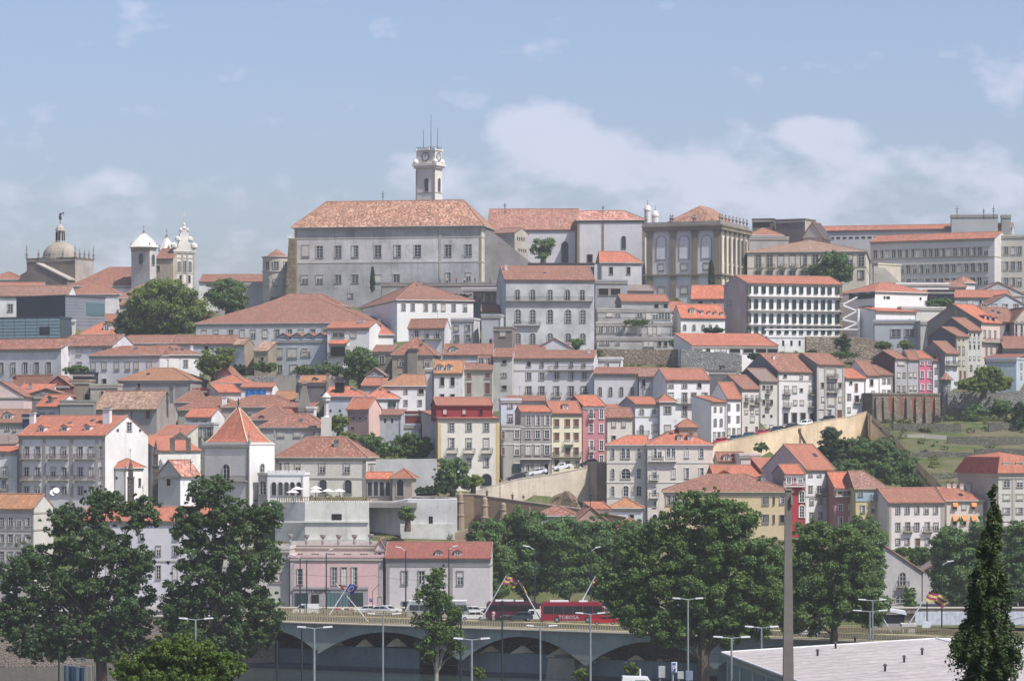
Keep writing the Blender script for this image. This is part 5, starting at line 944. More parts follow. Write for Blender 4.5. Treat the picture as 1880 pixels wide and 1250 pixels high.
hs('white battlemented loggia with five pointed arches', 491, 557, 872, 930, -8, 6, None, 'f', 'k', WH, [(897, 24, 8, 'c', [503, 515, 526, 537, 549])], D=624, wear=.2, cor=False, cat='loggia', name='loggia')
hs('shaded left cheek of the battlemented loggia with a round headed window', 474, 491, 872, 930, -28, 5, None, 'f', 'k', (.50, .48, .45), [(895, 24, 12, 'a', [483])], D=625, cor=False)  # darker than the white loggia: the cheek's shade painted on
r = ALL[-2][1]
for i in range(9): x = r['L'] + (r['R'] - r['L']) * i / 8.4; b = MB(); b.box(x, x + .7, -.12, .18, r['ze'] + .5, r['ze'] + 1.0); b.build('merlon', r['wm'], r['root'])
hs('wide brown hip roof over a grey front behind the palace wing', 478, 596, 784, 812, -8, 14, 761, 'h', 'm', (.50, .49, .46), [(796, 11, 11, 's', [516, 546]), (796, 9, 4, 'a', [577, 586])], D=672, sx=610)
hs('brown pyramid roof rising behind the square tower', 455, 530, 770, 790, -8, 14, 744, 'h', 'm', (.5, .5, .45), D=690, dorm=[(480, 768, 8, 4, (.2, .18, .16))])
hs('pinkish red roof wing right of the pyramid roof', 500, 540, 770, 785, -8, 10, 752, 'g', 'n', W2, D=697)
hs('long brown red roof below the blue tarpaulin', 408, 545, 747, 765, -8, 12, 727, 'h', 'm', (.52, .51, .44), [(755, 8, 5, 's', [459, 488])], D=712, chim=[(412, 727, 748, 8, wallm(WH, .2))])
hs('white walled house with two white skylights beside the blue tarpaulin', 520, 575, 748, 765, -8, 8, 738, 's', 'm', (.45, .42, .36), D=706)
hs('tiny white service block with awning near the cone chimney', 563, 576, 750, 768, -8, 3, None, 'f', 'k', WH, D=697)
h = hs('white house with a bright blue tarpaulin under an orange roof edge', 443, 500, 711, 735, -5, 9, 704, 'g', 'n', WH, D=732, wear=.2)
b = MB(); a, c_ = h['s_of'](452), h['s_of'](488)
for i in range(10):
    x0, x1 = a + (c_ - a) * i / 10, a + (c_ - a) * (i + 1) / 10; w0, w1 = .25 + .12 * math.sin(i * 1.9), .25 + .12 * math.sin((i + 1) * 1.9)
    b.face([(x0, -w0, h['ze'] - 3.0), (x1, -w1, h['ze'] - 3.0), (x1, -w1 * .7, h['ze'] - .25), (x0, -w0 * .7, h['ze'] - .25)])
tp = plain('blue_tarpaulin', (.02, .14, .42), .35); b.build('tarpaulin', tp, h['root'])
hs('white lean-to with orange roof left of the blue tarpaulin', 400, 442, 720, 738, 20, 8, 706, 's', 'n', (.62, .61, .62), D=725)
hs('glazed verandah house with orange hip roof', 389, 450, 703, 725, -10, 10, 689, 'h', 'n', (.40, .45, .44), [(707, 9, 14, 'w', [399, 418])], D=742)
hs('old rose pink gable with tiny dormer above the verandah house', 395, 428, 690, 700, -10, 8, 673, 'e', 'm', (.46, .22, .24), D=750)
hs('golden brown roof slope right of the blue tarpaulin', 503, 541, 733, 748, -8, 9, 719, 'g', 'y', (.34, .31, .28), D=722)
hs('smoke stained old house with two tall chimneys', 549, 600, 702, 775, -8, 10, 691, 'g', 'y', (.20, .195, .19), [(726, 4, 4, 'n', [591]), (753, 8, 5, 'h', [583])], D=712, wear=1.0, dirt=(.10, .11, .12), chim=[(547, 688, 706, 7, wallm((.2, .2, .22), .5), .1), (602, 685, 742, 6, wallm((.33, .3, .25), .6), .0)], dorm=[(578, 699, 8, 5, (.05, .05, .05))])
D = 700; p = P(559, 748, D); b = MB(); b.lathe([(2.0, -1), (2.0, 0), (.75, 4.6), (.6, 5.4), (.9, 5.5), (.5, 6.3)], n=4, ph=.5); tag(b.build('cone_chimney', wallm((.25, .23, .20), .6), None, p), 'big tapering pyramid chimney below the smoke stained house', 'chimney')
p = P(599, 786, 668); b = MB(); b.box(-1.1, 1.1, -1, 1, -3, 2.5); b.lathe([(.8, 0), (.5, .4), (.5, 3.6), (.9, 3.7), (.9, 4.4), (1.1, 4.5), (.1, 5.6)], 0, 0, 2.4, 8); tag(b.build('tower_chimney', wallm((.62, .60, .55), .3), None, p), 'tall slim white chimney with brick cap left of the pink cube house', 'chimney')
hs('pale blue wall house with orange roof and two tiny windows', 599, 671, 727, 795, -6, 11, 711, 'r', 'n', (.52, .56, .60), [(731, 5, 4, 'n', [623]), (754, 5, 4, 'n', [607, 624])], D=702, wear=.35, chim=[(624, 701, 722, 16, DARK, .2)])
hs('white house with green shutter under an orange hip roof', 672, 733, 731, 760, 8, 10, 712, 'h', 'n', WH, [(741, 12, 7, 'x', [720])], D=706)
hs('small grey gabled shed below the big dark trees', 674, 704, 688, 700, -6, 7, 677, 'e', 'g', (.24, .25, .27), [(690, 8, 6, 's', [689])], D=738)
hs('orange lean roof under the grey gabled shed', 664, 704, 708, 720, -6, 7, 695, 's', 'n', (.50, .51, .50), D=726)
hs('pink brown cube house with tomato roof and lit pink gable', 638, 677, 750, 812, -24, 10, 731, 'g', 'n', (.36, .25, .235), [(768, 4, 4, 'n', [649, 661, 672]), (786, 4, 3, 'n', [646, 649])], D=684, sx=700, side=(.66, .46, .40), wear=.3)  # paler gable and darker front: sun and shade painted into the pinks
hs('mouldy white backyard house with orange roof slip', 679, 736, 762, 815, -6, 9, 752, 's', 'm', (.50, .54, .58), [(772, 8, 4, 'n', [683, 707, 720])], D=688, wear=1.0, dirt=(.08, .09, .11))
hs('rust red corrugated container shed on a white plinth', 724, 780, 758, 781, -4, 6, None, 'f', 'k', (.20, .045, .04), D=694, dn=0, wear=.15)
b = MB(); r = ALL[-1][1]
for i in range(22): x = r['L'] + (r['R'] - r['L']) * i / 22; b.box(x, x + .16, -.08, -.003, .05, r['ze'] - .8)
b.build('corrugation', plain('rust_red_sheet', (.20, .045, .04), .6), r['root'])
hs('white plinth house under the rust red container shed', 724, 772, 781, 815, -4, 7, None, 'f', 'k', (.50, .52, .56), D=692, wear=.8)
# ================================================================ centre row above the lower wall
h = hs('big cream house with crimson attic storey, yellow edges and arched gate', 804, 917, 768, 900, 7, 18, 755, 's', 'n', (.72, .69, .60), [(783, 14, 9, 'w', [829, 861, 893]), (813, 18, 9, 'd', [829, 861, 893]), (848, 15, 8, 'w', [861, 893]), (881, 23, 18, 'c', [893])], D=655, sx=770, quoin=wallm((.64, .51, .25), .3), balc=[(820, 840, 831), (851, 872, 831), (884, 904, 831)], wear=.15, side=(.47, .465, .44))
g = hs('attic', 801, 904, 744, 765, 7, 12, 731, 'g', 'n', (.27, .045, .052), [(756, 10, 7, 's', [817]), (756, 9, 6, 's', [852]), (756, 9, 6, 'h', [883])], D=657.5, dn=1, wear=.1, sur=wallm((.27, .045, .052), .1))
merge(h, g)
hs('blue white back house with two windows right of the crimson attic', 920, 957, 735, 790, 4, 8, None, 'f', 'k', (.62, .65, .70), [(743, 10, 8, 'w', [937]), (767, 13, 8, 'w', [937])], D=684, wear=.2)
hs('long grey roofed back house above the tiled row', 930, 1002, 736, 760, 2, 8, 728, 'g', 'm', (.60, .61, .65), [(742, 9, 7, 'w', [969, 989])], D=694)
hs('tall brown grey tiled house with rows of white framed windows', 956, 1012, 756, 880, 6, 12, 746, 'g', 'n', (.34, .31, .29), [(771, 19, 8, 'd', [970, 987, 1004]), (797, 14, 8, 'w', [970, 987, 1004]), (826, 17, 8, 'd', [970, 987, 1004]), (858, 12, 8, 'w', [968, 986]), (861, 20, 7, 'h', [1003])], D=670, bands=[784, 815, 842], balc=[(940, 1012, 842)], sur=wallm((.62, .61, .58), .3), wear=.3)
hs('lower grey side house with green door left of the tiled house', 922, 955, 784, 885, 6, 10, None, 'f', 'k', (.42, .40, .37), [(797, 14, 8, 'w', [949]), (826, 17, 8, 'd', [949]), (862, 22, 8, 'x', [949]), (798, 14, 5, 'b', [924]), (828, 14, 5, 'b', [924])], D=668, bands=[815], wear=.5, sur=wallm((.62, .61, .58), .3))
hs('pale yellow house with brown shutters and one dormer', 1013, 1068, 758, 875, 10, 12, 738, 'g', 'n', (.74, .70, .51), [(776, 13, 8, 'b', [1022, 1042, 1058]), (801, 13, 8, 'b', [1022, 1042, 1058]), (828, 13, 8, 'b', [1022, 1042, 1058]), (853, 17, 7, 'h', [1022]), (851, 10, 7, 'w', [1042, 1060])], D=672, balc=[(1036, 1053, 815, FRAMEW), (1014, 1068, 838)], dorm=[(1038, 751, 9, 8, WH)], wear=.15)
hs('old rose house with white framed windows at the end of the tiled row', 1070, 1111, 745, 870, 14, 14, 727, 'g', 'n', (.47, .21, .23), [(759, 18, 7, 'd', [1085, 1104]), (786, 15, 7, 'w', [1085, 1104]), (817, 17, 7, 'd', [1085, 1104]), (843, 15, 7, 'd', [1085, 1104])], D=676, sx=1038, sur=wallm(WH, .15), balc=[(1080, 1091, 768), (1080, 1091, 828)], wear=.15, side=(.33, .12, .13))
hs('cream white plain house with four white shutters beside the old rose house', 1113, 1161, 766, 830, 6, 9, 750, 'g', 'm', (.66, .64, .58), [(777, 13, 6, 's', [1127, 1145]), (803, 6, 6, 'h', [1127])], D=690, wear=.25)
hs('small orange rooflet behind the cream white plain house', 1112, 1138, 750, 762, 6, 6, 743, 's', 'n', W2, D=698)
hs('white villa with round headed windows and a curved balcony', 1166, 1211, 742, 812, 10, 12, 730, 'g', 'n', (.70, .70, .73), [(755, 9, 8, 'a', [1178, 1200]), (788, 16, 7, 'a', [1178]), (786, 13, 14, 's', [1205])], D=700, sx=1136, bands=[765], balc=[(1169, 1191, 798)], wear=.15, side=(.42, .41, .42))
hs('white villa tower with small red pyramid roof and twin windows', 1212, 1240, 737, 812, 8, 7, 725, 'p', 'n', (.72, .72, .74), [(752, 12, 12, 'w', [1226]), (786, 12, 10, 's', [1226])], D=699, wear=.12)
WG = wallm((.66, .65, .62), .2)
hs('warm grey mansion left wing with round headed windows', 1114, 1188, 816, 968, -3, 14, 801, 'l', 'n', (.70, .65, .57), [(832, 18, 6, 'a', [1125]), (832, 18, 7, 'a', [1144, 1153]), (832, 18, 7, 'a', [1173]), (869, 18, 6, 'a', [1125]), (869, 18, 16, 'a', [1149]), (869, 18, 8, 'a', [1173]), (901, 18, 6, 'a', [1125]), (901, 19, 9, 'a', [1149, 1173])], D=642, bands=[849, 885, 913], wear=.15, sur=WG, cat='mansion', name='mansion')
h = hs('warm grey mansion main block with corner balcony, dormers and square cupola', 1189, 1309, 816, 968, 3, 16, 789, 'h', 'n', (.70, .65, .58), [(831, 19, 7, 'd', [1202, 1211, 1227, 1236]), (831, 17, 7, 'w', [1261]), (831, 17, 7, 'w', [1288]), (868, 18, 7, 'w', [1202, 1237, 1261, 1288]), (900, 14, 6, 'w', [1202]), (925, 10, 6, 'w', [1202]), (952, 16, 9, 'c', [1202])], D=640, bands=[849, 885], balc=[(1191, 1217, 846), (1218, 1242, 846, FRAMEW), (1192, 1209, 880), (1192, 1209, 913)],
   dorm=[(1248, 808, 9, 9), (1267, 808, 9, 9)], wear=.15, sur=WG, cat='mansion', name='mansion')
g = hs('cupola', 1247, 1280, 783, 800, 3, 5, 769, 'p', 'n', (.45, .34, .28), [(789, 8, 6, 'w', [1269])], D=645.5, dn=2); merge(h, g)
# ================================================================ low right
hs('small cream house with brown roof under the ochre wall', 1318, 1368, 846, 865, 3, 8, 831, 'g', 'm', (.62, .52, .38), [(836, 6, 6, 'n', [1345])], D=652, dorm=[(1334, 845, 12, 9)])
hs('pinkish white parapet house under the ochre wall', 1358, 1397, 836, 865, 8, 6, None, 'f', 'k', (.66, .58, .56), D=648, wear=.3)
hs('wide tomato red roof with skylight below the ochre wall', 1311, 1425, 875, 890, 3, 14, 855, 'g', 'n', (.5, .1, .08), D=628, dorm=[(1330, 872, 22, 3, (.5, .2, .12))])
hs('red roof slip beside the white tall house', 1398, 1440, 865, 880, 12, 8, 841, 's', 'n', (.4, .06, .06), D=630)
hs('ochre barrack with very wide brown hip roof and barred windows', 1219, 1453, 902, 985, -3, 18, 872, 'h', 'm', (.68, .55, .34), [(918, 16, 7, 'w', [1223 + 4, 1238, 1252]), (918, 15, 10, 'r', [1406]), (918, 15, 3, 'h', [1421]), (917, 14, 7, 'w', [1436]), (952, 15, 10, 'r', [1406]), (952, 15, 3, 'h', [1421]), (952, 14, 7, 'h', [1436])], D=602, chim=[(1401, 870, 896, 9, STONEG, .3)], wear=.15)
h = hs('narrow crimson house with white arched windows and a laundry balcony', 1441, 1477, 870, 985, 8, 12, 854, 'g', 'n', (.34, .05, .07), [(881, 14, 8, 'w', [1448, 1469]), (881, 12, 5, 'b', [1459]), (911, 20, 9, 'a', [1472]), (938, 22, 9, 'a', [1472])], D=606, sx=1418, balc=[(1438, 1476, 892, FRAMEW)], sur=wallm(WH, .1), wear=.08, side=(.35, .33, .30))
hs('tall white house with long tomato roof running up to the left', 1479, 1531, 861, 985, 30, 20, 817, 'g', 'n', (.68, .68, .68), [(869, 10, 7, 'w', [1488, 1504, 1520]), (897, 11, 7, 'w', [1488]), (899, 14, 7, 'd', [1504]), (897, 10, 7, 'w', [1520]), (920, 11, 7, 'w', [1490, 1506, 1522]), (946, 12, 7, 'w', [1490, 1506, 1522])], D=615, sx=1400, bands=[911], wear=.2, chim=[(1442, 814, 832, 7, wallm(WH, .2), .55)], side=(.60, .52, .51), balc=[(1498, 1511, 905)])
hs('old pink brown house with wooden top gallery and orange roof', 1532, 1570, 895, 985, 8, 12, 868, 'g', 'n', (.42, .24, .23), [(902, 11, 10, 'h', [1542, 1560]), (931, 11, 7, 'w', [1543, 1562]), (956, 14, 7, 'd', [1543, 1562])], D=610, balc=[(1532, 1570, 910, WOOD)], sur=wallm(W2, .2), wear=.4)
hs('yellow ochre house with pale blue top storey and dark spotted roof', 1571, 1627, 896, 1004, 8, 12, 866, 'r', 'b', (.66, .55, .32), [(934, 13, 7, 'w', [1584, 1603, 1620]), (960, 12, 7, 'w', [1584, 1603, 1620]), (991, 12, 7, 'h', [1620])], D=606, wear=.35, balc=[(1598, 1620, 917, WOOD)])
h = ALL[-1][1]; b = MB(); b.box(h['L'] - .04, h['R'] + .04, -.12, -.003, h['zat'](920, 0), h['ze'] - .85); b.build('blue_storey', wallm((.38, .48, .56), .5), h['root'])
for px in (1580, 1617): window('w', .8, 1.3, h['root'], h['s_of'](px), h['zat'](904, 0), -.125)
h = hs('pinkish grey house with wrought balconies and fifteen windows at lower right', 1630, 1734, 922, 1010, 10, 14, 897, 'g', 'o', (.74, .67, .65), [(935, 13, 7, 'w', [1649, 1666, 1684, 1701, 1718]), (966, 14, 7, 'w', [1649, 1684, 1719]), (966, 16, 7, 'd', [1667, 1703]), (993, 10, 7, 'w', [1649, 1666, 1703, 1719]), (995, 14, 7, 'b', [1685])], D=600, balc=[(1658, 1676, 975), (1694, 1712, 975)], wear=.2, quoin=STONE)
h = hs('cream house with orange awnings and four white chimneys', 1738, 1805, 918, 1000, 12, 12, 896, 'r', 'o', (.62, .57, .50), [(928, 12, 7, 'w', [1770]), (928, 12, 7, 'h', [1753, 1787]), (957, 12, 7, 'h', [1753, 1770, 1787])], D=612, chim=[(x, 887, 898, 7, wallm((.66, .62, .55), .3), .5) for x in (1705 + 36, 1724 + 28, 1765, 1778)], wear=.2)
AW = plain('orange_awning', (.62, .24, .08), .8)
for px, py in ((1753, 924), (1787, 924), (1753, 950), (1770, 950), (1787, 950)):
    s, z = h['s_of'](px), h['zat'](py, 0); b = MB(); b.face([(s - .55, -.1, z + .5), (s + .55, -.1, z + .5), (s + .55, -.7, z - .5), (s - .55, -.7, z - .5)]); b.face([(s - .55, -.7, z - .5), (s + .55, -.7, z - .5), (s + .55, -.7, z - .7), (s - .55, -.7, z - .7)]); b.build('awning', AW, h['root'])
h = hs('modern apartment block with crimson and orange tiled mansard at the right edge', 1833, 1905, 873, 990, 26, 24, None, 'f', 'k', (.50, .49, .46), [(886, 15, 12, 'w', [1848, 1872]), (912, 10, 12, 's', [1848, 1872]), (937, 10, 12, 'w', [1848, 1872]), (962, 10, 12, 's', [1848, 1872])], D=612, sx=1759, pil=[1860], wear=.12, side=(.50, .46, .38), cat='apartment block', name='apartment_block')
b = MB(); L, R, dp, z0 = h['L'], h['R'], h['dep'], h['ze'] + .55; z1 = Z_(838, 622) - h['zb']; z2 = Z_(829, 624) - h['zb']; e = 1.1
for a, c_, m_ in ((((L - .7, -.7), (R + .7, -.7)), ((L + e, e), (R - e, e)), 0), (((R + .7, -.7), (R + .7, dp + .7)), ((R - e, e), (R - e, dp - e)), 0), (((R + .7, dp + .7), (L - .7, dp + .7)), ((R - e, dp - e), (L + e, dp - e)), 0), (((L - .7, dp + .7), (L - .7, -.7)), ((L + e, dp - e), (L + e, e)), 1)):
    b.face([(a[0][0], a[0][1], z0), (a[1][0], a[1][1], z0), (c_[1][0], c_[1][1], z1), (c_[0][0], c_[0][1], z1)], m_)
b.face([(L - .7, -.7, z0), (R + .7, -.7, z0), (R + .7, dp + .7, z0), (L - .7, dp + .7, z0)], 0)
m0, m1 = (L + 5, dp / 2, z2), (R - 5, dp / 2, z2); q = [(L + e, e, z1), (R - e, e, z1), (R - e, dp - e, z1), (L + e, dp - e, z1)]
b.face([q[0], q[1], m1, m0], 0); b.face([q[1], q[2], m1], 0); b.face([q[2], q[3], m0, m1], 0); b.face([q[3], q[0], m0], 0); b.build('mansard_roof', [roofm('n'), roofm('d')], h['root'])
for px in (1849, 1873): s = h['s_of'](px); window('w', 1.5, 1.2, h['root'], s, h['zat'](855, s), .3)
# cream station-like chapel low right
hs('pale gabled hall with arched window and balcony behind the planes', 1532, 1692, 1050, 1120, 4, 16, 996, 'e', 'g', (.55, .54, .53), [(1062, 23, 11, 'a', [1657]), (1103, 20, 16, 'a', [1652])], D=556, wear=.5, cat='hall', name='hall', balc=[(1647, 1668, 1076)], cor=False)
hs('second pale gable rising at the right of the gabled hall', 1694, 1860, 1050, 1120, -4, 16, 1000, 'e', 'g', (.58, .56, .56), D=558, wear=.3, cat='hall', name='hall', cor=False)
# ================================================================ riverside
h = hs('pink tourist office with three tall windows, grey stone base and parapet', 533, 703, 1023, 1124, -2, 12, None, 'f', 'k', (.62, .43, .42), [(1057, 32, 9, 'w', [614, 632, 651]), (1058, 28, 9, 'w', [551]), (1102, 16, 5, 'h', [701 - 3])], D=531, cat='office', name='tourist_office', wear=.15, quoin=wallm((.40, .38, .37), .3), cor=True, dn=1)
r0 = h['root']; zz = lambda y: h['zat'](y, 0); sx_ = h['s_of']
b = MB(); b.box(sx_(539), sx_(676), -.3, -.003, -.5, zz(1079)); b.box(sx_(538), sx_(677), -.45, -.31, zz(1081), zz(1077)); b.build('stone_base', wallm((.33, .31, .31), .3), r0)
for x0, x1, y0, y1 in ((542, 566, 1088, 1122), (601, 622, 1087, 1122), (624, 641, 1087, 1122), (643, 667, 1087, 1122), (572, 586, 1091, 1122)):
    b = MB(); b.box(sx_(x0), sx_(x1), -.36, -.31, zz(y1), zz(y0)); b.build('shop_window', DARK if x0 == 572 else GLASSB, r0)
    b = MB(); n = 3
    for i in range(n + 1): x = sx_(x0) + (sx_(x1) - sx_(x0) - .06) * i / n; b.box(x, x + .06, -.42, -.361, zz(y1), zz(y0))
    b.build('window_frame', FRAMED, r0)
def text(body, size, mat, parent, loc, rot=(math.pi / 2, 0, 0), name='lettering', ext=.02, align='CENTER'):
    cu = bpy.data.curves.new(name, 'FONT'); cu.body = body; cu.size = size; cu.extrude = ext; cu.align_x = align; cu.materials.append(mat); cu.resolution_u = 2
    t = bpy.data.objects.new(name, cu); COL.objects.link(t); bpy.context.view_layer.update()
    me = bpy.data.meshes.new_from_object(t.evaluated_get(bpy.context.evaluated_depsgraph_get())); me.name = name; bpy.data.objects.remove(t); me.materials.clear(); me.materials.append(mat)
    o = put(name, me, parent, loc); o.rotation_euler = rot; return o
text('TURISMO', .95, IRON, r0, (sx_(586), -.34, zz(1088.5)), ext=.04)
h2 = hs('long low attic building with urns along its parapet above the tourist office', 531, 692, 1001, 1030, -2, 10, None, 'f', 'k', (.50, .47, .43), [(1018, 4, 4, 'n', [544, 549, 554, 574, 579, 584, 603, 608, 613, 633, 638, 643, 663, 668, 673])], D=541, bands=[1008], wear=.5, cat='building')
for i, px in enumerate((533, 563, 593, 622, 651, 681)):
    b = MB(); x = h2['s_of'](px); b.lathe([(.3, 0), (.3, .4), (.12, .6), (.5, 1.2), (.55, 1.5), (.3, 1.6)], x, 0, h2['ze'] + .45, 8); b.build('urn', STONEG, h2['root'])
hs('small pink pedimented end bay beside the tourist office', 690, 706, 1006, 1026, -2, 10, 992, 'e', 'k', (.60, .52, .54), [(1015, 9, 5, 'h', [697])], D=533, wear=.2)
hs('grey stone bank with crimson tiled roof and two small dormers', 708, 900, 1024, 1124, -2, 12, 997, 'g', 'r', (.56, .53, .52), [(1060, 24, 10, 'w', [743, 774, 845]), (1112, 16, 10, 'h', [744])], D=530, bands=[1038], pil=[712, 828], dorm=[(805, 1019, 13, 7), (840, 1019, 13, 7)], wear=.2, sur=STONEG, cat='bank', name='bank_building')
hs('cream town building with grouped windows half hidden by the left poplar', 400, 531, 1008, 1124, -3, 12, None, 'f', 'k', (.50, .49, .44), [(1025, 16, 4, 'w', [488, 494, 500, 514, 520, 526]), (1060, 18, 20, 's', [505])], D=533, bands=[1040], wear=.3, cat='building')
hs('white town house with orange roof seen between the two big poplars', 150, 400, 956, 1124, -3, 13, 932, 'g', 'n', (.62, .61, .63), [(1010, 17, 8, 'w', [200, 230, 260, 291, 322, 360]), (1050, 24, 8, 'd', [200, 232, 265, 291, 322, 360]), (985, 12, 8, 'w', [200, 260, 322])], D=541, bands=[1030], wear=.2, cat='building')
# bastion terrace
BW = wallm((.68, .675, .63), .75, (.25, .24, .22))
ba = wallalong('tall white sloping bastion wall under the café terrace', 'bastion_wall', 'wall', [(505, 921, 600), (560, 921, 596), (676, 921, 596), (678, 921, 600)], [998, 998, 998, 998], 10, BW)
b = MB(); o0 = ba.location
for x0, x1, y0, y1, pr_ in ((505, 677, 956, 959, .35), (562, 672, 989, 997, 1.2)):
    a, c_ = P(x0, y1, 596) - o0, P(x1, y0, 596) - o0; b.box(a.x, c_.x, a.y - pr_, a.y - .003, a.z, c_.z)
b.build('ledge', BW, ba); b = MB(); c_ = P(619, 950, 596) - o0; b.box(c_.x - 1.1, c_.x + .9, c_.y - .05, c_.y - .003, c_.z - .45, c_.z + .75); b.build('niche', DARK, ba)
ba2 = wallalong('lower grey white bastion wall with blind arch right of the café terrace', 'bastion_wall', 'wall', [(678, 930, 604), (748, 916, 600), (838, 916, 600)], [998, 998, 998], 8, wallm((.62, .62, .61), .6))
b = MB(); o0 = ba2.location; a, c_ = P(735, 961, 600) - o0, P(838, 963, 600) - o0; b.box(a.x, c_.x, a.y - .6, a.y - .003, a.z - 5, a.z); c_ = P(791, 955, 600) - o0; b.box(c_.x - .4, c_.x + .4, c_.y - .05, c_.y - .003, c_.z - .7, c_.z + .8, 1); b.build('ledge', [BW, DARK], ba2)
strip('cafe_terrace', [(500, 922.5, 598.5), (765, 922.5, 598.5)], 22, PAVE, kind='structure', th=1)
def railing(label, pts, name='balustrade', mat=None, h=1.0, cat='railing', gap=.5, th=.14, group=None):
    o0 = P(*pts[0]); b = MB(); q = [P(*p) - o0 for p in pts]
    for a, c_ in zip(q, q[1:]):
        n = max(1, int((c_ - a).length / gap)); u = Vector((0, 0, 1)); t = Vector((0, th, 0))
        b.hexa([a + u * (h - .12), c_ + u * (h - .12), c_ + t + u * (h - .12), a + t + u * (h - .12)], [a + u * h, c_ + u * h, c_ + t + u * h, a + t + u * h])
        for i in range(n + 1):
            p = a.lerp(c_, i / n); b.box(p.x, p.x + th, p.y, p.y + th, p.z, p.z + h - .12)
    return tag(b.build(name, mat or IRON, None, o0), label, cat, group)
railing('brown balustrade of the café terrace', [(508, 921, 597), (677, 921, 597)], mat=STONEB, gap=.45, th=.2)
for i, (px, py, w) in enumerate([(537, 900, 23), (546, 894, 23), (579, 899, 25), (580, 893, 22), (602, 898, 22), (623, 898, 23)]):
    D = 606 + (i % 2) * 2; b = MB(); r = w / 2 * D / F; z = Z_(py, D) - Z_(921, D); root = empty('parasol', P(px, 921, D), 0, 'white café parasol ' + ('at the far left of the terrace, lower one', 'at the far left of the terrace, higher one', 'third from the left on the terrace, lower one', 'third from the left on the terrace, higher one', 'second from the right on the café terrace', 'rightmost on the café terrace beside the palm')[i], 'parasol', 'white parasols on the café terrace')
    b.lathe([(r, z - .45), (r, z - .38), (.05, z + .15)], n=8); b.build('canopy', plain('parasol_cloth', (.75, .73, .70), .8), root); b = MB(); b.tube((0, 0, 0), (0, 0, z), .05); b.build('pole', IRON, root)
for i in range(7):
    px = 540 + i * 15; D = 603 + (i % 3); root = empty('cafe_table', P(px, 920, D), 0, 'small dark café table ' + ('leftmost', 'second from left', 'third from left', 'in the middle', 'third from right', 'second from right', 'rightmost')[i] + ' on the terrace', 'table', 'café tables on the terrace')
    b = MB(); b.lathe([(.45, .7), (.45, .75)], n=8); b.build('tabletop', WOOD, root); b = MB(); b.lathe([(.25, 0), (.05, .06), (.05, .7)], n=6); b.build('leg', IRON, root)
hs('arcaded stone portico with low orange roof beside the café terrace', 672, 718, 878, 920, -4, 5, 868, 'g', 'n', (.42, .37, .30), [(897, 26, 8, 'c', [679, 690, 701, 712], STONE)], D=618, cor=False, wear=.4, cat='portico', name='portico')
hs('stone pavilion with pyramid orange roof and dark round arch', 719, 757, 877, 920, -14, 6, 861, 'p', 'n', (.42, .37, .30), [(895, 30, 12, 'c', [735], STONE)], D=616, sx=764, cor=False, wear=.4, cat='pavilion', name='pavilion')
polywall('high grey sloping retaining wall with ribs behind the pavilion', 'retaining_wall', 'wall', [(690, 843), (802, 842), (802, 905), (690, 905)], 642, 3, wallm((.56, .56, .55), .5))
strip('garden_path', [(752, 912, 608), (838, 914, 608)], 14, PAVE, kind='structure', th=1)
# brown buttressed wall, lower path and rubble wall with ramp
bw = wallalong('brown buttressed retaining wall under the lower path', 'buttressed_wall', 'retaining wall', [(838, 908, 612), (870, 908, 612), (960, 921, 608), (1060, 934, 604), (1150, 950, 600)], [975, 975, 985, 990, 990], 2, BRW, cope=wallm((.45, .38, .30), .5))
for i, (px, y0, y1) in enumerate([(845, 903, 975), (890, 912, 975), (924, 922, 975), (973, 928, 975)]):
    D = 611 - i; c_ = P(px, y1, D) - bw.location; k = D / F; b = MB(); hh = (y1 - y0) * k; r = (13 if i < 3 else 11) / 2 * k
    b.lathe([(r * 1.25, -3), (r * 1.15, hh * .38), (r * 1.3, hh * .39), (r * 1.3, hh * .42), (r, hh * .43), (r * .9, hh * .72), (r * 1.1, hh * .73), (r * 1.1, hh * .76), (r * .85, hh * .77), (r * .8, hh * .94), (r * .3, hh)], c_.x, c_.y - .1, c_.z, 10); b.build('buttress', wallm((.34, .27, .20), .5), bw)
strip('lower_path', [(860, 912, 613), (960, 925, 609), (1060, 938, 605), (1150, 954, 601)], 14, PAVE, kind='structure', th=1.5)
RW2 = wallm((.60, .53, .43), .9, (.20, .17, .13))
rw = wallalong('pale rough retaining wall rising to the right below the white cars', 'ramp_retaining_wall', 'retaining wall', [(866, 906, 626), (900, 893, 630), (950, 880, 636), (1020, 870, 643), (1060, 862, 648), (1100, 852, 652), (1114, 848, 653)], [915, 930, 945, 955, 965, 975, 975], 1.0, RW2, cope=wallm((.5, .45, .38), .5))
b = MB(); c_ = P(1035, 917, 641) - rw.location
b.lathe([(0.3, -2.2), (3.0, -1.9), (3.3, -.6), (2.2, .6), (1.0, 1.5), (.2, 1.7)], 0, 0, 0, 11)
b.v = [(x * (1.25 + .3 * math.sin(z * 3 + x * 2)) + c_.x, y * .35 * (1 + .5 * math.sin(x * 3)) + c_.y + .2, z * (1 + .25 * math.sin(x * 2.3)) + c_.z) for x, y, z in b.v]; b.build('bare_rock', stonem((.26, .20, .14), 1.6), rw)
hs('shaded end wall of the rubble ramp beside the grey mansion', 1096, 1116, 852, 968, 30, 4, None, 'f', 'k', (.38, .34, .28), D=648, wear=.7, cor=False)  # shade painted as a darker colour than the ramp wall
strip('ramp_street', [(866, 914, 627.2), (900, 901, 631.2), (950, 888, 637.2), (1020, 876, 644.2), (1060, 868, 649.2), (1125, 856, 655)], 8, ASPH, kind='structure', th=3)
tag(polywall(None, 'bare_earth_slope', None, [(835, 978), (880, 965), (900, 985), (900, 1005), (835, 1005)], 585, 6, groundm('earth', (.45, .33, .24), (.34, .26, .19), .4)), kind='structure')
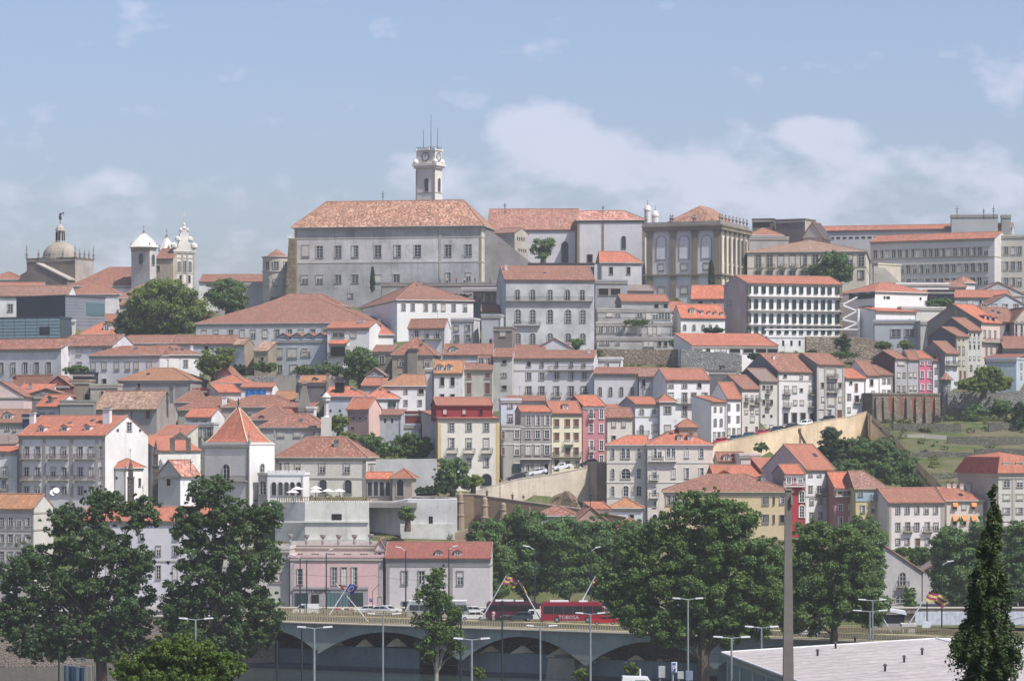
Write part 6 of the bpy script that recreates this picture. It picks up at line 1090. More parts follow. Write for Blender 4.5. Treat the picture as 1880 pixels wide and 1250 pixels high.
hs('small white house with ochre orange roof below the grey mansion', 1117, 1178, 932, 975, -4, 8, 915, 'h', 'y', (.64, .65, .68), [(948, 7, 7, 'h', [1160])], D=606, wear=.2, chim=[(1109, 925, 940, 6)])
hs('dark orange roofs above the plane trees, left piece', 985, 1055, 946, 965, -4, 10, 929, 'h', 'm', W2, D=594, wear=.2)
hs('dark orange roofs above the plane trees, middle piece', 1058, 1112, 955, 975, 6, 10, 932, 'e', 'm', (.45, .3, .25), D=590)
hs('dark orange roofs above the plane trees, right piece', 1112, 1195, 976, 990, -4, 10, 952, 'h', 'm', W2, D=584)
hs('brown slip roof on the lower path', 1085, 1120, 934, 950, 10, 8, 922, 's', 'n', W2, D=604)

# ================================================================ small things fixed to the houses: downpipes, aerials, roof lights
rs_ = random.Random(11)
for lb, h in ALL:
    r0 = h['root']
    try:
        if r0.name not in bpy.data.objects or h['D'] > 900 or h['D'] < 560 or h['ze'] < 3: continue
    except ReferenceError: continue
    L, R, ze, zr, dp = h['L'], h['R'], h['ze'], h['zr'], h['dep']
    if rs_.random() < .6: b = MB(); x = R - .25 if rs_.random() < .5 else L + .2; b.tube((x, -.1, -3), (x, -.1, ze - .2), .07, n=4); b.build('downpipe', GUT, r0)
    if zr > ze + .8 and rs_.random() < .4:
        b = MB(); x = L + (R - L) * rs_.uniform(.25, .75); t = rs_.uniform(1.6, 2.8); b.tube((x, dp * .5, zr), (x, dp * .5, zr + t), .045, n=4)
        for q in (0, .35, .7): b.tube((x - .45, dp * .5, zr + t - q * .7), (x + .45, dp * .5, zr + t - q * .7), .03, n=3)
        b.build('aerial', GUT, h['roof'])
    if zr > ze + 1.5 and dp > 8 and R - L > 7 and rs_.random() < .45:
        for _ in range(rs_.choice((1, 2))):
            f = rs_.uniform(.25, .7); x = L + (R - L) * rs_.uniform(.3, .7); y = dp / 2 * f; sl = (zr - ze) / (dp / 2); z = ze + .2 + sl * y; b = MB()
            b.hexa([(x, y, z), (x + .8, y, z), (x + .8, y + .9, z + .9 * sl), (x, y + .9, z + .9 * sl)], [(x, y, z + .12), (x + .8, y, z + .12), (x + .8, y + .9, z + .9 * sl + .12), (x, y + .9, z + .9 * sl + .12)]); b.build('roof_light', GLASS, h['roof'])
# ================================================================ the hill itself, cut to the feet of the buildings
def st_D(px):
    return float(np.interp(px, [a[0] for a in ST], [a[2] for a in ST]))
for x in range(1300, 1592, 20): CONS.append((x, x + 20, st_D(x + 10) - 1, 846 if x > 1380 else 860, 1))
for x, D, y in ((1600, 726, 800), (1618, 710, 816), (1636, 697, 834), (1654, 683, 852), (1672, 669, 870), (1690, 658, 886), (1708, 645, 900)): CONS.append((x - 12, x + 10, D - 2, y, 1))
for x, D, y in ((880, 627, 915), (905, 631, 928), (930, 633, 934), (955, 637, 940), (980, 640, 946), (1005, 642, 952), (1030, 644, 956), (1055, 648, 960), (1080, 650, 962), (1105, 653, 962)): CONS.append((x - 14, x + 14, D - 1, min(y, 912 + (x - 860) * .145), 1))
for x0, x1, D, y in ((838, 1000, 605, 975), (500, 840, 596, 998), (690, 802, 640, 905), (1740, 1880, 750, 772), (1601, 1727, 748, 770)): CONS.append((x0, x1, D, y, 1))
def hz(x, y):
    z = max(7.0, ground_z(y) - max(0, abs(x) - 260) * .06 + (math.sin(x * .11 + y * .07) * .6 if y > 600 else 0)); px = CX + x / y * F
    if y > 925: z = min(z, 86 - (y - 925) * .06)
    for x0, x1, D, yb, dp in CONS:
        if y < D + min(8, dp * .5) and D - y < 70 and x0 - 5 < px < x1 + 5: z = min(z, H - (yb - YH) * y / F - .15)
    return max(z, 7.75)
hs_ = sheet('hillside', [-700, -500, -400, -300, -240] + [-200 + 3.2 * i for i in range(126)] + [240, 300, 400, 500, 700], [506, 524] + [524 + 3.5 * i for i in range(1, 140)] + [1050, 1150, 1250, 1355], hz, HILL)
for v in hs_.data.vertices:
    if v.co.y < 510 and v.co.x > -40: v.co.y = 523.5
# scrub and weeds growing on the slope: nobody could count it
cs, rs = [], []
for _ in range(7000):
    y = random.uniform(600, 900); x = random.uniform(-.25, .25) * y; px = CX + x / y * F
    if any(x0 - 2 < px < x1 + 2 and D - 1.5 < y < D + dp + 2 for x0, x1, D, yb, dp in CONS): continue
    if 1290 < px < 1600 and st_D(px) - 1 < y < st_D(px) + 27 or 850 < px < 1130 and 598 < y < 664: continue
    dens_ = math.sin(x * .09 + 1.3) * math.sin(y * .13 + x * .04) + random.uniform(-.7, .7)
    if dens_ < .1: continue
    r = random.uniform(.35, 1.3); cs.append((x, y, hz(x, y) + r * .3)); rs.append(r)
me = leaf_mesh('scrub', cs, rs, [int(22 + 40 * r * r) for r in rs], .42, leafm('scrub_leaves', (.085, .11, .035), .2), .7); tag(put('scrub', me), kind='stuff')
# ================================================================ trees and shrubs on the hill
tree('big round light green tree below the domed church towers', [(305, 560, 72, 44), (255, 592, 44, 28), (345, 588, 44, 34), (300, 600, 50, 20)], 868, (300, 622), GC, .55, 1.0, .26)
tree('round dark green tree beside the palace bastion', [(418, 541, 38, 30), (425, 556, 30, 20)], 880, (418, 572), LB, .5, 1.0, .28)
tree('clipped dark hedge at the left of the big round tree', [(222, 588, 13, 12), (222, 604, 13, 12)], 862, (222, 617), GD, .4, 1.3, .4, name='hedge', cat='hedge', trunk=False)
tree('loose bushy tree in front of the long white houses', [(395, 660, 33, 20), (385, 678, 28, 14), (420, 650, 14, 12)], 750, (392, 695), GC, .45, .9, .3)
tree('dark broad tree right of the blue grey house', [(662, 662, 30, 24), (655, 685, 28, 16), (675, 680, 20, 18)], 752, (662, 703), LB, .45, 1.1, .3)
for i, (x, y, rx, ry, D, m, lb) in enumerate([(605, 680, 26, 16, 757, LB, 'shrub mass left of the dark broad tree'), (562, 682, 22, 10, 760, GF, 'low shrubs in front of the blue grey house'), (485, 674, 24, 10, 765, GF, 'green shrubs beside the crumbling tan outhouse'), (440, 680, 18, 10, 760, GD, 'small dark shrub behind the verandah house'),
    (622, 780, 20, 17, 672, GC, 'light green tree behind the slim white chimney'), (682, 812, 24, 15, 664, LB, 'garden tree left of the big dark round tree'), (705, 826, 22, 12, 660, GF, 'low garden shrub under the mouldy house'), (640, 803, 18, 9, 668, GC, 'yellow green garden shrub above the palace wing'),
    (997, 458, 20, 20, 925, LB, 'palm-like tree in front of the bright church roof'), (1506, 500, 24, 18, 912, GF, 'left lower crown of the pale trees by the mansion'), (1722, 556, 24, 10, 850, LB, 'round bushes in front of the grey blue house'),
    (1547, 631, 15, 14, 798, GD, 'small dark round tree on the car park wall'), (1491, 648, 9, 6, 796, GD, 'small bush under the hostel'), (1622, 634, 16, 7, 797, GF, 'spreading shrub in front of the grey blue concrete block'), (1662, 634, 14, 9, 794, GC, 'light shrub at the foot of the concrete block'), (1540, 652, 40, 6, 786, GF, 'scrub strip above the red roofs of the ramp street'),
    (1096, 650, 14, 7, 798, GC, 'bright bush at the end of the long lavender house'), (1057, 632, 12, 12, 806, LB, 'small palm behind the lavender gable'), (140, 681, 26, 9, 747, GF, 'shrubs growing on the black pergola box'), (1398, 822, 14, 9, 655, GF, 'small bush below the ochre retaining wall'),
    (748, 942, 14, 15, 596, GF, 'small tree on the bastion steps'), (868, 886, 18, 14, 622, GC, 'light green bush beside the arched gate'), (1700, 838, 11, 10, 682, GD, 'dark bush on the lower terrace wall'), (1868, 772, 22, 34, 715, GD, 'dark tree at the right edge of the slope'), (1790, 762, 22, 20, 728, LB, 'bush climbing the rough garden wall'),
    (1700, 790, 22, 6, 715, GG, 'low weeds along the upper terrace wall'), (1725, 818, 34, 6, 700, GF, 'weeds between the terrace walls'), (1762, 856, 30, 7, 678, GC, 'pale weeds below the lower terrace wall'), (1835, 752, 20, 22, 730, GF, 'second bush on the rough garden wall'), (1810, 792, 26, 8, 718, GF, 'creepers on the short terrace wall'), (1810, 822, 30, 12, 700, GF, 'scrub on the lower right slope'), (1745, 866, 30, 10, 672, GF, 'scrub below the lower terrace wall'), (1715, 868, 20, 10, 668, GC, 'pale scrub beside the steep steps'), (770, 528, 20, 5, 872, GF, 'low plants on the palace terrace'), (840, 548, 30, 8, 862, GF, 'garden plants below the palace terrace'),
    (1235, 630, 8, 6, 815, LB, 'bushes by the white shed'), (1170, 592, 26, 5, 824, GF, 'plants along the upper terrace storey'), (1238, 553, 12, 5, 880, GC, 'bush at the foot of the pilastered library'), (1310, 607, 22, 5, 826, GD, 'little trees in front of the white dormer villa'), (800, 900, 42, 7, 606, GD, 'clipped hedge on the grey white bastion'), (1385, 655, 14, 6, 782, GD, 'agave plants beside the canteen shed')]):
    tree(lb, [(x, y, rx, ry)], D, (x, y + ry), m, .42 if D > 700 else .36, 1.0, .36, name='shrub', cat='shrub', trunk=ry > 12)
tree('big dark round tree below the mouldy white backyard house', [(755, 815, 36, 20), (745, 826, 30, 14), (775, 822, 22, 16)], 662, (755, 842), LB, .38, 1.2, .26)
tree('full dark tree in front of the cream house with crimson attic', [(828, 862, 30, 22), (820, 885, 28, 16), (842, 884, 24, 16)], 618, (830, 905), LB, .34, 1.2, .26)
tree('tall pale green tree in front of the cream mansion', [(1530, 486, 28, 24), (1545, 502, 22, 18), (1518, 500, 24, 18)], 908, (1530, 526), LB, .5, 1.0, .28)
tree('wide garden trees on the rough wall below the green tall house', [(1785, 705, 34, 13), (1815, 690, 26, 18), (1840, 703, 22, 14), (1812, 710, 46, 10)], 745, (1805, 718), GC, .42, 1.1, .28)
tree('dark cypress-like tree at the left of the wooded bank', [(1527, 812, 26, 26), (1522, 838, 30, 24)], 668, (1525, 860), GD, .38, 1.2, .26)
for x, y, rx, ry, D, m, lb in [(1572, 828, 34, 24, 666, LB, 'second tree of the wooded bank under the ochre wall'), (1618, 826, 30, 22, 664, LB, 'broad tree in the middle of the wooded bank'), (1652, 850, 30, 24, 658, LB, 'tree at the right of the wooded bank by the steps'), (1560, 862, 40, 20, 648, LB, 'lower left tree of the wooded bank'), (1610, 868, 40, 22, 646, GF, 'lower middle tree of the wooded bank'), (1668, 882, 30, 12, 640, GF, 'grey green shrub at the foot of the steps')]:
    tree(lb, [(x, y, rx, ry), (x + 8, y + ry * .5, rx * .8, ry * .6)], D, (x, y + ry), m, .38, 1.15, .26, group='trees on the bank under the ochre wall')
def cypress(label, px, y0, y1, w, D):
    k = D / F; hh = (y1 - y0) * k; root = empty('cypress', P(px, y1, D), 0, label, 'cypress'); n = 12
    cs = [(0, 0, hh * (i + .5) / n) for i in range(n)]; rs = [w / 2 * k * (1 - abs((i + .5) / n - .3) ** 1.5 * 1.25) for i in range(n)]
    put('crown', leaf_mesh('crown', cs, [max(.2, r) for r in rs], [260] * n, .35, GD, 1.3), root); b = MB(); b.tube((0, 0, -1), (0, 0, hh * .5), .2, .1); b.build('trunk', BARK, root)
cypress('slim dark cypress against the palace wall', 684, 490, 532, 9, 888); cypress('tall dark cypress in front of the pilastered library', 1306, 477, 534, 14, 880)
# ================================================================ riverside planes and big poplars
for x, y, rx, ry, lb in [(898, 1030, 46, 62, 'leftmost'), (965, 1015, 52, 72, 'second'), (1040, 1022, 52, 66, 'third'), (1112, 1026, 50, 64, 'fourth'), (1165, 1030, 40, 62, 'rightmost')]:
    tree(lb + ' of the dense plane trees behind the maroon coach', [(x, y - 26, rx * .95, ry * .85), (x, y + 14, rx * 1.05, ry * .85), (x, y + 44, rx * .95, ry * .5)], 541 + (x % 7), (x, 1116), LB, .36, 1.25, .22, name='plane_tree', group='plane trees behind the bridge', fill=1.15)
for x, y, rx, ry, lb in [(1585, 1025, 44, 62, 'plane tree left of the gabled hall'), (1752, 1040, 46, 66, 'plane tree right of the gabled hall'), (1822, 1030, 48, 72, 'plane tree partly behind the near conifer'), (1875, 1035, 40, 70, 'plane tree at the right edge')]:
    tree(lb, [(x, y - 26, rx * .95, ry * .85), (x, y + 14, rx * 1.05, ry * .85), (x, y + 44, rx * .95, ry * .5)], 541 + (x % 5), (x, 1118), LB, .36, 1.2, .24, name='plane_tree')
tree('ivy hanging over the wall behind the gabled hall', [(1660, 1012, 24, 8), (1690, 1018, 26, 14), (1685, 1030, 14, 12)], 574, (1682, 1045), GF, .3, 1.2, .4, name='ivy', cat='ivy', trunk=False)
tree('small tree in front of the gabled hall door', [(1668, 1092, 13, 14), (1670, 1108, 12, 10)], 535, (1669, 1120), GF, .3, 1.0, .36)
tree('huge dark poplar at the far left of the river bank', [(190, 928, 44, 34), (120, 958, 44, 38), (255, 948, 46, 40), (170, 1000, 80, 56), (62, 1040, 52, 52), (245, 1040, 52, 50), (130, 1080, 80, 60), (225, 1110, 70, 56), (50, 1120, 44, 40), (150, 1150, 90, 44), (60, 1170, 66, 34), (230, 1165, 60, 40), (20, 1060, 30, 40), (95, 1192, 80, 24), (205, 1194, 80, 24), (10, 1130, 34, 40)], 436, (185, 1252), GA, .33, .85, .155, tr=.9, name='poplar_tree', fill=.68)
tree('huge dark poplar beside the left end of the bridge', [(385, 905, 48, 34), (350, 960, 46, 46), (430, 955, 56, 44), (492, 950, 34, 34), (385, 1030, 70, 56), (470, 1030, 56, 52), (340, 1100, 56, 52), (430, 1100, 74, 56), (490, 1120, 38, 40), (390, 1165, 90, 44), (330, 1150, 50, 50), (470, 1165, 50, 30), (395, 1196, 86, 22), (310, 1190, 60, 22)], 432, (385, 1252), GA, .33, .85, .155, tr=.9, name='poplar_tree', fill=.68)
tree('slender pale stemmed tree in front of the middle of the bridge', [(802, 1062, 18, 26), (790, 1096, 28, 24), (812, 1110, 22, 22), (836, 1128, 20, 16), (785, 1140, 30, 22), (815, 1165, 34, 24), (785, 1190, 24, 22), (838, 1190, 18, 14)], 405, (800, 1262), GF, .28, .6, .30, tr=.32, bark=BARKL, fill=.9)
tree('enormous broad tree standing in front of the right half of the bridge', [(1290, 932, 62, 36), (1345, 955, 52, 40), (1225, 985, 56, 42), (1310, 1010, 84, 56), (1395, 1030, 44, 52), (1195, 1060, 66, 52), (1290, 1080, 90, 60), (1380, 1100, 60, 52), (1160, 1115, 48, 40), (1240, 1145, 88, 44), (1340, 1150, 76, 40), (1400, 1090, 50, 60), (1130, 1075, 40, 44), (1170, 1010, 44, 40)], 428, (1290, 1256), GF, .33, .95, .20, tr=.9, name='broad_tree', fill=1.0)
tree('yellow green tree behind the concrete pole', [(1490, 985, 42, 32), (1550, 1005, 52, 40), (1480, 1050, 52, 50), (1560, 1065, 62, 48), (1500, 1120, 70, 46), (1590, 1115, 44, 40), (1440, 1060, 36, 60), (1455, 1120, 40, 44)], 447, (1530, 1180), GF, .33, 1.0, .22, tr=.6, name='broad_tree')
tree('round light green bush at the bottom left', [(330, 1200, 70, 36), (260, 1228, 60, 30), (400, 1225, 56, 32), (320, 1245, 110, 30)], 215, (325, 1275), GE, .17, .9, .20, name='bush', cat='bush', tr=.2)
for x, y, D, lb in [(878, 1235, 400, 'small sapling top beside the second double lamp'), (1065, 1240, 395, 'small sapling top left of the white van roof'), (1160, 1230, 400, 'thin sapling under the bridge arch')]:
    tree(lb, [(x, y, 14, 12)], D, (x, y + 22), GE, .25, .6, .45, name='sapling', tr=.06)
# near conifer at the right
D = 105; k = D / F; root = empty('conifer', P(1812, 1275, D), 0, 'near dark conifer with bare pale twigs filling the lower right corner', 'conifer'); o0 = np.array(P(1812, 1275, D)); cs, rs = [], []
for _ in range(250):           # drooping branches of uneven length, each a row of small sprays
    t = random.random() ** .75; y = 890 + 385 * t; a = random.uniform(0, 6.283); w = (5 + 62 * t ** .9) * random.uniform(.45, 1.22) * (1 + .2 * math.sin(y * .05)); m_ = int(3 + w / 9)
    for q in range(m_):
        f = (q + .6) / m_; px = 1827 - 22 * t + w * f * math.cos(a); py = y + w * (.15 * f + .38 * f * f); cs.append(np.array(P(px, py, D)) + np.array([0, w * f * k * math.sin(a), 0]) - o0); rs.append((.08 + .20 * t) * random.uniform(.6, 1.2) * (1.1 - .4 * f))
put('crown', leaf_mesh('crown', cs, rs, [int(50 + 200 * r) for r in rs], .10, GP, 1.7), root)
b = MB(); tp = Vector(P(1830, 888, D)) - root.location; b.tube((0, 0, -2), (tp.x * .5, 0, tp.z * .5), .14, .09); b.tube((tp.x * .5, 0, tp.z * .5), tp, .09, .015)
for i in range(70):
    z = tp.z * random.uniform(.1, .97); a = random.uniform(0, 6.283); r = (1.7 - 1.5 * z / tp.z) * random.uniform(.6, 1); x = tp.x * z / tp.z; b.tube((x, 0, z), (x + r * math.cos(a), r * math.sin(a), z - r * .15), .02, .006, 4)
b.build('trunk', BARKL, root)
# ================================================================ river wall, bridge
wl_ = wallalong('stone river embankment wall at the left', 'river_wall', 'wall', [(-700, 1132, 506), (180, 1132, 506), (505, 1132, 506), (506, 1117, 524), (2600, 1117, 524)], [1260] * 5, 3, stonem((.34, .28, .23), 2.2), cope=STONE)
ZD = 7.8
def Db(px): return 500 - (px - 520) * .0448
def BP(px, z, back=0.0): D = Db(px); return Vector((X_(px, D) + back * .1, D + back, z))
def Zb(px, py): return Z_(py, Db(px))
GRD = wallm((.31, .36, .325), .7, (.13, .14, .135)); br = empty('road_bridge', BP(840, 0), 0, 'long low grey green arched road bridge with ochre railing over the river', 'bridge'); B0 = br.location
ARC = [(430, 577, 1158, 1190), (583, 840, 1160, 1205), (848, 1072, 1168, 1216), (1080, 1310, 1178, 1222), (1318, 1560, 1186, 1228), (1568, 1820, 1194, 1234), (1828, 2100, 1200, 1240)]
for back in (0, 6.2, 12.4, 18.6):
    b = MB()
    for x0, x1, yc, ys in ARC:
        n = 18; xm = (x0 + x1) / 2; zc, zs = Zb(xm, yc), Zb(xm, ys)
        for i in range(n):
            a, c_ = x0 + (x1 - x0) * i / n, x0 + (x1 - x0) * (i + 1) / n; za, zb_ = [zs + (zc - zs) * (1 - (2 * (q - x0) / (x1 - x0) - 1) ** 2) for q in (a, c_)]
            p = [BP(a, za, back) - B0, BP(c_, zb_, back) - B0, BP(c_, zb_, back + .8) - B0, BP(a, za, back + .8) - B0]; t = [BP(a, ZD - .5, back) - B0, BP(c_, ZD - .5, back) - B0, BP(c_, ZD - .5, back + .8) - B0, BP(a, ZD - .5, back + .8) - B0]
            b.hexa(p, t)
        xe = x1 + 8; p = [BP(x1, zs, back) - B0, BP(xe, zs, back) - B0, BP(xe, zs, back + .8) - B0, BP(x1, zs, back + .8) - B0]; t = [BP(x1, ZD - .5, back) - B0, BP(xe, ZD - .5, back) - B0, BP(xe, ZD - .5, back + .8) - B0, BP(x1, ZD - .5, back + .8) - B0]; b.hexa(p, t)
    b.build('arched_girder', GRD, br)
def bslab(x0, x1, z0, z1, b0, b1, name, mat, step=60):
    b = MB(); x = x0
    while x < x1: e = min(x1, x + step); b.hexa([BP(x, z0, b0) - B0, BP(e, z0, b0) - B0, BP(e, z0, b1) - B0, BP(x, z0, b1) - B0], [BP(x, z1, b0) - B0, BP(e, z1, b0) - B0, BP(e, z1, b1) - B0, BP(x, z1, b1) - B0]); x = e
    return b.build(name, mat, br)
bslab(430, 2100, ZD - .5, ZD - .05, .05, 19.3, 'deck', CONC); bslab(430, 2100, ZD - .048, ZD + .12, -.5, .9, 'kerb', wallm((.62, .58, .50), .3)); bslab(430, 2100, ZD - .048, ZD, .9, 18.4, 'carriageway', ASPH)
bslab(430, 2100, ZD + .01, ZD + .14, 1.0, 3.2, 'footway', wallm((.50, .43, .26), .3)); bslab(430, 2100, ZD + .01, ZD + .14, 15.8, 18.2, 'footway', wallm((.50, .43, .26), .3))
RY = plain('ochre_railing', (.40, .35, .22), .6)
for back in (-.1, 18.3):
    b = MB(); x = 430
    while x < 2100:
        p = BP(x, ZD + .12, back) - B0; b.box(p.x, p.x + .13, p.y, p.y + .07, p.z, p.z + 1.15); x += 3.0
    for zz in (.25, 1.15):
        p, q = BP(430, ZD + .12 + zz, back) - B0, BP(2100, ZD + .12 + zz, back) - B0; b.tube(p, q, .07, n=4)
    o = b.build('railing', RY, br); o['kind'] = 'stuff'
for x0, x1, y0, y1 in ((430, 572, 1193, 1224), (567, 765, 1190, 1238), (836, 1042, 1201, 1246), (1076, 1290, 1216, 1262), (1316, 1520, 1222, 1270), (1566, 1780, 1230, 1280)):
    o = bslab(x0, x1, -3, Zb((x0 + x1) / 2, y0), 3.4 if x0 > 566 else 6, 5.6 if x0 > 566 else 8, 'pier', wallm((.22, .27, .28), .6, (.06, .06, .065)), 400); bslab(x0 - 2, x1 + 2, -3, .6, 2.8, 6.2, 'pier_footing', wallm((.10, .11, .11), .6), 400)
b = MB()
for x0, x1, yt_, yb_ in ((596, 638, 1175, 1188), (652, 687, 1174, 1187), (708, 748, 1172, 1186), (838, 868, 1189, 1200), (880, 922, 1186, 1199), (937, 982, 1185, 1199), (1001, 1065, 1188, 1206), (1088, 1130, 1204, 1217), (1144, 1192, 1203, 1217), (1204, 1220, 1210, 1217), (1340, 1380, 1210, 1223), (1400, 1440, 1210, 1223)):
    D = Db((x0 + x1) / 2) + 4.2; q = [P(x0, yb_, D), P(x1, yb_, D), P((x0 + x1) / 2 + 3, yt_, D), P((x0 + x1) / 2 - 3, yt_, D)]; q = [v - B0 for v in q]; e = Vector((0, 1.2, 0)); b.hexa([q[0], q[1], q[1] + e, q[0] + e], [q[3], q[2], q[2] + e, q[3] + e])
b.build('stone_haunch', wallm((.80, .68, .50), .5), br)  # bright tan stands in for reflected light under the arches
p = BP(1040, -2, 5.8) - B0; b = MB(); q = [BP(998, Zb(998, 1200), 4.4) - B0, BP(1070, Zb(1070, 1214), 4.4) - B0]; b.hexa([BP(996, -3, 2) - B0, BP(1062, -3, 2) - B0, BP(1062, -3, 8) - B0, BP(996, -3, 8) - B0], [BP(1004, Zb(1004, 1208), 2) - B0, BP(1052, Zb(1052, 1210), 2) - B0, BP(1052, Zb(1052, 1210), 8) - B0, BP(1004, Zb(1004, 1208), 8) - B0]); b.build('pier_painted_lit', wallm((.40, .37, .31), .5), br)  # paler than the other piers: sunlight painted into its colour
# ================================================================ lamps, flags
WMT = plain('white_lamp_metal', (.62, .64, .66), .4); GM = plain('grey_steel', (.30, .33, .35), .4, .3); DKP = plain('dark_green_pole', (.02, .03, .032), .5)
def dlamp(label, px, yh, x0, x1, D, sh=14):
    k = D / F; top = Z_(yh, D); base = P(px, yh, D); g = max(2.2, 36 - .0845 * D) - .3; root = empty('double_street_lamp', (base.x, D, g), 0, label, 'street lamp', 'double-armed street lamps on the near bank'); h = top - g
    b = MB(); b.tube((0, 0, 0), (0, 0, h), .12, .075, 8); b.build('pole', GM, root)
    for xe in (x0, x1):
        dx = (xe - px) * k; b = MB(); b.tube((0, 0, h - .02), (dx * .5, 0, h + .07), .045, .04, 6); b.build('arm', GM, root)
        b = MB(); s = 1 if dx > 0 else -1; L_ = abs(dx) * .52; q = dx * .48
        b.hexa([(q, -.14, h + .03), (q + s * L_, -.1, h + .10), (q + s * L_, .1, h + .10), (q, .14, h + .03)], [(q, -.12, h + .16), (q + s * L_ * .9, -.08, h + .2), (q + s * L_ * .9, .08, h + .2), (q, .12, h + .16)]) if s > 0 else b.hexa([(q - L_, -.1, h + .10), (q, -.14, h + .03), (q, .14, h + .03), (q - L_, .1, h + .10)], [(q - L_ * .9, -.08, h + .2), (q, -.12, h + .16), (q, .12, h + .16), (q - L_ * .9, .08, h + .2)])
        b.build('lamp_head', WMT, root)
for a in [('white double lamp above the light green bush', 359, 1137, 328, 392, 262), ('white double lamp left of the middle of the bridge', 577, 1153, 545, 611, 245), ('thin distant double lamp in front of the bridge left of the slender tree', 703, 1128, 674, 737, 290), ('white double lamp right of the slender tree', 866, 1174, 832, 900, 240),
          ('thin double lamp in front of the lit bridge pier', 992, 1150, 966, 1024, 290), ('white double lamp in front of the maroon coach', 1084, 1127, 1056, 1111, 285), ('tall white double lamp before the enormous broad tree', 1263, 1100, 1234, 1292, 275), ('low double lamp left of the warehouse roof', 1343, 1171, 1309, 1378, 250),
          ('double lamp behind the warehouse corner', 1398, 1152, 1367, 1430, 265), ('farther double lamp standing behind the warehouse ridge', 1602, 1102, 1575, 1628, 330), ('left lower double lamp standing behind the warehouse ridge', 1597, 1122, 1565, 1630, 335)]: dlamp(*a)
def slamp(label, px, yb, yt, dx, D, head=True, base=None):
    k = D / F; p = base or P(px, yb, D); h = Z_(yt, D) - p.z; root = empty('street_lamp', p, 0, label, 'street lamp'); b = MB(); b.tube((0, 0, 0), (0, 0, h), .14, .09, 7); b.build('pole', DKP, root)
    if head:
        b = MB(); b.tube((0, 0, h - .1), (dx * k * .5, 0, h + .45), .05, .05, 5); b.build('arm', WMT, root); b = MB(); b.tube((dx * k * .45, 0, h + .42), (dx * k, 0, h + .62), .13, .09, 6); b.build('lamp_head', WMT, root)
for a in [('tall dark lamp post at the left of the tourist office, head to the left', 551, 1131, 1024, -19, 519), ('tall dark lamp post before the tourist office, head to the right', 599, 1131, 1014, 13, 518), ('tall dark lamp post in front of the bank, head to the left', 745, 1131, 1010, -19, 514),
          ('tall dark lamp post right of the bank front, head to the right', 824, 1136, 1008, 17, 511), ('lamp post lost among the plane trees, head to the left', 982, 1140, 1008, -22, 507), ('lamp post among the plane trees, head to the right', 1085, 1146, 1010, 18, 502), ('dark lamp post left of the near conifer', 1729, 1180, 1036, 22, 480)]: slamp(*a)
for px, yb, yt, D, lb in [(563, 1131, 1028, 519, 'plain dark mast beside the left lamp of the tourist office'), (1702, 1178, 1104, 478, 'plain dark post carrying a white box sign'), (509, 1260, 1175, 330, 'dark post under the left end of the bridge'), (554, 1260, 1150, 330, 'second dark post in front of the left bridge arch'), (846, 1260, 1125, 330, 'dark post beside the slender tree'), (922, 1262, 1108, 330, 'dark post with a small round lamp in front of the bridge'), (108, 1262, 1195, 330, 'dark post near the blue striped panel')]:
    b = MB(); p = P(px, yb, D); h = Z_(yt, D) - p.z; b.tube((0, 0, -2), (0, 0, h), .12, .1, 6); b.lathe([(.05, 0), (.22, .1), (.22, .35), (.05, .5)], 0, 0, h - .1, 6) if px == 922 else None; tag(b.build('dark_post', DKP, None, p), lb, 'post')
def flagpole(label, x0, y0, x1, y1, D, flag=None, cols=None, stars=False):
    a = P(x0, y0, D); root = empty('flagpole', a, 0, label, 'flagpole'); d = P(x1, y1, D) - a; b = MB(); b.tube((0, 0, 0), d, .11, .06, 6); b.build('pole', WMT, root)
    if flag:
        k = D / F; w, h = flag; n = 8; mb = MB(); m = len(cols); e = -d.normalized() * h * k
        for i in range(n):
            for j in range(m):
                def pt(u, v): return d + e * v + Vector((w * k * u, .35 * math.sin(u * 7 + v * 2), -w * k * .42 * u * abs(1) - .12 * math.sin(u * 9)))
                u0, u1, v0, v1 = i / n, (i + 1) / n, j / m, (j + 1) / m
                mi = (j + (i // 4)) % m if cols[0][0] == 'q' else j
                mb.face([pt(u0, v0), pt(u1, v0), pt(u1, v1), pt(u0, v1)], mi)
        fo = mb.build('flag', [plain('flag_' + c[1:], FC[c[1:]], .8) for c in cols], root)
        if stars:
            sb = MB()
            for i in range(10): t = i * .628; c_ = pt_ = d + e * (.5 + .28 * math.sin(t)) + Vector((w * k * (.5 + .28 * math.cos(t)), -.5, -w * k * .42 * .5)); sb.box(c_.x - .07, c_.x + .07, c_.y - .02, c_.y, c_.z - .07, c_.z + .07)
            sb.build('stars', plain('flag_yellow', FC['yellow'], .8), root)
FC = {'yellow': (.50, .40, .12), 'maroon': (.22, .02, .09), 'red': (.45, .04, .04), 'blue': (.03, .06, .32), 'white': (.7, .68, .6)}
flagpole('leaning white flagpole carrying a blue flag with yellow stars', 677, 1142, 632, 1088, 503, None)
flagpole('leaning white flagpole crossing the tourist office front', 605, 1128, 642, 1070, 502, (15, 17), ['sblue'], True)
flagpole('short upper flagpole with red and yellow striped flag', 637, 1092, 616, 1070, 502.5, (20, 13), ['sred', 'syellow', 'sred'])
flagpole('bare leaning flagpole in front of the bank', 744, 1122, 777, 1065, 502)
flagpole('bare flagpole leaning left out of the slender tree', 832, 1140, 800, 1100, 497)
flagpole('leaning flagpole with yellow and maroon quartered flag above the cars', 884, 1136, 930, 1056, 495, (22, 16), ['qyellow', 'qmaroon', 'qyellow', 'qmaroon'])
flagpole('flagpole leaning left with furled flag above the white van', 996, 1142, 951, 1065, 490, (5, 26), ['qyellow', 'qmaroon', 'qyellow'])
flagpole('leaning flagpole with quartered flag behind the maroon coach', 1068, 1104, 1093, 1057, 489, (22, 18), ['qyellow', 'qmaroon', 'qyellow', 'qmaroon'])
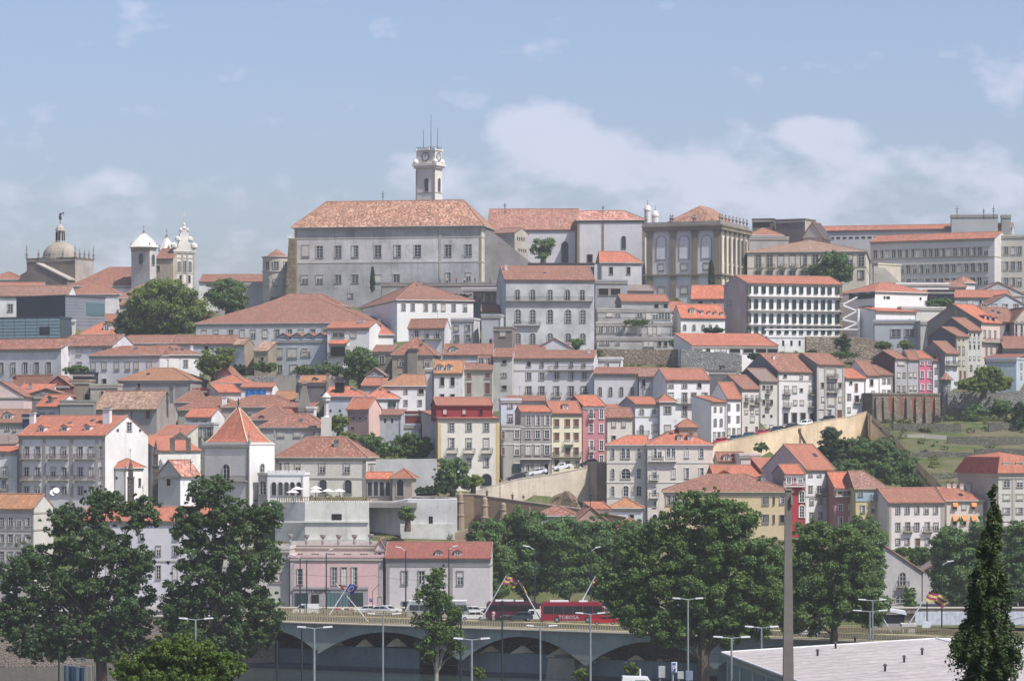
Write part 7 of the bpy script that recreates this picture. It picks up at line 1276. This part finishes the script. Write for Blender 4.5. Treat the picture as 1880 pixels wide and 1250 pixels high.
flagpole('leaning flagpole with large yellow maroon flag at the right', 1666, 1150, 1706, 1084, 475, (36, 18), ['qmaroon', 'qyellow', 'qmaroon', 'qyellow'])
flagpole('flagpole leaning left with dark furled flag at the right', 1640, 1166, 1606, 1110, 474, (4, 16), ['sblue'])
# ================================================================ vehicles
TYRE = plain('tyre_rubber', (.02, .02, .02), .9); CARG = glassm('car_glass', (.02, .025, .03), .08); LIGHTM = plain('headlight_glass', (.6, .6, .58), .2); REDL = plain('tail_light', (.3, .01, .01), .3)
def paint(name, c):
    k = ('car', name)
    if k not in MC:
        m, nt, b, o = newmat('car_paint_' + name); b.inputs['Base Color'].default_value = (*c, 1); b.inputs['Roughness'].default_value = .35; b.inputs['Coat Weight'].default_value = .5; MC[k] = m
    return MC[k]
def car(label, px, py, D, rz, color, kind='hatch', group=None, tilt=0, L=4.1, loc=None):
    root = empty('parked_car' if kind != 'van' else 'van', loc or P(px, py, D), rz, label, 'car' if kind != 'van' else 'van', group); root.rotation_euler = (0, tilt, rz); pt = paint(*color); W_, b = .84, MB(); h = 1.45; l = L / 2
    if kind == 'van': prof = [(-l, .35), (l, .35), (l, .85), (l - .75, 1.05), (l - 1.35, 1.85), (-l + .05, 1.9), (-l, 1.7)]; cab = [(l - .85, 1.08), (l - 1.38, 1.72), (l - 2.2, 1.72), (l - 2.2, 1.08)]
    elif kind == 'pickup': prof = [(-l, .35), (l, .35), (l, .85), (l - 1.1, 1.0), (l - 1.6, 1.55), (-l + 1.9, 1.55), (-l + 1.6, 1.0), (-l, 1.0)]; cab = [(l - 1.2, 1.02), (l - 1.63, 1.47), (-l + 1.98, 1.47), (-l + 1.75, 1.02)]
    else: prof = [(-l, .32), (l, .32), (l + .02, .7), (l - .15, .82), (l - 1.15, .95), (l - 1.75, 1.42), (-l + .75, 1.46), (-l + .12, 1.0), (-l, .8)]; cab = [(l - 1.25, .97), (l - 1.78, 1.36), (-l + .82, 1.39), (-l + .35, 1.0)]
    b.prism([(x, z) for x, z in prof], -W_, W_, 0, 'y')
    b.build('body', pt, root); g = MB(); g.prism(cab, -W_ - .012, W_ + .012, 0, 'y')
    if kind != 'van': g.hexa([(l - 1.18, -.68, .97), (l - 1.16, -.68, .99), (l - 1.16, .68, .99), (l - 1.18, .68, .97)], [(l - 1.76, -.62, 1.40), (l - 1.74, -.62, 1.42), (l - 1.74, .62, 1.42), (l - 1.76, .62, 1.40)])
    else: g.hexa([(l - .76, -.7, 1.07), (l - .73, -.7, 1.09), (l - .73, .7, 1.09), (l - .76, .7, 1.07)], [(l - 1.32, -.65, 1.8), (l - 1.29, -.65, 1.82), (l - 1.29, .65, 1.82), (l - 1.32, .65, 1.8)])
    go = g.build('window', CARG, root); s = MB(); xm = (cab[0][0] + cab[-1][0]) / 2
    for xx in (xm, xm - .9): s.box(xx, xx + .07, -W_ - .02, W_ + .02, cab[0][1] - .01, cab[1][1] + .03)
    s.build('pillar', pt, root)
    for xx in (-l + .8, l - .8):
        for yy_ in (-1, 1): w = MB(); w.tube((xx, yy_ * (W_ - .17), .31), (xx, yy_ * (W_ + .03), .31), .31, n=12); o = w.build('wheel', TYRE, root); w = MB(); w.tube((xx, yy_ * (W_ + .03), .31), (xx, yy_ * (W_ + .05), .31), .18, n=8); w.build('rim', GM, o)
    for yy_ in (-.6, .6):
        w = MB(); w.box(l - .08, l + .035, yy_ - .18, yy_ + .18, .62, .76); w.build('headlight', LIGHTM, root); w = MB(); w.box(-l - .02, -l + .05, yy_ - .16, yy_ + .16, .68, .84); w.build('tail_light', REDL, root)
    return root
CP = 'cars parked along the ochre wall'
def st_at(px):
    for a, c_ in zip(ST, ST[1:]):
        if a[0] <= px <= c_[0]: t = (px - a[0]) / (c_[0] - a[0]); A, B = P(*a), P(*c_); p = A.lerp(B, t); d = B - A; return p, math.atan2(d.y, d.x), -math.atan2(d.z, math.hypot(d.x, d.y))
    return P(*ST[0]), 0, 0
for px, colr, lb in [(1323, ('red', (.42, .015, .02)), 'first red car at the bottom of the sloping street'), (1350, ('grey_green', (.06, .09, .09)), 'grey green car second from the bottom'), (1374, ('teal', (.05, .10, .11)), 'teal car third from the bottom'), (1400, ('crimson', (.40, .02, .03)), 'crimson car in the middle of the parked row'), (1427, ('dark_blue', (.02, .035, .05)), 'dark blue car right of the crimson car'), (1453, ('black', (.015, .017, .02)), 'black car beside the white one'), (1480, ('white', (.75, .76, .76)), 'white car in the upper part of the parked row'), (1521, ('charcoal', (.025, .028, .032)), 'charcoal car at the top of the parked row')]:
    p, r, t = st_at(px); car(lb + ' on the sloping street', 0, 0, 0, r + math.pi, colr, group=CP, loc=p + Vector((0, 1.6, -.35)), tilt=-t)
for px, py, D, colr, kd, lb in [(987, 871.5, 646, ('white', (.75, .76, .76)), 'hatch', 'small white car on the rubble ramp below the tiled house'), (1033, 862, 650, ('white', (.75, .76, .76)), 'pickup', 'white pickup on the rubble ramp below the yellow house'), (1080, 855, 654, ('charcoal', (.025, .028, .032)), 'hatch', 'dark car at the top of the rubble ramp'), (948, 881, 640, ('charcoal', (.025, .028, .032)), 'hatch', 'dark car at the lower part of the rubble ramp')]:
    car(lb, px, py, D, .25 + math.pi, colr, kd, tilt=.16)
for px, py, D, colr, kd, rz, lb in [(561, 1128, 522, ('white', (.75, .76, .76)), 'van', math.pi, 'white delivery van in front of the tourist office'), (955, 1139, 493, ('navy', (.03, .05, .075)), 'hatch', math.pi, 'navy blue car left of the white van on the bridge'), (982, 1139, 495, ('white', (.75, .76, .76)), 'van', math.pi, 'white van between navy car and maroon coach'), (868, 1138, 497, ('cream', (.70, .70, .64)), 'hatch', math.pi, 'cream white car on the bridge right of the slender tree'),
    (873, 1128, 512, ('white', (.75, .76, .76)), 'hatch', 0, 'white car behind the cream white car on the bridge'), (716, 1126, 522, ('white', (.75, .76, .76)), 'hatch', 0, 'white car parked before the grey bank'), (672, 1126, 523, ('white', (.75, .76, .76)), 'hatch', math.pi, 'white car parked behind the flag pole'), (1110, 1146, 487, ('red', (.42, .015, .02)), 'hatch', math.pi, 'red car following the maroon coach'), (693, 1127, 514, ('silver', (.45, .47, .5)), 'hatch', math.pi, 'silver car below the road sign'), (897, 1131, 507, ('black', (.015, .017, .02)), 'hatch', math.pi, 'black car beside the leaning quartered flag'), (1480, 1172, 470, ('white', (.75, .76, .76)), 'van', 0, 'white van roof peeking behind the concrete pole')]:
    car(lb, px, py, D, rz, colr, kd, L=4.6 if kd == 'van' else 4.2)
def bus(label, xl, xr, ytop, ybot, D, body, text_=None, roofc=None, rz=0):
    k = D / F; L_ = (xr - xl) * k; h = (ybot - ytop) * k; root = empty('bus', P((xl + xr) / 2, ybot, D), rz, label, 'bus'); l = L_ / 2; W_ = 1.25; h = max(3.0, min(3.5, h))
    b = MB(); b.prism([(-l, .35), (l, .35), (l + .05, 1.5), (l - .25, h - .45), (l - .9, h), (-l + .4, h), (-l, h - .4)], -W_, W_, 0, 'y'); b.build('body', paint(*body), root)
    b = MB(); b.prism([(-l + .4, 1.45), (l - .05, 1.35), (l - .38, h - .62), (-l + .4, h - .62)], -W_ - .015, W_ + .015, 0, 'y'); b.box(l - .25, l + .06, -1.05, 1.05, 1.3, h - .9); g = b.build('window', CARG, root)
    b = MB()
    for i in range(1, int(L_ / 1.6)): x = -l + .4 + i * 1.6; b.box(x, x + .07, -W_ - .03, W_ + .03, 1.4, h - .6)
    b.build('window_post', paint(*body), root)
    b = MB(); b.box(-l + 1.5, -l + 4.5, -.8, .8, h, h + .22); b.box(l - 4, l - 2.6, -.6, .6, h, h + .18)
    if roofc: b.box(-l + .3, l - .3, -W_ + .1, W_ - .1, h + .003, h + .16)
    b.build('roof_unit', plain('bus_roof_white', (.7, .7, .7), .5), root)
    for xx in (-l + 2.6, l - 2.6):
        for s in (-1, 1): w = MB(); w.tube((xx, s * (W_ - .25), .5), (xx, s * (W_ + .02), .5), .5, n=14); o = w.build('wheel', TYRE, root); w = MB(); w.tube((xx, s * (W_ + .02), .5), (xx, s * (W_ + .04), .5), .28, n=10); w.build('rim', GM, o)
    b = MB(); b.tube((l + .05, -W_, 2.4), (l + .35, -W_ - .15, 2.2), .05); b.box(l + .3, l + .42, -W_ - .25, -W_ - .05, 1.7, 2.25); b.build('mirror', IRON, root)
    if text_: text(text_, .85, plain('white_letter', (.6, .52, .52)), root, (-.6, -W_ - .03, .62))
    return root
bus('glossy maroon coach with white lettering in front of the planes', 993, 1108, 1104, 1142, 489, ('maroon', (.26, .012, .03)), 'TOBOSA')
bus('dark maroon coach behind the navy car and white van', 893, 990, 1103, 1136, 500, ('dark_maroon', (.075, .012, .028)))
bus('white roofed city bus behind the slender tree', 748, 860, 1104, 1135, 512, ('bus_grey', (.30, .33, .34)), roofc=True)
# ================================================================ people
def person(label, px, py, D, shirt, trousers, face=0, sit=False, group=None):
    root = empty('person', P(px, py, D) if D else px, face, label, 'person', group); s = random.choice((-1, 1)) * .14
    SK = plain('skin', (.42, .25, .18), .6)
    def skin(name, pts, edges, rad, mat, par):
        me = bpy.data.meshes.new(name); me.from_pydata(pts, edges, []); me.materials.append(mat); o = put(name, me, par); md = o.modifiers.new('Skin', 'SKIN')
        if not me.skin_vertices: me.attributes  # layer is created with the modifier
        for v, r in zip(me.skin_vertices[0].data, rad): v.radius = (r, r)
        me.skin_vertices[0].data[0].use_root = True; sb = o.modifiers.new('Subdivision', 'SUBSURF'); sb.levels = 1; sb.render_levels = 1; return o
    pts = [(0, 0, .95), (0, 0, 1.2), (0, 0, 1.42), (0, 0, 1.5), (0, -.02, 1.6), (0, -.02, 1.7), (.19, 0, 1.4), (.25, -.03, 1.12), (.24, -.12, .88), (-.19, 0, 1.4), (-.25, .02, 1.12), (-.25, -.02, .86), (.09, 0, .88), (.1, -s, .48), (.1, s * .3 - s, .08), (.1, -s - .14, .03), (-.09, 0, .88), (-.1, s, .48), (-.1, s * 1.2, .08), (-.1, s * 1.2 - .14, .03)]
    ed = [(0, 1), (1, 2), (2, 3), (3, 4), (4, 5), (2, 6), (6, 7), (7, 8), (2, 9), (9, 10), (10, 11), (0, 12), (12, 13), (13, 14), (14, 15), (0, 16), (16, 17), (17, 18), (18, 19)]
    rad = [.14, .13, .13, .05, .09, .08, .06, .045, .035, .06, .045, .035, .09, .065, .045, .04, .09, .065, .045, .04]
    body = skin('body', pts, ed, rad, SK, root)
    skin('shirt', [pts[i] for i in (0, 1, 2, 6, 7, 9, 10)], [(0, 1), (1, 2), (2, 3), (3, 4), (2, 5), (5, 6)], [.17, .16, .15, .085, .07, .085, .07], plain('cloth_%d%d%d' % tuple(int(c * 99) for c in shirt), shirt, .9), root)
    skin('trousers', [pts[i] for i in (0, 12, 13, 14, 16, 17, 18)], [(0, 1), (1, 2), (2, 3), (0, 4), (4, 5), (5, 6)], [.165, .12, .09, .065, .12, .09, .065], plain('cloth_%d%d%d' % tuple(int(c * 99) for c in trousers), trousers, .9), root)
    b = MB(); b.lathe([(.03, -.11), (.1, -.06), (.115, .02), (.08, .09), (.02, .12)], 0, .02, 1.68, 8); b.build('hair', plain('dark_hair', (.02, .014, .01), .8), root)
    return root
for a in [('person in a red jacket and dark trousers on the bridge pavement', 620, 1131, 516, (.45, .03, .05), (.05, .02, .03)), ('person in a white shirt beside the red jacket', 628.5, 1131, 516.5, (.7, .7, .72), (.1, .12, .2)), ('person in a pinkish top left of the pair before the office', 642, 1131, 517, (.5, .36, .38), (.12, .12, .14)), ('person in a cream top right of the pair before the office', 649, 1131, 517, (.55, .5, .36), (.08, .07, .05)),
          ('person in dark clothes beside the lamp post', 594, 1131, 519, (.03, .03, .035), (.03, .03, .035)), ('dark haired person in a pale pink top walking on the bridge', 906, 1139, 494, (.6, .45, .44), (.5, .4, .38)), ('person in dark clothes at the left on the lower path', 894, 914, 611.5, (.03, .03, .03), (.05, .05, .06)), ('person in a dark coat in the middle of the lower path', 941, 920.5, 609.5, (.03, .03, .03), (.04, .04, .05)), ('person with pale trousers at the right on the lower path', 961, 923, 608.8, (.05, .04, .04), (.4, .36, .3))]: person(*a)
for i, (x, y, D) in enumerate([(808, 520, 880), (821, 520.5, 880), (838, 520, 880), (852, 520.5, 880), (872, 520, 880), (900, 520.5, 880)]):
    person(('blue', 'tan', 'red', 'white', 'dark', 'brown')[i] + ' shirted visitor standing on the palace terrace', x, y, D, ((.1, .25, .5), (.5, .36, .22), (.4, .08, .06), (.6, .6, .6), (.05, .05, .06), (.2, .12, .07))[i], (.1, .1, .12))
# path lamps
for px, yb, yt, D, lb in [(918, 916, 879, 612, 'black lantern post on the lower path'), (1084, 938, 905, 605, 'black lantern post near the bare rock')]:
    root = empty('lantern_post', P(px, yb, D), 0, lb, 'street lamp'); h = Z_(yt, D) - Z_(yb, D); b = MB(); b.tube((0, 0, 0), (0, 0, h - .6), .08, .05); b.build('pole', IRON, root); b = MB(); b.lathe([(.12, 0), (.24, .45), (.28, .5), (.05, .8)], 0, 0, h - .7, 6); b.build('lamp_head', IRON, root)
# ================================================================ monument, right side hoardings
D = 530; root = empty('monument', P(22, 1121, D), 0, 'white stone statue on a stepped pedestal half hidden by leaves at far left', 'statue'); k = D / F
b = MB(); b.box(-1.9, 1.9, -1.9, 1.9, 0, .35); b.box(-1.4, 1.4, -1.4, 1.4, .35, .8); b.box(-.8, .8, -.8, .8, .8, 2.4); b.box(-1, 1, -1, 1, 2.4, 2.6); b.lathe([(.5, 0), (.6, .5), (.4, 1.2), (.45, 1.6), (.15, 1.8), (.2, 2.1), (.05, 2.3)], 0, 0, 2.6, 9); b.build('pedestal_and_figure', wallm((.66, .64, .58), .3), root)
for sx_ in (-1.5, 1.5): b = MB(); b.lathe([(.45, 0), (.5, .5), (.3, 1.0), (.12, 1.15), (.18, 1.4), (.03, 1.55)], sx_, -.6, .35, 8); b.build('seated_figure', wallm((.62, .58, .5), .4), root)
HB = plain('white_hoarding', (.55, .58, .62), .5)
root = empty('site_hoarding', P(1780, 1150, 505), 0, 'long pale panelled hoarding at the right behind the flag', 'hoarding'); k = 505 / F
for i in range(26): b = MB(); x = -100 * k + i * 8.2 * k; b.box(x, x + 7.9 * k, -.05, .05, .3, Z_(1122, 505) - Z_(1150, 505)); b.build('panel', HB, root)
root = empty('bus_shelter', P(1630, 1150, 500), 0, 'dark glazed kiosk with curved white roof at the right bridge end', 'kiosk'); b = MB(); b.prism([(-3.2, 2.0), (-3, 2.7), (0, 3.1), (2.8, 2.7), (3.0, 2.0), (2.7, 2.1), (0, 2.6), (-2.9, 2.1)], -1.5, 1.5, 0, 'y'); b.build('roof', plain('canopy_white', (.7, .72, .74), .4), root)
b = MB(); b.box(-2.8, 2.6, -1.2, 1.2, .6, 2.1); b.build('glazing', CARG, root); b = MB(); b.box(-2.9, 2.7, -1.3, 1.3, -.5, .6); b.build('base', CONC, root)
hs('small white concrete cabin with one square opening under the right flag', 1657, 1681, 1150, 1166, 0, 2, None, 'f', 'k', (.62, .60, .56), [(1158, 8, 8, 'n', [1663])], D=482, dn=1, wear=.2, cor=False)
b = MB(); p = P(1701, 1146, 477); b.box(-.7, .7, -.12, .12, -.5, .55); tag(b.build('box_sign', plain('sign_white', (.68, .70, .72)), None, p), 'white box sign on the plain dark post', 'sign')
# road signs near the tourist office
BL = plain('sign_blue', (.03, .10, .32), .4); WHT = plain('sign_white', (.68, .70, .72))
root = empty('road_sign', P(684, 1131, 518), 0, 'small blue parking sign on a curved lamp post before the office', 'sign'); b = MB(); b.tube((0, 0, 0), (0, 0, 4.4), .05); b.tube((0, 0, 4.4), (1.2, 0, 5.6), .045); b.build('post', IRON, root); b = MB(); b.box(-.55, .05, -.06, -.02, 2.5, 3.1); b.build('panel', BL, root); text('P', .55, WHT, root, (-.25, -.08, 2.6))
# ================================================================ near foreground: warehouse, pole, signs
wh = empty('warehouse', (18, 259, 14), 0, 'low warehouse with a huge pale roof and green grey ribbed side wall', 'warehouse')
WR = groundm('pale_roof_sheet', (.43, .40, .385), (.39, .365, .35), .1); GW = wallm((.24, .29, .28), .25)
o0 = wh.location
c0_, c1, c2 = P(1325, 1197, 259), P(1478, 1250, 226), P(1640, 1166, 272); z0 = c0_.z
e1 = (Vector((c1.x, c1.y, 0)) - Vector((c0_.x, c0_.y, 0))).normalized(); e2 = Vector((-e1.y, e1.x, 0)); e2 = e2 if e2.x > 0 else -e2
base = Vector((c0_.x, c0_.y, z0)) - o0; LN, WD, RZ = 75, 19, 1.05
A_ = base; B_ = base + e1 * LN; R0_ = base + e2 * WD + Vector((0, 0, RZ)); R1_ = R0_ + e1 * LN; C0_ = base + e2 * WD * 2; C1_ = C0_ + e1 * LN
b = MB(); dn = Vector((0, 0, -.25))
for q in ([A_, B_, R1_, R0_], [R0_, R1_, C1_, C0_]): b.hexa([v + dn for v in q], q)
ro = b.build('roof', WR, wh); b = MB()
for i in range(1, 26):
    f = i / 26
    for P0, P1, Q0, Q1 in ((A_, B_, R0_, R1_), (R0_, R1_, C0_, C1_)): b.tube(P0.lerp(P1, f) + Vector((0, 0, .02)), Q0.lerp(Q1, f) + Vector((0, 0, -.002)), .012, n=4)
b.build('roof_seam', plain('roof_seam', (.31, .29, .28)), ro); b = MB(); b.tube(R0_, R1_, .12, n=5); b.tube(A_, R0_, .1, n=5); b.tube(R0_, C0_, .1, n=5); b.tube(A_, B_, .1, n=5); b.build('edge_flashing', plain('flashing', (.6, .6, .6)), ro)
ins = e1 * .5 + e2 * .5; b = MB(); a, c_ = A_ + ins, B_ + ins; low = Vector((0, 0, -9)); b.hexa([a + low, c_ + low, c_ + low + e2 * 36, a + low + e2 * 36], [a + dn * 1.2, c_ + dn * 1.2, c_ + dn * 1.2 + e2 * 36, a + dn * 1.2 + e2 * 36]); b.build('wall', GW, wh)
b = MB()
for i in range(150): p = A_ + ins + e1 * (i * .5) - e2 * .2 + Vector((0, 0, -.75)); b.hexa([p, p + e1 * .22, p + e1 * .22 + e2 * .17, p + e2 * .17], [v + Vector((0, 0, .35)) for v in (p, p + e1 * .22, p + e1 * .22 + e2 * .17, p + e2 * .17)])
b.build('eave_bracket', plain('eave_white', (.5, .52, .5)), wh); b = MB()
for i in range(14): p = A_ + ins + e1 * (i * 5.5) - e2 * .15 + low; b.hexa([p, p + e1 * .2, p + e1 * .2 + e2 * .14, p + e2 * .14], [v + Vector((0, 0, 8.2)) for v in (p, p + e1 * .2, p + e1 * .2 + e2 * .14, p + e2 * .14)])
b.build('downpipe', plain('pipe_white', (.55, .58, .56)), wh)
for px, py in ((1501, 1204), (1534, 1190), (1570, 1179), (1625, 1232), (1660, 1216), (1693, 1202)):
    t = (px - CX) / F
    for D in np.arange(215, 285, .5):       # stand each vent on the roof plane
        q = P(px, py, D) - o0; rel = q - A_; u = rel.dot(e2); zz = A_.z + RZ * (u / WD if u < WD else 2 - u / WD)
        if q.z <= zz: break
    v = MB(); v.tube((0, 0, -.1), (0, 0, .45), .09, n=6); v.lathe([(.2, .45), (.05, .62)], n=6); tag(v.build('roof_vent', IRON, wh, q))
p = P(1447, 1300, 112); root = empty('concrete_pole', p, 0, 'thick tapering grey concrete pole crossing the right of the view', 'pole'); h = Z_(899, 112) - p.z
b = MB(); b.hexa([(-.24, -.2, -3), (.24, -.2, -3), (.24, .2, -3), (-.24, .2, -3)], [(-.115, -.1, h), (.115, -.1, h), (.115, .1, h), (-.115, .1, h)]); b.build('shaft', wallm((.22, .20, .185), .45), root)
b = MB(); b.box(-.14, .14, -.13, .13, h - .02, h + .05); b.box(.08, .16, -.2, .2, h - .55, h - .2); b.build('cap', STONEG, root)
GSG = plain('sign_back_grey', (.42, .44, .43), .4)
def sign(label, xl, xr, yt_, yb_, D, mat, panel=None):
    k = D / F; root = empty('sign_board', P((xl + xr) / 2, yb_, D), 0, label, 'sign'); w = (xr - xl) * k / 2; h = (yb_ - yt_) * k
    b = MB(); b.box(-w, w, -.12, .12, 0, h); b.build('panel', mat, root); b = MB(); b.tube((-w * .6, .0, -6), (-w * .6, .0, .02), .07); b.build('post', GM, root)
    if panel: b = MB(); b.box(-w * .7, w * .45, -.14, -.123, h * .06, h * .95); b.build('face', panel, root)
    return root, w, h
sign('grey white back of a tall sign box near the bottom', 1209, 1221, 1222, 1243, 200, GSG); r_, w, h = sign('tall white sign with dark blue panel and white letters', 1233, 1243, 1215, 1233, 200, WHT, BL); text('P', .5, WHT, r_, (-.02, -.15, .1)); sign('small square grey back of a sign', 1244, 1255, 1232, 1245, 199, GSG); sign('bluish sign back behind the tall lamp pole', 1259, 1272, 1231, 1248, 202, plain('sign_back_blue', (.2, .25, .33)))
root = empty('direction_sign', P(1175, 1262, 198), 0, 'white arrow board with reddish panel above the white van roof', 'sign'); b = MB(); b.tube((0, 0, 0), (0, 0, 1.25), .06); b.build('post', WHT, root); b = MB(); b.prism([(-.2, .55), (.35, .55), (.5, .68), (.35, .8), (-.2, .8)], -.1, -.05, 0, 'y'); b.build('panel', WHT, root); b = MB(); b.box(-.17, .22, -.12, -.103, .58, .77); b.build('face', plain('sign_red', (.35, .08, .07)), root)
car('white van whose roof shows at the bottom edge', 1185, 1296, 190, 0, ('white', (.75, .76, .76)), 'van', L=3.0)
# blue striped panel rolls and thin hoops at bottom left
root = empty('striped_kiosk', P(138, 1275, 150), 0, 'dark blue kiosk with ribbed columns and thin curved hoops at the bottom left', 'kiosk'); k = 150 / F
for i in range(4): b = MB(); x = (-16 + i * 9.5) * k; b.lathe([(4.5 * k, 0), (4.5 * k, (54 - i * 1.2) * k)], x, 0, 0, 10); b.build('column', plain('navy_roll' if i % 2 else 'slate_roll', (.02, .045, .085) if i % 2 else (.07, .10, .15), .3), root)
for i in range(3):
    b = MB(); pts = [((-10 + i * 8) * k, (66 - i * 3) * k)]; x0, z0_ = pts[0]; q = [(x0, 0, 50 * k), (x0, 0, z0_ - 3 * k), (x0 + 4 * k, 0, z0_), (x0 + 26 * k, 0, z0_ + 2 * k), (x0 + 31 * k, 0, z0_ - 2 * k), (x0 + 32 * k, 0, 20 * k)]
    for a, c_ in zip(q, q[1:]): b.tube(a, c_, .018, n=4)
    b.build('hoop', GM, root)
# overhead cables
for i, (x0, y0, x1, y1, D) in enumerate([(1000, 1206, 1440, 1172, 300), (1440, 1150, 1900, 1128, 300), (1440, 1160, 1900, 1140, 300), (690, 1058, 830, 1062, 516), (540, 1052, 690, 1056, 517)]):
    b = MB(); a, c_ = P(x0, y0, D), P(x1, y1, D); n = 10; q = [a.lerp(c_, t / n) - a - Vector((0, 0, 1.2 * 4 * (t / n) * (1 - t / n) * (.3 if D > 400 else 1))) for t in range(n + 1)]
    for u, v in zip(q, q[1:]): b.tube(u, v, .03, n=4)
    tag(b.build('overhead_cable', IRON, None, a), ('thin sagging cable in front of the right bridge arches', 'upper thin cable right of the concrete pole', 'lower thin cable right of the concrete pole', 'thin cable across the bank front', 'thin cable across the tourist office front')[i], 'cable')
# ================================================================ haze
b = MB(); b.box(-2000, 2000, -30, 3000, -4, 170); m = bpy.data.materials.new('haze'); m.use_nodes = True; nt = m.node_tree; nt.nodes.clear()
vo = nt.nodes.new('ShaderNodeVolumePrincipled'); vo.inputs['Density'].default_value = 0.00011; vo.inputs['Color'].default_value = (.92, .95, 1, 1); vo.inputs['Anisotropy'].default_value = .1
ou = nt.nodes.new('ShaderNodeOutputMaterial'); nt.links.new(vo.outputs[0], ou.inputs['Volume']); hz_ = b.build('haze', m); tag(hz_, kind='stuff')
